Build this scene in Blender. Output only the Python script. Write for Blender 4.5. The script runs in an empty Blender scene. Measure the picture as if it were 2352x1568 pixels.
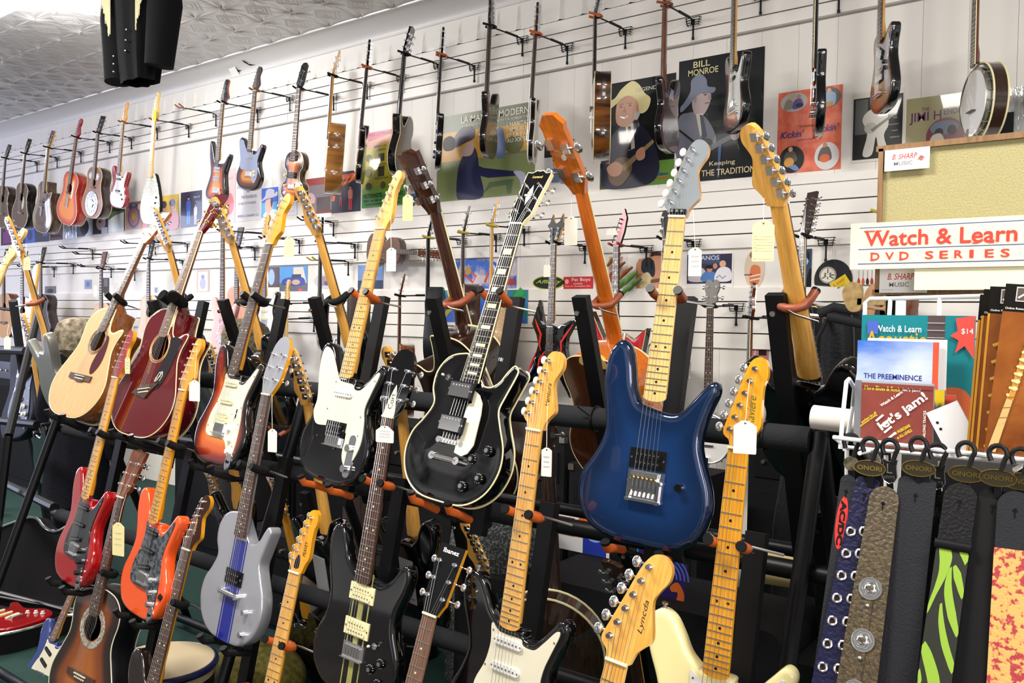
import bpy, math, random
import numpy as np
from mathutils import Vector, Matrix
from mathutils.geometry import delaunay_2d_cdt
random.seed(7)
SC = bpy.context.scene
COL = SC.collection
R = math.radians
# ------------------------------------------------------------------ camera
F_PX, YAW, PITCH, ROLL, CX, CY = 1982.4, R(37.54), R(-1.495), R(1.012), 1176, 784
CAM = Vector((0, 0, 1.65))
_f = Vector((-math.sin(YAW)*math.cos(PITCH), math.cos(YAW)*math.cos(PITCH), math.sin(PITCH)))
_r0 = Vector((math.cos(YAW), math.sin(YAW), 0)); _u0 = _r0.cross(_f)
_r = math.cos(ROLL)*_r0 + math.sin(ROLL)*_u0
_u = -math.sin(ROLL)*_r0 + math.cos(ROLL)*_u0
cam = bpy.data.objects.new('camera', bpy.data.cameras.new('camera')); COL.objects.link(cam)
cam.matrix_world = Matrix(((_r.x, _u.x, -_f.x, CAM.x), (_r.y, _u.y, -_f.y, CAM.y), (_r.z, _u.z, -_f.z, CAM.z), (0, 0, 0, 1)))
cam.data.sensor_width = 36; cam.data.lens = 36*F_PX/2352; cam.data.clip_start = .05
SC.camera = cam
# ------------------------------------------------------------------ view, world, lights
SC.view_settings.view_transform = 'Standard'; SC.view_settings.look = 'None'
SC.view_settings.gamma = 1; SC.view_settings.use_curve_mapping = False
SC.view_settings.exposure = 0.72
w = bpy.data.worlds.new('room_light'); SC.world = w; w.use_nodes = True
_nt = w.node_tree; _bg = _nt.nodes['Background']; _bg.inputs[1].default_value = .30     # stands for the unseen shop: noise patches added for contrast in reflections
_tc = _nt.nodes.new('ShaderNodeTexCoord'); _nz = _nt.nodes.new('ShaderNodeTexNoise'); _nz.inputs['Scale'].default_value = 2.6; _nz.inputs['Detail'].default_value = 4
_cr = _nt.nodes.new('ShaderNodeValToRGB'); _cr.color_ramp.elements[0].position = .40; _cr.color_ramp.elements[0].color = (.10, .10, .11, 1)
_cr.color_ramp.elements[1].position = .60; _cr.color_ramp.elements[1].color = (1.8, 1.75, 1.68, 1)
_nt.links.new(_tc.outputs['Generated'], _nz.inputs['Vector']); _nt.links.new(_nz.outputs['Fac'], _cr.inputs['Fac']); _nt.links.new(_cr.outputs['Color'], _bg.inputs[0])
def area(name, loc, target, sx, sy, power, col):
    l = bpy.data.lights.new(name, 'AREA'); l.shape = 'RECTANGLE'; l.size = sx; l.size_y = sy; l.energy = power; l.color = col
    o = bpy.data.objects.new(name, l); COL.objects.link(o); o.location = loc
    o.rotation_euler = (Vector(target)-Vector(loc)).to_track_quat('-Z', 'Y').to_euler()
    return o
area('storefront_daylight', (-13.5, .55, 2.2), (-7, 3.6, 2.2), 1.5, 2.8, 105, (.62, .68, 1))
for i, (x, y) in enumerate([(1.2, .9), (-1.9, .5), (-5.0, .7), (-8.2, 1.0)]):
    area('ceiling_lamp_light', (x, y, 3.7), (x, y+.5, 0), 1.3, .35, 78, (1, .96, .9))
area('front_right_light', (2.8, -2.6, 2.3), (-1.8, 2.6, 1.4), 2.6, 2.0, 75, (1, .95, .95))  # broad area light behind the camera on the right, aimed at the rack

# ------------------------------------------------------------------ pixel -> world
def ray(px, py): return _r*((px-CX)/F_PX) - _u*((py-CY)/F_PX) + _f
def at(px, py, y):
    d = ray(px, py); return CAM + d*(y/d.y)
def onx(px, py, x):
    d = ray(px, py); return CAM + d*(x/d.x)
def onz(px, py, z):
    d = ray(px, py); return CAM + d*((z-CAM.z)/d.z)
def proj(P):
    q = Vector(P)-CAM; k = F_PX/q.dot(_f); return CX+k*q.dot(_r), CY-k*q.dot(_u)

# ------------------------------------------------------------------ materials
def lin(h):
    h = h.lstrip('#'); c = [int(h[i:i+2], 16)/255 for i in (0, 2, 4)]
    return tuple((x/12.92 if x <= .04045 else ((x+.055)/1.055)**2.4) for x in c)+(1,)
_MC = {}
def mat(h, rough=.5, metal=0., coat=0., bump=0., bscale=60., emit=0., trans=0.):
    k = (h, rough, metal, coat, bump, bscale, emit, trans)
    if k in _MC: return _MC[k]
    m = bpy.data.materials.new('paint_'+h.strip('#')); m.use_nodes = True; nt = m.node_tree; b = nt.nodes['Principled BSDF']
    b.inputs['Base Color'].default_value = lin(h); b.inputs['Roughness'].default_value = rough; b.inputs['Metallic'].default_value = metal
    b.inputs['Coat Weight'].default_value = coat; b.inputs['Coat Roughness'].default_value = .04
    if rough > .34 and not metal and max(lin(h)[:3]) < .035: b.inputs['Specular IOR Level'].default_value = .22
    if trans: b.inputs['Transmission Weight'].default_value = trans
    if emit: b.inputs['Emission Color'].default_value = lin(h); b.inputs['Emission Strength'].default_value = emit
    if bump:
        n = nt.nodes.new('ShaderNodeTexNoise'); n.inputs['Scale'].default_value = bscale; n.inputs['Detail'].default_value = 3
        t = nt.nodes.new('ShaderNodeTexCoord'); nt.links.new(t.outputs['Object'], n.inputs['Vector'])
        u = nt.nodes.new('ShaderNodeBump'); u.inputs['Strength'].default_value = bump; u.inputs['Distance'].default_value = .01
        nt.links.new(n.outputs['Fac'], u.inputs['Height']); nt.links.new(u.outputs['Normal'], b.inputs['Normal'])
    _MC[k] = m; return m
def wood(h1, h2, rough=.3, coat=.4, stretch=12., scale=14.):
    k = ('w', h1, h2, rough, coat, stretch, scale)
    if k in _MC: return _MC[k]
    m = bpy.data.materials.new('wood_'+h1.strip('#')); m.use_nodes = True; nt = m.node_tree; b = nt.nodes['Principled BSDF']
    t = nt.nodes.new('ShaderNodeTexCoord'); mp = nt.nodes.new('ShaderNodeMapping'); mp.inputs['Scale'].default_value = (stretch, stretch, 1)
    n = nt.nodes.new('ShaderNodeTexNoise'); n.inputs['Scale'].default_value = scale; n.inputs['Detail'].default_value = 4
    r = nt.nodes.new('ShaderNodeValToRGB'); r.color_ramp.elements[0].color = lin(h1); r.color_ramp.elements[1].color = lin(h2)
    r.color_ramp.elements[0].position = .35; r.color_ramp.elements[1].position = .68
    nt.links.new(t.outputs['Object'], mp.inputs['Vector']); nt.links.new(mp.outputs[0], n.inputs['Vector'])
    nt.links.new(n.outputs['Fac'], r.inputs['Fac']); nt.links.new(r.outputs['Color'], b.inputs['Base Color'])
    b.inputs['Roughness'].default_value = rough; b.inputs['Coat Weight'].default_value = coat; b.inputs['Coat Roughness'].default_value = .05
    _MC[k] = m; return m
def burst(stops, rough=.2, coat=1., metal=0.):
    """lacquer that changes colour with the distance (m) from the body's rim; stops = [(metres, hex)...]"""
    k = ('b', tuple(stops), rough, coat, metal)
    if k in _MC: return _MC[k]
    m = bpy.data.materials.new('sunburst_lacquer'); m.use_nodes = True; nt = m.node_tree; b = nt.nodes['Principled BSDF']
    a = nt.nodes.new('ShaderNodeAttribute'); a.attribute_name = 'rim'
    mu = nt.nodes.new('ShaderNodeMath'); mu.operation = 'MULTIPLY'; mu.inputs[1].default_value = 5
    r = nt.nodes.new('ShaderNodeValToRGB'); cr = r.color_ramp; cr.interpolation = 'EASE'
    cr.elements[0].position = stops[0][0]*5; cr.elements[0].color = lin(stops[0][1])
    cr.elements[1].position = stops[-1][0]*5; cr.elements[1].color = lin(stops[-1][1])
    for d, h in stops[1:-1]: e = cr.elements.new(d*5); e.color = lin(h)
    nt.links.new(a.outputs['Fac'], mu.inputs[0]); nt.links.new(mu.outputs[0], r.inputs['Fac']); nt.links.new(r.outputs['Color'], b.inputs['Base Color'])
    b.inputs['Roughness'].default_value = rough; b.inputs['Coat Weight'].default_value = coat; b.inputs['Coat Roughness'].default_value = .04; b.inputs['Metallic'].default_value = metal
    _MC[k] = m; return m
def noisy(h1, h2, scale=30., rough=.4, coat=0., lo=.4, hi=.6, metal=0., vec=(1, 1, 1), bump=0.):
    k = ('n', h1, h2, scale, rough, coat, lo, hi, metal, vec, bump)
    if k in _MC: return _MC[k]
    m = bpy.data.materials.new('mottled_'+h1.strip('#')); m.use_nodes = True; nt = m.node_tree; b = nt.nodes['Principled BSDF']
    t = nt.nodes.new('ShaderNodeTexCoord'); mp = nt.nodes.new('ShaderNodeMapping'); mp.inputs['Scale'].default_value = vec
    n = nt.nodes.new('ShaderNodeTexNoise'); n.inputs['Scale'].default_value = scale; n.inputs['Detail'].default_value = 5
    r = nt.nodes.new('ShaderNodeValToRGB'); r.color_ramp.elements[0].color = lin(h1); r.color_ramp.elements[1].color = lin(h2)
    r.color_ramp.elements[0].position = lo; r.color_ramp.elements[1].position = hi
    nt.links.new(t.outputs['Object'], mp.inputs[0]); nt.links.new(mp.outputs[0], n.inputs['Vector'])
    nt.links.new(n.outputs['Fac'], r.inputs['Fac']); nt.links.new(r.outputs['Color'], b.inputs['Base Color'])
    b.inputs['Roughness'].default_value = rough; b.inputs['Coat Weight'].default_value = coat; b.inputs['Metallic'].default_value = metal
    if bump:
        u = nt.nodes.new('ShaderNodeBump'); u.inputs['Strength'].default_value = bump; u.inputs['Distance'].default_value = .01
        nt.links.new(n.outputs['Fac'], u.inputs['Height']); nt.links.new(u.outputs['Normal'], b.inputs['Normal'])
    _MC[k] = m; return m

CHROME = mat('#ececee', .16, 1.); GOLD = mat('#d8b45a', .2, 1.); STEEL = mat('#b9b9b6', .3, 1.)
BLACKM = mat('#0d0d0f', .42); FOAM = mat('#222326', .9, bump=.3, bscale=300.); BLACKG = mat('#08080a', .1, coat=1.)
BLACKP = mat('#101012', .35); CREAM = mat('#efe3b0', .3, coat=.3); IVORY = mat('#ddd7bf', .3, coat=.3); WHITEP = mat('#dddcd6', .3, coat=.3)
MAPLE = wood('#d99a3e', '#e6b25c', .3, .5); MAPLEL = wood('#e6b868', '#efcb86', .32, .4); AMBER = wood('#dc9218', '#e8a62c', .22, .9)
ROSE = wood('#3a2620', '#55392c', .45, .1); ROSEL = wood('#6a4a3a', '#7d5b49', .45, .1); EBONY = mat('#1d1a19', .35)
MAHOG = wood('#5a2c14', '#7a4020', .25, .8); WALNUT = wood('#2a130c', '#43200f', .2, .9); ORANGEW = wood('#b4570f', '#cc6d18', .18, 1.)
NICKEL = mat('#cfccc0', .3, 1.); TAGW = mat('#f3ecdb', .7); TAGY = mat('#f0e3a4', .7); TWINE = mat('#e8e0cc', .8)
RUBOR = mat('#c05a1e', .5, bump=.1); RUBBR = mat('#8a4424', .45); RUBBK = mat('#141414', .7, bump=.3, bscale=200.)

# ------------------------------------------------------------------ mesh builder
class MB:
    def __init__(s): s.v = []; s.f = []; s.mi = []; s.m = []; s.T = None
    def _m(s, m):
        if m not in s.m: s.m.append(m)
        return s.m.index(m)
    def add(s, vs, fs, m):
        o = len(s.v); k = s._m(m)
        if s.T is not None: vs = [tuple(s.T @ Vector(v)) for v in vs]
        s.v += [tuple(v) for v in vs]; s.f += [tuple(i+o for i in f) for f in fs]; s.mi += [k]*len(fs); return s
    def box(s, c, d, m, rot=None, taper=1.):
        x, y, z = d[0]/2, d[1]/2, d[2]/2; vs = []
        for sz in (-1, 1):
            t = taper if sz > 0 else 1
            vs += [Vector((sx*x*t, sy*y*t, sz*z)) for sx, sy in ((-1, -1), (1, -1), (1, 1), (-1, 1))]
        if rot is not None: vs = [rot @ v for v in vs]
        vs = [v+Vector(c) for v in vs]
        return s.add(vs, [(0, 3, 2, 1), (4, 5, 6, 7), (0, 1, 5, 4), (1, 2, 6, 5), (2, 3, 7, 6), (3, 0, 4, 7)], m)
    def tube(s, pts, r, m, n=8, cap=True, closed=False, flat=None):
        P = [Vector(p) for p in pts]; N = len(P); rs = r if isinstance(r, (list, tuple)) else [r]*N
        vs = []; prev = None
        for i in range(N):
            a = P[(i-1) % N] if (closed or i > 0) else P[i]; b = P[(i+1) % N] if (closed or i < N-1) else P[i]
            t = (b-a); t = t.normalized() if t.length > 1e-9 else Vector((0, 0, 1))
            if prev is None: q = Vector((0, 1, 0)) if abs(t.y) < .9 else Vector((1, 0, 0))
            else: q = prev
            u = (q - t*q.dot(t))
            if u.length < 1e-6: u = t.orthogonal()
            u.normalize(); w_ = t.cross(u); prev = u
            for k in range(n):
                an = 2*math.pi*k/n; vs.append(P[i]+(u*math.cos(an)*(flat or 1)+w_*math.sin(an))*rs[i])
        fs = []; M_ = N if closed else N-1
        for i in range(M_):
            j = (i+1) % N
            for k in range(n): l = (k+1) % n; fs.append((i*n+k, i*n+l, j*n+l, j*n+k))
        if cap and not closed: fs += [tuple(range(n))[::-1], tuple((N-1)*n+k for k in range(n))]
        return s.add(vs, fs, m)
    def cyl(s, a, b, r, m, n=16, r2=None): return s.tube([a, b], [r, r if r2 is None else r2], m, n)
    def sph(s, c, r, m, n=12, k=8):
        rx, ry, rz = (r, r, r) if not isinstance(r, (tuple, list)) else r
        vs = []; fs = []
        for i in range(k+1):
            th = math.pi*i/k
            for j in range(n):
                ph = 2*math.pi*j/n; vs.append((c[0]+rx*math.sin(th)*math.cos(ph), c[1]+ry*math.sin(th)*math.sin(ph), c[2]+rz*math.cos(th)))
        for i in range(k):
            for j in range(n): l = (j+1) % n; fs.append((i*n+j, i*n+l, (i+1)*n+l, (i+1)*n+j)[::-1])
        return s.add(vs, fs, m)
    def prism(s, poly, y0, y1, m, msides=None, mback=None):
        """polygon in x,z between y0 (front) and y1"""
        poly = list(poly); n = len(poly)
        if sum(poly[i][0]*poly[(i+1) % n][1]-poly[(i+1) % n][0]*poly[i][1] for i in range(n)) < 0: poly = poly[::-1]
        vs = [(p[0], y0, p[1]) for p in poly]+[(p[0], y1, p[1]) for p in poly]
        s.add(vs, [tuple(range(n))], m); s.add(vs, [tuple(range(n, 2*n))[::-1]], mback or m)
        return s.add(vs, [(i, i+n, (i+1) % n+n, (i+1) % n) for i in range(n)], msides or m)
    def disc(s, c, rx, rz, m, y=None, n=28, a0=0, a1=360):
        full = (a1-a0) >= 360; N = n if full else n+1
        pts = [(c[0]+rx*math.cos(R(a0+(a1-a0)*i/n)), c[1], c[2]+rz*math.sin(R(a0+(a1-a0)*i/n))) for i in range(N)]
        return s.add(pts, [tuple(range(N))], m)
    def text(s, t, m, o, h, w_=None, ux=(1, 0, 0), uz=(0, 0, 1), bold=0., shear=0., align='l', font=None):
        k = (t, bold, shear)
        if k not in _TC:
            c = bpy.data.curves.new('t', 'FONT'); c.body = t; c.size = 1; c.offset = bold; c.shear = shear; c.resolution_u = 3
            ob = bpy.data.objects.new('t', c); me = bpy.data.meshes.new_from_object(ob)
            vv = [(v.co.x, v.co.y) for v in me.vertices]; ff = [tuple(p.vertices) for p in me.polygons]
            bpy.data.objects.remove(ob); bpy.data.curves.remove(c); bpy.data.meshes.remove(me); _TC[k] = (vv, ff)
        vv, ff = _TC[k]
        if not vv: return s
        x0 = min(v[0] for v in vv); x1 = max(v[0] for v in vv); z0 = min(v[1] for v in vv); z1 = max(v[1] for v in vv)
        sz = h/max(z1-z0, 1e-6); sx = (w_/(x1-x0)) if w_ else sz
        ux = Vector(ux); uz = Vector(uz); o = Vector(o); off = 0 if align == 'l' else -(x1-x0)*sx/2
        return s.add([o+ux*((v[0]-x0)*sx+off)+uz*((v[1]-z0)*sz) for v in vv], ff, m)
    def mesh(s, name, smooth=38):
        me = bpy.data.meshes.new(name); me.from_pydata(s.v, [], s.f)
        for m in s.m: me.materials.append(m)
        me.polygons.foreach_set('material_index', s.mi)
        if smooth:
            me.polygons.foreach_set('use_smooth', [True]*len(s.f)); me.set_sharp_from_angle(angle=R(smooth))
        me.update(); return me
_TC = {}
def tag(o, label=None, cat=None, group=None, kind=None):
    if label: o['label'] = label
    if cat: o['category'] = cat
    if group: o['group'] = group
    if kind: o['kind'] = kind
    return o
def ob(name, me, parent=None, M=None, label=None):
    if isinstance(me, MB): me = me.mesh(name)
    o = bpy.data.objects.new(name, me); COL.objects.link(o)
    if parent is not None: o.parent = parent
    if M is not None: o.matrix_local = M
    if label: o['label'] = label
    return o
def empty(name, M, label, cat, group=None):
    o = bpy.data.objects.new(name, None); COL.objects.link(o); o.matrix_world = M; o.empty_display_size = .05
    return tag(o, label, cat, group)
def spline(P, n=8, closed=True):
    P = [Vector((p[0], p[1])) for p in P]; N = len(P); out = []
    for i in range(N if closed else N-1):
        if closed: a, b, c, d = P[(i-1) % N], P[i], P[(i+1) % N], P[(i+2) % N]
        else: a, b, c, d = P[max(i-1, 0)], P[i], P[i+1], P[min(i+2, N-1)]
        for k in range(n):
            t = k/n
            out.append(tuple(.5*((2*b)+(c-a)*t+(2*a-5*b+4*c-d)*t*t+(3*b-a-3*c+d)*t**3)))
    if not closed: out.append(tuple(P[-1]))
    return out
def structure(name, me, **k):
    o = ob(name, me); o['kind'] = 'structure'; return o
# ------------------------------------------------------------------ guitar outlines (front view, x right, z up from the butt)
BODY = {
 'strat': [(0, 0), (.07, .003), (.125, .028), (.156, .085), (.155, .135), (.128, .19), (.118, .235), (.134, .285), (.150, .325), (.155, .350), (.148, .366), (.130, .369), (.106, .342), (.080, .312), (.058, .300), (.036, .303), (.030, .318), (-.030, .318), (-.040, .322), (-.064, .343), (-.084, .378), (-.106, .408), (-.133, .419), (-.155, .405), (-.161, .375), (-.152, .33), (-.130, .275), (-.122, .235), (-.138, .185), (-.163, .13), (-.158, .07), (-.12, .02), (-.06, .002)],
 'blue': [(0, 0), (.08, .004), (.138, .04), (.162, .10), (.158, .155), (.135, .215), (.122, .26), (.126, .305), (.138, .35), (.149, .384), (.142, .407), (.122, .405), (.092, .368), (.064, .332), (.034, .322), (-.030, .335), (-.044, .348), (-.058, .38), (-.068, .43), (-.082, .472), (-.108, .486), (-.134, .456), (-.142, .39), (-.131, .32), (-.124, .26), (-.142, .205), (-.172, .15), (-.172, .085), (-.135, .028), (-.07, .003)],
 'lp': [(0, 0), (.08, .006), (.138, .045), (.165, .105), (.160, .165), (.130, .222), (.112, .262), (.120, .30), (.134, .345), (.139, .372), (.124, .385), (.106, .364), (.090, .336), (.068, .320), (.044, .318), (.030, .328), (-.030, .392), (-.062, .398), (-.108, .382), (-.135, .34), (-.134, .292), (-.115, .25), (-.134, .205), (-.163, .16), (-.167, .10), (-.138, .042), (-.08, .006)],
 'tele': [(0, 0), (.08, .006), (.135, .04), (.158, .10), (.150, .16), (.122, .215), (.115, .255), (.135, .30), (.150, .345), (.140, .368), (.118, .358), (.09, .325), (.06, .31), (.034, .315), (-.030, .345), (-.05, .37), (-.09, .392), (-.135, .38), (-.152, .335), (-.132, .275), (-.122, .235), (-.138, .185), (-.160, .13), (-.155, .06), (-.11, .015), (-.05, .002)],
 'dread': [(0, 0), (.09, .006), (.155, .04), (.195, .10), (.198, .165), (.165, .24), (.138, .30), (.136, .345), (.147, .40), (.138, .45), (.10, .485), (.05, .498), (0, .5), (-.05, .498), (-.10, .485), (-.138, .45), (-.147, .40), (-.136, .345), (-.138, .30), (-.165, .24), (-.198, .165), (-.195, .10), (-.155, .04), (-.09, .006)],
 'dreadcut': [(0, 0), (.09, .006), (.155, .04), (.195, .10), (.198, .165), (.165, .24), (.138, .30), (.136, .345), (.150, .392), (.146, .41), (.12, .405), (.088, .39), (.055, .398), (.038, .43), (.030, .47), (.026, .498), (0, .5), (-.05, .498), (-.10, .485), (-.138, .45), (-.147, .40), (-.136, .345), (-.138, .30), (-.165, .24), (-.198, .165), (-.195, .10), (-.155, .04), (-.09, .006)],
 'dc': [(0, 0), (.07, .004), (.13, .03), (.158, .09), (.155, .15), (.13, .21), (.125, .26), (.145, .32), (.155, .37), (.142, .40), (.118, .39), (.09, .35), (.06, .33), (.034, .33), (-.030, .34), (-.05, .35), (-.075, .375), (-.095, .42), (-.118, .455), (-.145, .45), (-.158, .41), (-.148, .34), (-.128, .27), (-.13, .21), (-.155, .15), (-.158, .08), (-.12, .025), (-.06, .003)],
 'offset': [(.02, 0), (.09, .01), (.135, .05), (.15, .11), (.13, .18), (.108, .24), (.110, .29), (.128, .335), (.130, .365), (.112, .378), (.075, .368), (.04, .345), (-.03, .345), (-.05, .36), (-.08, .375), (-.11, .36), (-.115, .32), (-.105, .25), (-.12, .19), (-.145, .12), (-.14, .06), (-.10, .02), (-.04, .001)],
 'tear': [(0, 0), (.07, .006), (.12, .05), (.14, .12), (.13, .20), (.10, .29), (.065, .36), (.035, .40), (-.035, .40), (-.065, .36), (-.10, .29), (-.13, .20), (-.14, .12), (-.12, .05), (-.07, .006)],
 'violin': [(0, 0), (.07, .006), (.125, .04), (.135, .09), (.12, .135), (.095, .155), (.078, .195), (.085, .235), (.108, .26), (.112, .31), (.09, .36), (.04, .385), (-.04, .385), (-.09, .36), (-.112, .31), (-.108, .26), (-.085, .235), (-.078, .195), (-.095, .155), (-.12, .135), (-.135, .09), (-.125, .04), (-.07, .006)],
 'horn': [(0, .01), (.07, .0), (.12, .03), (.13, .09), (.11, .17), (.10, .24), (.125, .31), (.145, .365), (.135, .39), (.11, .36), (.08, .32), (.045, .31), (-.035, .31), (-.055, .33), (-.085, .40), (-.115, .47), (-.13, .485), (-.14, .45), (-.13, .36), (-.105, .27), (-.10, .21), (-.125, .14), (-.145, .08), (-.13, .02), (-.07, .0)],
}
BODY_SHARP = {
 'warlock': [(0, .09), (.03, .05), (.12, -.06), (.155, -.11), (.16, -.03), (.135, .09), (.11, .17), (.115, .24), (.16, .31), (.215, .37), (.15, .345), (.08, .315), (.045, .30), (.035, .30), (-.03, .32), (-.05, .31), (-.08, .33), (-.105, .40), (-.115, .455), (-.15, .36), (-.17, .31), (-.13, .25), (-.11, .19), (-.14, .10), (-.20, -.01), (-.235, -.08), (-.15, -.04), (-.05, .05)],
 'beast': [(0, .05), (.13, -.06), (.10, .08), (.20, .20), (.23, .33), (.13, .26), (.05, .30), (-.03, .30), (-.10, .26), (-.20, .42), (-.17, .25), (-.10, .12), (-.15, -.05)],
}
HEAD = {  # outline relative to the nut; posts (x, z); button side -1 / +1
 'strat': dict(o=[(-.021, 0), (-.024, .012), (-.037, .028), (-.030, .055), (-.014, .105), (-.002, .145), (.008, .170), (.022, .186), (.040, .186), (.054, .172), (.055, .150), (.045, .132), (.036, .112), (.041, .085), (.047, .062), (.048, .046), (.038, .034), (.027, .02), (.021, 0)], p=[(-.022+.0078*i, .036+.0255*i, -1) for i in range(6)], t=.015, ang=0, drop=.004, top=.187),
 'tele': dict(o=[(-.021, 0), (-.024, .012), (-.032, .028), (-.024, .06), (-.008, .125), (.002, .165), (.014, .187), (.032, .186), (.040, .168), (.033, .148), (.026, .12), (.030, .085), (.036, .055), (.034, .032), (.025, .014), (.021, 0)], p=[(-.019+.0072*i, .036+.0255*i, -1) for i in range(6)], t=.015, ang=0, drop=.004, top=.187),
 'peavey': dict(o=[(-.021, 0), (-.023, .014), (-.036, .03), (-.022, .08), (-.004, .145), (.008, .178), (.026, .188), (.040, .178), (.044, .15), (.038, .128), (.038, .09), (.040, .05), (.030, .028), (.021, 0)], p=[(-.021+.0078*i, .036+.0255*i, -1) for i in range(6)], t=.015, ang=0, drop=.004, top=.187),
 'fang': dict(o=[(-.021, 0), (-.028, .02), (-.034, .04), (-.02, .08), (-.01, .13), (.004, .175), (.03, .19), (.055, .18), (.05, .15), (.045, .12), (.056, .075), (.07, .05), (.045, .03), (.021, 0)], p=[(-.020+.0078*i, .038+.0255*i, -1) for i in range(6)], t=.015, ang=0, drop=.004, top=.19),
 'lp': dict(o=[(-.021, 0), (-.024, .012), (-.036, .032), (-.037, .09), (-.042, .165), (-.041, .178), (-.024, .176), (-.010, .185), (0, .182), (.010, .185), (.024, .176), (.041, .178), (.042, .165), (.037, .09), (.036, .032), (.024, .012), (.021, 0)], p=[(sx*.0245, .045+.042*i, sx) for sx in (-1, 1) for i in range(3)], t=.014, ang=-12, drop=0, top=.185),
 'flat': dict(o=[(-.021, 0), (-.026, .014), (-.034, .032), (-.038, .18), (.038, .18), (.034, .032), (.026, .014), (.021, 0)], p=[(sx*.024, .045+.045*i, sx) for sx in (-1, 1) for i in range(3)], t=.014, ang=-12, drop=0, top=.18),
 'point': dict(o=[(-.021, 0), (-.03, .03), (-.045, .075), (-.036, .16), (-.016, .188), (.016, .188), (.036, .16), (.045, .075), (.03, .03), (.021, 0)], p=[(sx*.026, .045+.042*i, sx) for sx in (-1, 1) for i in range(3)], t=.014, ang=-10, drop=0, top=.188),
 'taper': dict(o=[(-.021, 0), (-.038, .035), (-.047, .07), (-.043, .15), (-.028, .185), (-.01, .195), (.012, .195), (.030, .178), (.043, .145), (.047, .07), (.038, .035), (.021, 0)], p=[(sx*.027, .05+.042*i, sx) for sx in (-1, 1) for i in range(3)], t=.014, ang=-10, drop=0, top=.195),
 'bass': dict(o=[(-.022, 0), (-.03, .02), (-.047, .05), (-.045, .14), (-.042, .205), (-.046, .222), (-.022, .25), (.018, .252), (.046, .222), (.042, .205), (.045, .14), (.047, .05), (.03, .02), (.022, 0)], p=[(-.024, .06, -1), (-.024, .15, -1), (.024, .075, 1), (.024, .165, 1)], t=.016, ang=-12, drop=0, top=.252),
 'twelve': dict(o=[(-.023, 0), (-.032, .03), (-.036, .23), (.036, .23), (.032, .03), (.023, 0)], p=[(sx*.022, .04+.031*i, sx) for sx in (-1, 1) for i in range(6)], t=.014, ang=-12, drop=0, top=.23),
 'warlock': dict(o=[(-.021, 0), (-.036, .04), (-.045, .09), (-.070, .115), (-.052, .135), (-.040, .185), (-.024, .14), (0, .125), (.024, .14), (.040, .185), (.052, .135), (.070, .115), (.045, .09), (.036, .04), (.021, 0)], p=[(sx*.026, .035+.03*i, sx) for sx in (-1, 1) for i in range(3)], t=.014, ang=-10, drop=0, top=.185),
 'beast': dict(o=[(-.021, 0), (-.028, .03), (-.012, .10), (.004, .17), (.022, .215), (.05, .16), (.045, .08), (.03, .02), (.021, 0)], p=[(-.020+.0062*i, .036+.0235*i, -1) for i in range(6)], t=.014, ang=-10, drop=0, top=.215),
 'banjo': dict(o=[(-.018, 0), (-.022, .02), (-.036, .045), (-.03, .07), (-.04, .10), (-.036, .135), (-.02, .15), (0, .135), (.02, .15), (.036, .135), (.04, .10), (.03, .07), (.036, .045), (.022, .02), (.018, 0)], p=[(-.024, .055, -1), (-.026, .11, -1), (.024, .055, 1), (.026, .11, 1)], t=.014, ang=-10, drop=0, top=.15),
}
def inpoly(P, X, Z):
    P = np.array(P); n = len(P); c = np.zeros(len(X), bool); j = n-1
    for i in range(n):
        xi, zi = P[i]; xj, zj = P[j]
        m = ((zi > Z) != (zj > Z))
        with np.errstate(divide='ignore', invalid='ignore'):
            c ^= m & (X < (xj-xi)*(Z-zi)/(zj-zi+1e-12)+xi)
        j = i
    return c
def dist(P, X, Z):
    P = np.array(P); A = P; B = np.roll(P, -1, 0); D = B-A; L = (D**2).sum(1)+1e-12
    Q = np.stack([X, Z], 1)[:, None, :]; t = np.clip(((Q-A)*D).sum(2)/L, 0, 1)
    return np.sqrt((((A+D*t[..., None])-Q)**2).sum(2)).min(1)
_BC = {}
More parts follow.
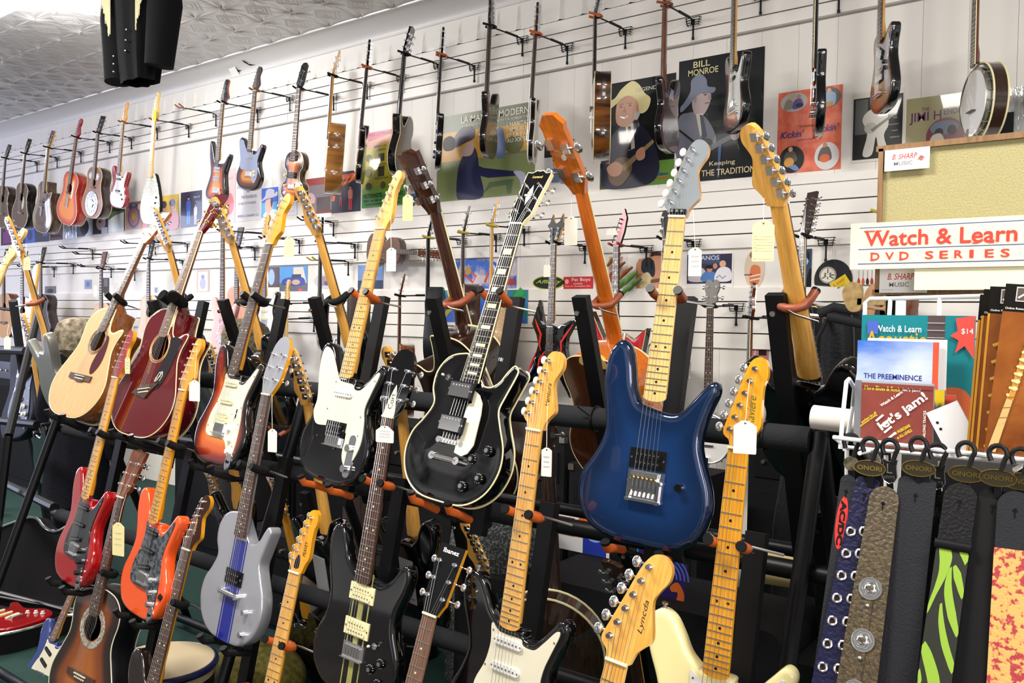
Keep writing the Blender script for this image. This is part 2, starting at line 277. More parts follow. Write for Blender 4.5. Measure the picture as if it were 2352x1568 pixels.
def body_mesh(outline, T, r, dome=0., hole=None, mf=None, ms=None, mb=None, grid=.013, key=None, name='body', backdome=0.):
    """solid body with rounded rims; per-vertex attribute rim = metres from the outline"""
    k = (key, T, r, dome, hole, backdome)
    if k not in _BC:
        P = outline; n = len(P); area_ = sum(P[i][0]*P[(i+1) % n][1]-P[(i+1) % n][0]*P[i][1] for i in range(n))
        if area_ < 0: P = P[::-1]
        A = np.array(P); nx = np.roll(A, -1, 0)-np.roll(A, 1, 0); ln = np.hypot(nx[:, 0], nx[:, 1])+1e-9; inn = np.stack([-nx[:, 1]/ln, nx[:, 0]/ln], 1)
        pts = [tuple(p) for p in A]; ed = [(i, (i+1) % n) for i in range(n)]
        rings = [r*.15, r*.45, r] if r > .0025 else [r]
        for q in rings+[r+.006]:
            C = A+inn*q; d = dist(P, C[:, 0], C[:, 1]); ok = inpoly(P, C[:, 0], C[:, 1]) & (d > q*.93)
            pts += [tuple(c) for c, o_ in zip(C, ok) if o_]
        x0, z0 = A.min(0); x1, z1 = A.max(0)
        gx, gz = np.meshgrid(np.arange(x0, x1, grid), np.arange(z0, z1, grid)); gx = gx.ravel(); gz = gz.ravel()
        ok = inpoly(P, gx, gz); gx = gx[ok]; gz = gz[ok]; d = dist(P, gx, gz); ok = d > r+.011; gx = gx[ok]; gz = gz[ok]
        if hole: hk = np.hypot(gx-hole[0], gz-hole[1]) > hole[2]+.006; gx = gx[hk]; gz = gz[hk]
        pts += list(zip(gx.tolist(), gz.tolist()))
        if hole:
            b = len(pts); hn = 32; pts += [(hole[0]+hole[2]*math.cos(2*math.pi*i/hn), hole[1]+hole[2]*math.sin(2*math.pi*i/hn)) for i in range(hn)]
            ed += [(b+i, b+(i+1) % hn) for i in range(hn)]
        V, E_, Fc, *_ = delaunay_2d_cdt([Vector(p) for p in pts], ed, [], 0, 1e-5)
        V = np.array([tuple(v) for v in V]); Fc = np.array([f for f in Fc if len(f) == 3])
        cx = V[Fc].mean(1); ok = inpoly(P, cx[:, 0], cx[:, 1]); Ff = Fc[ok]; cf = cx[ok]
        a = V[Ff]; cr = (a[:, 1, 0]-a[:, 0, 0])*(a[:, 2, 1]-a[:, 0, 1])-(a[:, 1, 1]-a[:, 0, 1])*(a[:, 2, 0]-a[:, 0, 0])
        Ff[cr < 0] = Ff[cr < 0][:, ::-1]
        Fb = Ff.copy()
        if hole: Ff = Ff[np.hypot(cf[:, 0]-hole[0], cf[:, 1]-hole[1]) > hole[2]*.97]
        d = dist(P, V[:, 0], V[:, 1]); d[d < 2e-4] = 0
        dd = np.clip(d, 0, r); prof = r-np.sqrt(np.maximum(r*r-(r-dd)**2, 0))
        sm = np.clip((d-r)/.09, 0, 1); sm = sm*sm*(3-2*sm)
        nv = len(V); front = np.stack([V[:, 0], prof-dome*sm, V[:, 1]], 1); back = np.stack([V[:, 0], T-prof+backdome*sm, V[:, 1]], 1)
        # order of rim vertices
        idx = {}
        for i in np.where(d == 0)[0]: idx[(round(V[i, 0], 4), round(V[i, 1], 4))] = i
        rim = [idx.get((round(p[0], 4), round(p[1], 4))) for p in P]; rim = [x for x in rim if x is not None]
        S = []
        for i in range(len(rim)):
            a_, b_ = rim[i], rim[(i+1) % len(rim)]; S.append((a_, a_+nv, b_+nv, b_))
        _BC[k] = (np.concatenate([front, back]), [tuple(f) for f in Ff.tolist()], S, [tuple(x+nv for x in f[::-1]) for f in Fb.tolist()], np.concatenate([d, d]))
    V, F1, S, F2, D = _BC[k]
    me = bpy.data.meshes.new(name); me.from_pydata([tuple(v) for v in V.tolist()], [], F1+S+F2)
    for m in (mf, ms or mf, mb or ms or mf): me.materials.append(m)
    me.polygons.foreach_set('material_index', [0]*len(F1)+[1]*len(S)+[2]*len(F2))
    me.polygons.foreach_set('use_smooth', [True]*len(me.polygons))
    at_ = me.attributes.new('rim', 'FLOAT', 'POINT'); at_.data.foreach_set('value', D.tolist())
    me.set_sharp_from_angle(angle=R(50)); me.update(); return me
def smooth_outline(k):
    if k in BODY: return spline(BODY[k], 5)
    return BODY_SHARP[k]

_PM = {}
def part_mesh(k, fn):
    if k not in _PM: b = MB(); fn(b); _PM[k] = b.mesh(k if isinstance(k, str) else k[0])
    return _PM[k]
def peg_mesh(side, met, button, big=1.):
    def fn(b):
        b.cyl((0, .001, 0), (0, -.003, 0), .0055*big, met, 12); b.cyl((0, 0, 0), (0, -.012*big, 0), .003*big, met, 10)
        b.cyl((0, -.012*big, 0), (0, -.0135*big, 0), .0042*big, met, 10)
        b.box((side*.002, .0205, 0), (.016*big, .011, .019*big), met); b.cyl((side*.006, .021, 0), (side*.026*big, .021, 0), .0022*big, met, 8)
        b.sph((side*.031*big, .021, 0), (.0085*big, .0042*big, .0105*big), button, 12, 8)
    return part_mesh(('tuning_peg', side, met.name, button.name, big), fn)
def humbucker(kind):
    def fn(b):
        ring, bob, pole = {'black': (BLACKP, BLACKP, CHROME), 'cream': (CREAM, CREAM, STEEL), 'chrome': (BLACKP, CHROME, CHROME), 'zebra': (None, CREAM, STEEL)}[kind]
        if ring: b.box((0, -.0025, 0), (.09, .005, .046), ring)
        if kind == 'chrome':
            b.box((0, -.006, 0), (.070, .008, .038), bob)
            for i in range(6): b.cyl((-.026+i*.0104, -.009, .011), (-.026+i*.0104, -.0112, .011), .0024, STEEL, 10)
        else:
            for zz in (-.0098, .0098):
                b.prism(rounded(.068, .0185, .008, 0, zz), -.0085, 0, bob)
                for i in range(6): b.cyl((-.026+i*.0104, -.0083, zz), (-.026+i*.0104, -.0094, zz), .0022, pole, 8)
        if ring:
            for sx in (-.040, .040): b.cyl((sx, -.004, 0), (sx, -.0062, 0), .0028, pole, 8)
    return part_mesh(('pickup', kind), fn)
def rounded(w_, h, r, cx=0, cz=0, n=4):
    out = []
    for sx, sz, a0 in ((1, 1, 0), (-1, 1, 90), (-1, -1, 180), (1, -1, 270)):
        for i in range(n+1):
            a = R(a0+90*i/n); out.append((cx+sx*(w_/2-r)+r*math.cos(a), cz+sz*(h/2-r)+r*math.sin(a)))
    return out
def single(kind):
    c = {'cream': CREAM, 'white': WHITEP, 'black': BLACKP, 'metal': CHROME}[kind]
    def fn(b):
        b.prism(rounded(.083, .018, .0088), -.0065, .001, c)
        for i in range(6): b.cyl((-.026+i*.0104, -.0063, 0), (-.026+i*.0104, -.0077, 0), .0025, STEEL, 8)
        for sx in (-.0375, .0375): b.cyl((sx, -.0063, 0), (sx, -.0072, 0), .0022, STEEL, 8)
    return part_mesh(('pickup_s', kind), fn)
def knob_mesh(kind):
    def fn(b):
        if kind == 'hat':
            b.cyl((0, 0, 0), (0, -.004, 0), .0135, BLACKP, 24); b.cyl((0, -.004, 0), (0, -.013, 0), .0125, BLACKP, 24, .0095)
            for i in range(11):
                a = R(30*i); b.box((.0118*math.cos(a), -.0055, .0118*math.sin(a)), (.0016, .004, .0016), WHITEP)
            b.cyl((0, -.013, 0), (0, -.0133, 0), .006, STEEL, 16)
        elif kind == 'chrome': b.cyl((0, 0, 0), (0, -.016, 0), .0095, CHROME, 20, .0085)
        elif kind == 'black': b.cyl((0, 0, 0), (0, -.017, 0), .010, BLACKG, 20, .009)
        else:
            c = CREAM if kind == 'cream' else WHITEP
            b.cyl((0, 0, 0), (0, -.003, 0), .0125, c, 20, .011); b.cyl((0, -.003, 0), (0, -.013, 0), .009, c, 20, .008)
    return part_mesh(('knob', kind), fn)
def bridge_mesh(kind):
    def fn(b):
        if kind == 'trem':
            b.box((0, -.002, -.006), (.078, .004, .044), CHROME); b.box((0, -.007, -.027), (.078, .012, .003), CHROME)
            for i in range(6): b.box((-.026+i*.0104, -.0065, -.006), (.0092, .006, .028), STEEL); b.cyl((-.026+i*.0104, -.008, .012), (-.026+i*.0104, -.008, -.018), .0016, CHROME, 6)
        elif kind == 'floyd':
            b.box((0, -.003, .002), (.088, .005, .072), CHROME); b.box((0, -.010, -.032), (.085, .014, .006), CHROME); b.box((0, -.012, .030), (.066, .009, .010), STEEL)
            for i in range(6):
                x = -.027+i*.0108; b.box((x, -.010, .008), (.0092, .012, .034), CHROME); b.cyl((x, -.010, -.012), (x, -.016, -.024), .0038, STEEL, 10); b.cyl((x, -.017, .020), (x, -.0215, .020), .0032, GOLD, 8)
            for sx in (-.036, .036): b.cyl((sx, -.004, .012), (sx, -.016, .012), .006, CHROME, 12); b.box((sx, -.008, -.012), (.007, .012, .05), CHROME)
        elif kind == 'tom':
            b.prism(rounded(.088, .013, .006, 0, .0), -.013, -.004, CHROME)
            for i in range(6): b.box((-.026+i*.0104, -.014, 0), (.006, .004, .009), NICKEL)
            for sx in (-.040, .040): b.cyl((sx, 0, 0), (sx, -.015, 0), .0085, CHROME, 16)
            b.cyl((-.045, -.012, -.045), (.045, -.012, -.045), .0085, CHROME, 18)
            for sx in (-.043, .043): b.cyl((sx, 0, -.045), (sx, -.020, -.045), .0105, CHROME, 18)
        elif kind == 'wrap':
            b.cyl((-.045, -.011, 0), (.045, -.011, 0), .009, CHROME, 18)
            for sx in (-.043, .043): b.cyl((sx, 0, 0), (sx, -.018, 0), .010, CHROME, 16)
        elif kind in ('acoustic', 'wing'):
            o = [(-.085, -.012), (-.04, -.013), (-.02, -.02), (.02, -.02), (.04, -.013), (.085, -.012), (.085, .012), (-.085, .012)] if kind == 'acoustic' else [(-.08, -.005), (-.03, -.018), (.01, -.034), (.035, -.01), (.08, .018), (.05, .022), (-.02, .02), (-.055, .012)]
            b.prism(o, -.007, .001, ROSE); b.box((0, -.009, .004), (.072, .006, .003), IVORY)
            for i in range(6): b.cyl((-.027+i*.0108, -.006, -.008), (-.027+i*.0108, -.0105, -.008), .003, IVORY, 10)
        elif kind == 'tail':
            b.box((0, -.006, .13), (.08, .012, .014), ROSE); b.box((0, -.004, .03), (.035, .003, .08), CHROME); b.box((0, -.01, .075), (.07, .006, .012), CHROME)
        elif kind == 'tele': b.box((0, -.002, 0), (.08, .004, .05), CHROME); b.box((0, -.006, -.024), (.08, .012, .002), CHROME); [b.cyl((x, -.008, -.012), (x, -.008, .016), .004, STEEL, 8) for x in (-.022, 0, .022)]
    return part_mesh(('bridge', kind), fn)

GUARDS = {
 'strat': [(-.055, .315), (-.052, .27), (-.062, .22), (-.085, .17), (-.09, .12), (-.065, .098), (.02, .098), (.05, .09), (.075, .06), (.095, .035), (.113, .05), (.118, .10), (.112, .16), (.100, .21), (.104, .25), (.118, .29), (.136, .338), (.127, .345), (.098, .312), (.072, .287), (.04, .287), (.03, .30), (-.03, .30)],
 'squier': [(-.03, .305), (-.046, .32), (-.066, .345), (-.10, .39), (-.136, .402), (-.146, .36), (-.135, .30), (-.120, .24), (-.124, .20), (-.10, .165), (-.048, .165), (-.04, .158), (.038, .158), (.05, .145), (.052, .09), (.075, .06), (.10, .075), (.122, .13), (.118, .19), (.106, .235), (.120, .285), (.138, .338), (.128, .345), (.098, .312), (.07, .287), (.04, .287), (.03, .30)],
 'lp': [(.034, .30), (.055, .29), (.072, .27), (.078, .24), (.082, .16), (.070, .135), (.052, .125), (.026, .13), (.024, .165), (.034, .168), (.034, .205), (.022, .21), (.028, .262), (.038, .265)],
 'small': [(-.05, .32), (-.05, .25), (-.02, .20), (.03, .20), (.06, .12), (.09, .06), (.115, .09), (.112, .16), (.095, .22), (.105, .30), (.09, .34), (.05, .31), (.03, .305), (-.03, .305)],
}
FB_PAL = {'maple': (MAPLE, mat('#1a1410', .5), MAPLE), 'maplel': (MAPLEL, mat('#1a1410', .5), MAPLEL), 'amber': (AMBER, mat('#1a1410', .5), AMBER), 'rose': (ROSE, IVORY, MAPLE), 'rosel': (ROSEL, IVORY, MAPLE), 'ebony': (EBONY, IVORY, WALNUT), 'roset': (ROSE, IVORY, MAHOG)}
def price_tag(name, P, w_, h, label, face=(0, -1, 0), tilt=0., string_to=None, colr=None, lines=0, hole='top'):
    n = Vector(face).normalized(); up = Vector((0, 0, 1)); x = (-n).cross(up)*-1; x = up.cross(n)*1.0
    x = n.cross(up)*-1.0; up2 = Matrix.Rotation(tilt, 3, n) @ up; x2 = Matrix.Rotation(tilt, 3, n) @ x
    if x2.x < 0: x2 = -x2
    M = Matrix((( x2.x, -n.x, up2.x, P[0]), (x2.y, -n.y, up2.y, P[1]), (x2.z, -n.z, up2.z, P[2]), (0, 0, 0, 1)))
    b = MB(); c = colr or TAGW; k = w_*.3
    b.prism([(-w_/2+k*.1, -h), (w_/2-k*.1, -h), (w_/2, -h+k*.2), (w_/2, -k*.8), (w_/2-k, -k*.1), (w_/2-k*1.1, 0), (-w_/2+k*1.1, 0), (-w_/2+k, -k*.1), (-w_/2, -k*.8), (-w_/2, -h+k*.2)], -.0006, .0006, c)
    b.disc((0, -.0008, -h*.07), .0022, .0022, mat('#403020', .8))
    ink = mat('#8a86a8', .8)
    if lines == 1:
        for i in range(3):
            b.tube([(-w_*.3+w_*.6*j/14, -.0009, -h*(.32+.17*i)+.0022*math.sin(j*1.9+i)) for j in range(15)], .0004, ink, 4)
    if lines == 2:
        for i, s_ in enumerate(('MFGR', 'MODEL', 'CAL.', 'SER. NO.', 'FINISH', 'COND.')): b.text(s_, mat('#5b5640', .8), (-w_*.44, -.0009, -h*(.40+.07*i)), .0022); b.box((w_*.1, -.0008, -h*(.40+.07*i)), (w_*.7, .0002, .0003), mat('#5b5640', .8))
        b.text('PRICE', mat('#5b5640', .8), (-w_*.44, -.0009, -h*.95), .0022); b.box((w_*.1, -.0008, -h*.95), (w_*.7, .0002, .0003), mat('#5b5640', .8))
    o = ob(name, b); o.matrix_world = M; tag(o, label, 'price tag', 'price tags tied to the instruments')
    if string_to is not None:
        q = M.inverted() @ Vector(string_to); s = MB(); s.tube([(0, -.001, -h*.07), (q.x*.5, q.y*.5-.002, q.z*.5), tuple(q)], .0007, TWINE, 5); ob('string', s, o)
    return o
INSTR = {}
def guitar(name, label, cat, M, s, group=None, key=None):
    """s: dict describing the instrument; local frame x right, -y front, z up from the butt"""
    root = empty(name, M, label, cat, group); det = s.get('det', 2)
    nut = s.get('nut', .785); fbend = s.get('fb', .325); br = s.get('br', .137); T = s.get('T', .043); fbt = s.get('fbt', .0)
    W0, W1 = s.get('w0', .056), s.get('w1', .042)
    fbm, dotm, nkm = FB_PAL[s.get('neck', 'maple')]; nkm = s.get('nkm', nkm); met = s.get('met', CHROME)
    yF = -.006 if not s.get('ac') else -.001   # underside of the fretboard
    yT = yF-.006                               # top of the fretboard
    if s.get('body'):
        bk = s['body']; out = smooth_outline(bk)
        sc = s.get('bsc', 1.); out = [(p[0]*sc, p[1]*sc) for p in out]
        me = body_mesh(out, T, s.get('r', .008), s.get('dome', 0.), s.get('hole'), s['mf'], s.get('ms'), s.get('mb'), key=(bk, sc), grid=.013 if det > 1 else .022, backdome=s.get('bd', 0))
        ob('body', me, root)
        if s.get('bind'):
            b = MB(); q = .0022; 
            b.tube([(p[0], .0015, p[1]) for p in out], q, s['bind'], 6, closed=True); b.tube([(p[0], T-.0015, p[1]) for p in out], q, s['bind'], 6, closed=True); ob('binding', b, root)
        if s.get('ac') == 'cut':
            b = MB(); b.tube([(.030, -.001, .498), (.030, -.001, .43)], .0018, s.get('bind', CREAM), 6); ob('trim_strip', b, root)
    if s.get('pot'):   # banjo
        rr = s['pot']; ring = lambda r_, y: [(r_*math.cos(2*math.pi*i/40), y, rr+r_*math.sin(2*math.pi*i/40)) for i in range(40)]
        b = MB(); b.prism([(p[0], p[2]) for p in ring(rr*.93, 0)], -.002, .001, mat('#e8e6e2', .6)); ob('drum_head', b, root)
        b = MB(); b.tube(ring(rr*.95, -.001), .006, NICKEL, 8, closed=True); ob('tension_hoop', b, root)
        b = MB(); n = 40; o_ = ring(rr*.93, .004); i_ = ring(rr*.93, .06); b.add(o_+i_, [(i, (i+1) % n, (i+1) % n+n, i+n) for i in range(n)], s['rim']); ob('rim', b, root)
        for i in range(20):
            a = 2*math.pi*(i+.5)/20; x, z = rr*.98*math.cos(a), rr+rr*.98*math.sin(a); b = MB(); b.cyl((x, -.004, z), (x, .052, z), .0024, CHROME, 6); b.box((x, .05, z), (.008, .012, .008), CHROME); ob('tension_hook', b, root)
        if s.get('res'):
            b = MB(); R_ = rr*1.12; o_ = ring(R_, .018); m_ = ring(R_, .075); c_ = ring(R_*.6, .095)
            b.add(o_+m_+c_, [(i, i+n, (i+1) % n+n, (i+1) % n) for i in range(n)], s['res']); b.add(m_+c_, [(i, (i+1) % n, (i+1) % n+n, i+n)[::-1] for i in range(n)]+[tuple(range(n, 2*n))], s.get('resb', s['res'])); ob('resonator', b, root)
            b = MB(); b.tube(ring(R_, .018), .004, CREAM, 8, closed=True); b.tube(ring(R_, .075), .004, CREAM, 8, closed=True); ob('binding', b, root)
            b = MB(); o_ = ring(R_*.99, .02); i_ = ring(rr*.95, .02); b.add(o_+i_, [(i, (i+1) % n, (i+1) % n+n, i+n)[::-1] for i in range(n)], CHROME); ob('flange', b, root)
        b = MB(); b.box((0, -.012, rr*.75), (.07, .014, .004), ROSE); ob('bridge', b, root)
        b = MB(); b.box((0, -.012, .012), (.03, .02, .05), CHROME); ob('tailpiece', b, root)
    # neck
    b = MB(); zs = [fbend+.01, fbend+.05, fbend+.09, nut-.05, nut-.01, nut]; vs = []; n = 9
    for i, z in enumerate(zs):
        u = (z-fbend)/(nut-fbend); wd = (W0+(W1-W0)*u)/2; dp = .017-.003*u
        if s.get('ac') and i == 0: dp = T*.75; 
        if s.get('ac') and i == 1: dp = .034
        if not s.get('ac') and i < 2: dp = .024
        for k in range(n):
            a = math.pi*k/(n-1); vs.append((wd*math.cos(a), yF+dp*math.sin(a)**.8 if 0 < k < n-1 else yF, z))
    if s.get('ac'): vs = [(v[0], v[1], max(v[2], s.get('join', .5)) if i < n else v[2]+(s.get('join', .5)-fbend-.01 if i < 3*n else 0)) for i, v in enumerate(vs)]
    fs = []
    for i in range(len(zs)-1):
        for k in range(n-1): fs.append((i*n+k, i*n+k+1, (i+1)*n+k+1, (i+1)*n+k))
        fs.append((i*n, (i+1)*n, (i+1)*n+n-1, i*n+n-1))
    fs += [tuple(range(n)), tuple((len(zs)-1)*n+k for k in range(n))[::-1]]
    b.add(vs, fs, nkm); ob('neck', b, root)
    b = MB(); e = fbend; b.add([(-W0/2, yF, e), (W0/2, yF, e), (W1/2, yF, nut), (-W1/2, yF, nut), (-W0/2+.001, yT, e), (W0/2-.001, yT, e), (W1/2-.001, yT, nut), (-W1/2+.001, yT, nut)], [(0, 1, 2, 3), (4, 7, 6, 5), (0, 4, 5, 1), (1, 5, 6, 2), (2, 6, 7, 3), (3, 7, 4, 0)], fbm)
    b.prism([(W0/2*.999*math.cos(R(a)), e+.010*math.sin(R(a))) for a in range(180, 361, 20)], yT, yF, fbm)
    fb_ = b; fbo = ob('fretboard', b, root)
    if s.get('fbind'): b = MB(); [b.tube([(sx*(W0/2), yT+.003, e), (sx*(W1/2), yT+.003, nut)], .0022, s['fbind'], 6) for sx in (-1, 1)]; ob('neck_binding', b, root)
    sl = nut-br; fz = [br+sl*2**(-i/12) for i in range(0, 25)]
    wat = lambda z: (W0+(W1-W0)*(z-fbend)/(nut-fbend))
    fr = MB(); near = s.get('near')
    for i, z in enumerate(fz):
        if i and z > fbend+.004:
            if near: fr = MB()
            fr.box((0, yT-.0004, z), (wat(z)-.002, .0016, .0021 if det > 1 else .003), NICKEL)
            if near: ob('fret', fr, fbo)
    if not near: frets_in = fr
    inl = s.get('inlay', 'dot'); b = MB()
    for i in (3, 5, 7, 9, 12, 15, 17, 19, 21):
        if i >= len(fz): continue
        z = (fz[i]+fz[i-1])/2
        if z < fbend+.008: continue
        if near: b = MB()
        if inl == 'dot':
            for x in ((-.012, .012) if i == 12 else (0,)): b.prism([(x+.0031*math.cos(R(30*k)), z+.0031*math.sin(R(30*k))) for k in range(12)], yT-.0003, yT+.001, dotm)
        elif inl == 'block': b.box((0, yT-.0001, z), (wat(z)*.62, .0006, (fz[i-1]-fz[i])*.55), noisy('#cfc48f', '#f3ecd0', 90, .3))
        elif inl == 'fin': b.prism([(-.012, z-.009), (.012, z-.009), (.003, z+.011)], yT-.0003, yT+.001, IVORY)
        if near: ob('inlay', b, fbo)
    if not near:
        m2 = MB(); m2.add(fb_.v, fb_.f[:6], fbm); m2.add([fb_.v[i] for i in range(len(fb_.v))], fb_.f[6:], fbm)
        for q in (fr, b):
            for f, mi in zip(q.f, q.mi): m2.add([q.v[i] for i in f], [tuple(range(len(f)))], q.m[mi])
        fbo.data = m2.mesh('fretboard')
    # headstock
    hk = s.get('head')
    if hk:
        H = HEAD[hk]; hs = s.get('hsc', 1.); hm = s.get('hm', nkm); th = H['t']; A = R(H['ang'])
        MH = Matrix.Translation((0, yT+.002+H['drop'], nut)) @ Matrix.Rotation(A, 4, 'X') @ Matrix.Scale(hs, 4)
        hout = H['o'] if hk in ('warlock', 'beast', 'flat') else spline(H['o'][:], 4, False) if hk in ('strat', 'tele', 'peavey', 'fang', 'taper', 'banjo') else H['o']
        if s.get('flip'): hout = [(-p[0], p[1]) for p in hout]
        b = MB(); b.prism(hout, 0, th, hm, s.get('hms', nkm), s.get('hms', nkm)); 
        ho = ob('headstock', b, root, MH)
        if s.get('hbind'):
            b = MB(); b.tube([(p[0], .001, p[1]) for p in hout], .0018, s['hbind'], 6); ob('headstock_binding', b, ho)
        bm = s.get('button', met)
        for (x, z, sd) in H['p']:
            if s.get('flip'): x, sd = -x, -sd
            o = ob('tuning_peg', peg_mesh(sd, met, bm, s.get('pegs', 1.)), ho, Matrix.Translation((x, 0, z)))
        b = MB(); b.box((0, yT-.0005, nut), (W1, .006, .005), IVORY if not s.get('nutm') else s['nutm']); ob('nut', b, root)
        if s.get('logo'):
            t, lx, lz, lh, lw, lc, mode = s['logo']; b = MB()
            if mode == 'v': b.text(t, mat(lc, .4), (lx, -.0006, lz), lh, lw, ux=(0, 0, 1), uz=(-1, 0, 0), shear=s.get('lsh', .3))
            elif mode == 'd': b.text(t, mat(lc, .4), (lx, -.0006, lz), lh, lw, ux=(0, 0, -1), uz=(1, 0, 0), shear=.3)
            elif mode == 't': a_ = R(s.get('lang', 0)); b.text(t, mat(lc, .4), (lx, -.0006, lz), lh, lw, ux=(math.cos(a_), 0, math.sin(a_)), uz=(-math.sin(a_), 0, math.cos(a_)), align='c', bold=.02)
            ob('logo', b, ho)
        for fn in s.get('hx', []): b = MB(); nm = fn(b); ob(nm, b, ho)
        strs = s.get('strings', 1)
        if strs:
            posts = sorted(H['p'], key=lambda p: (p[1] if p[2] < 0 else 9-p[1])) if H['p'][0][2] != H['p'][-1][2] else H['p']
            nS = min(len(posts), 6); sb = s.get('sb', br)
            for i in range(nS):
                u = (i/(nS-1)-.5)*2; p = posts[i]; x = -p[0] if s.get('flip') else p[0]
                pe = MH @ Vector((x, -.007, p[1])); b = MB()
                b.tube([(u*.026, yT-s.get('act', .004), sb), (u*W1*.40, yT-.0028, nut), tuple(pe)], (.00065 if i < 3 else .0004) if det > 1 else .0008, STEEL, 4, cap=False); ob('guitar_string', b, root)
    if s.get('guard'):
        gd = GUARDS[s['guard']] if isinstance(s['guard'], str) else s['guard']; gd = spline(gd, 4) if s.get('gsm', 1) else gd
        gy = s.get('gy', -.0005); b = MB(); b.prism(gd, gy-.0022, gy+.001, s['gm']); go = ob('pickguard', b, root)
        if det > 1 and s['guard'] in ('strat', 'squier'):
            b = MB()
            for x, z in ((.105, .08), (.104, .155), (.098, .21), (.125, .32), (.055, .292), (-.048, .30), (-.06, .215), (-.08, .13), (.01, .103)): b.cyl((x, gy-.002, z), (x, gy-.0034, z), .0025, STEEL, 8)
            ob('screws', b, go)
    gy = s.get('gy', 0)-.0025 if s.get('guard') else 0
    for (kd, z, an) in s.get('pu', []):
        me = single(kd[2:]) if kd.startswith('s_') else humbucker(kd)
        ob('pickup', me, root, Matrix.Translation((0, gy-s.get('dome', 0)+.001, z)) @ Matrix.Rotation(R(an), 4, 'Y'))
    if s.get('bridge'): ob('bridge', bridge_mesh(s['bridge']), root, Matrix.Translation((0, -s.get('dome', 0)+.0003, br)) @ Matrix.Rotation(R(s.get('bang', 0)), 4, 'Y'))
    for (kd, x, z) in s.get('kn', []): ob('knob', knob_mesh(kd), root, Matrix.Translation((x, -s.get('dome', 0)*.7+s.get('kgy', 0), z)))
    for fn in s.get('x', []):
        b = MB(); nm = fn(b); ob(nm, b, root)
    root['_n'] = nut
    return root
def frame(B, Tt, n):
    up = (Tt-B).normalized(); y = -(Vector(n)-up*up.dot(Vector(n))).normalized(); x = y.cross(up)
    return x, y, up
def place(pb, zb, pt, zt, yaw=0., back=False, y=None, tilt=0., x=None):
    """matrix that lands local height zb on pixel pb and zt on pixel pt; leaning in its own y-z plane (solved depth) or hanging at depth y"""
    L = zt-zb
    if y is None:
        def ff(q):
            B = at(pb[0], pb[1], q); d = ray(*pt); t = (B.x+tilt*L-CAM.x)/d.x; Tp = CAM+d*t; return B, Tp, (Tp-B).length-L
        lo, hi = .4, 8.
        for _ in range(60):
            m = (lo+hi)/2
            if ff(m)[2] > 0: hi = m
            else: lo = m
        B, Tp, _ = ff(m); k = 1.
    else:
        y2 = y if not isinstance(y, tuple) else y[1]; y1 = y if not isinstance(y, tuple) else y[0]
        B = at(pb[0], pb[1], y1); Tp = at(pt[0], pt[1], y2); k = (Tp-B).length/L
    a = R(yaw)+(math.pi if back else 0); n = Vector((math.sin(a), -math.cos(a), 0)); x, yy, up = frame(B, Tp, n)
    O = B-up*(zb*k)
    return Matrix(((x.x*k, yy.x*k, up.x*k, O.x), (x.y*k, yy.y*k, up.y*k, O.y), (x.z*k, yy.z*k, up.z*k, O.z), (0, 0, 0, 1)))
# ------------------------------------------------------------------ room shell
WY = 4.57; PY = 4.55
WALLW = mat('#ece7e0', .55); WALLS = mat('#f0ebe4', .42); SLOT = mat('#3a3634', .8)  # slot backing: dark groove metal, slot shade also put into its colour
b = MB(); X0, X1 = -13.2, 2.4
b.box(((X0+X1)/2, WY+.06, 1.95), (X1-X0, .1, 3.9), SLOT)
def planks(z0, z1):
    x = X0
    while x < X1: b.box((x+.1015, WY+.005, (z0+z1)/2), (.2015, .010, z1-z0), WALLW); x += .203
planks(2.43, 3.24); planks(1.845, 2.065); planks(0, 1.509)
def slats(z0, slots, z1):
    zz = [z0]+slots+[z1]; x = X0
    while x < X1:
        for i in range(len(zz)-1):
            g0 = .0035 if i else 0; g1 = .0035 if i < len(zz)-2 else 0
            b.box((x+1.219, (PY+WY)/2, (zz[i]+g0+zz[i+1]-g1)/2), (2.436, WY-PY, zz[i+1]-zz[i]-g0-g1), WALLS)
        x += 2.44
slats(3.24, [3.317, 3.394, 3.471], 3.55); slats(2.065, [2.142, 2.219, 2.296], 2.385); slats(1.509, [1.593, 1.678, 1.768], 1.845)
b.box(((X0+X1)/2, PY+.006, 2.408), (X1-X0, .034, .044), WALLS); b.box(((X0+X1)/2, PY+.008, 3.243), (X1-X0, .026, .01), mat('#a9a49e', .5))
structure('wall_back', b)
# pressed tin band under the cove
def relief(name, U, V, P, m, kind='structure'):
    nu, nv = len(U), len(V); vs = [tuple(P(u, v)) for v in V for u in U]
    me = bpy.data.meshes.new(name); fs = [(j*nu+i, j*nu+i+1, (j+1)*nu+i+1, (j+1)*nu+i) for j in range(nv-1) for i in range(nu-1)]
    me.from_pydata(vs, [], fs); me.materials.append(m); me.polygons.foreach_set('use_smooth', [True]*len(fs)); me.set_sharp_from_angle(angle=R(28)); o = ob(name, me); o['kind'] = kind; return o
TIN = mat('#dcd9d5', .30, .25)
def tinband(u, v):
    t = (u/.17) % 1; w_ = .10*(1-v)*1.0+.01; a = abs(t-.5); h = max(0, 1-a/w_)*.016 if v < .95 else 0
    f = .006*abs(math.sin(14*math.atan2(t-0 if t < .5 else t-1, v+.05)))*(1-v)*(1 if v < .45 else 0)
    return (u, PY-.004-h-f, 3.548+v*.18)
relief('trim_1', [X0+.0142*i for i in range(int((X1-X0)/.0142))], [i/9 for i in range(10)], tinband, mat('#e6e2dc', .4))
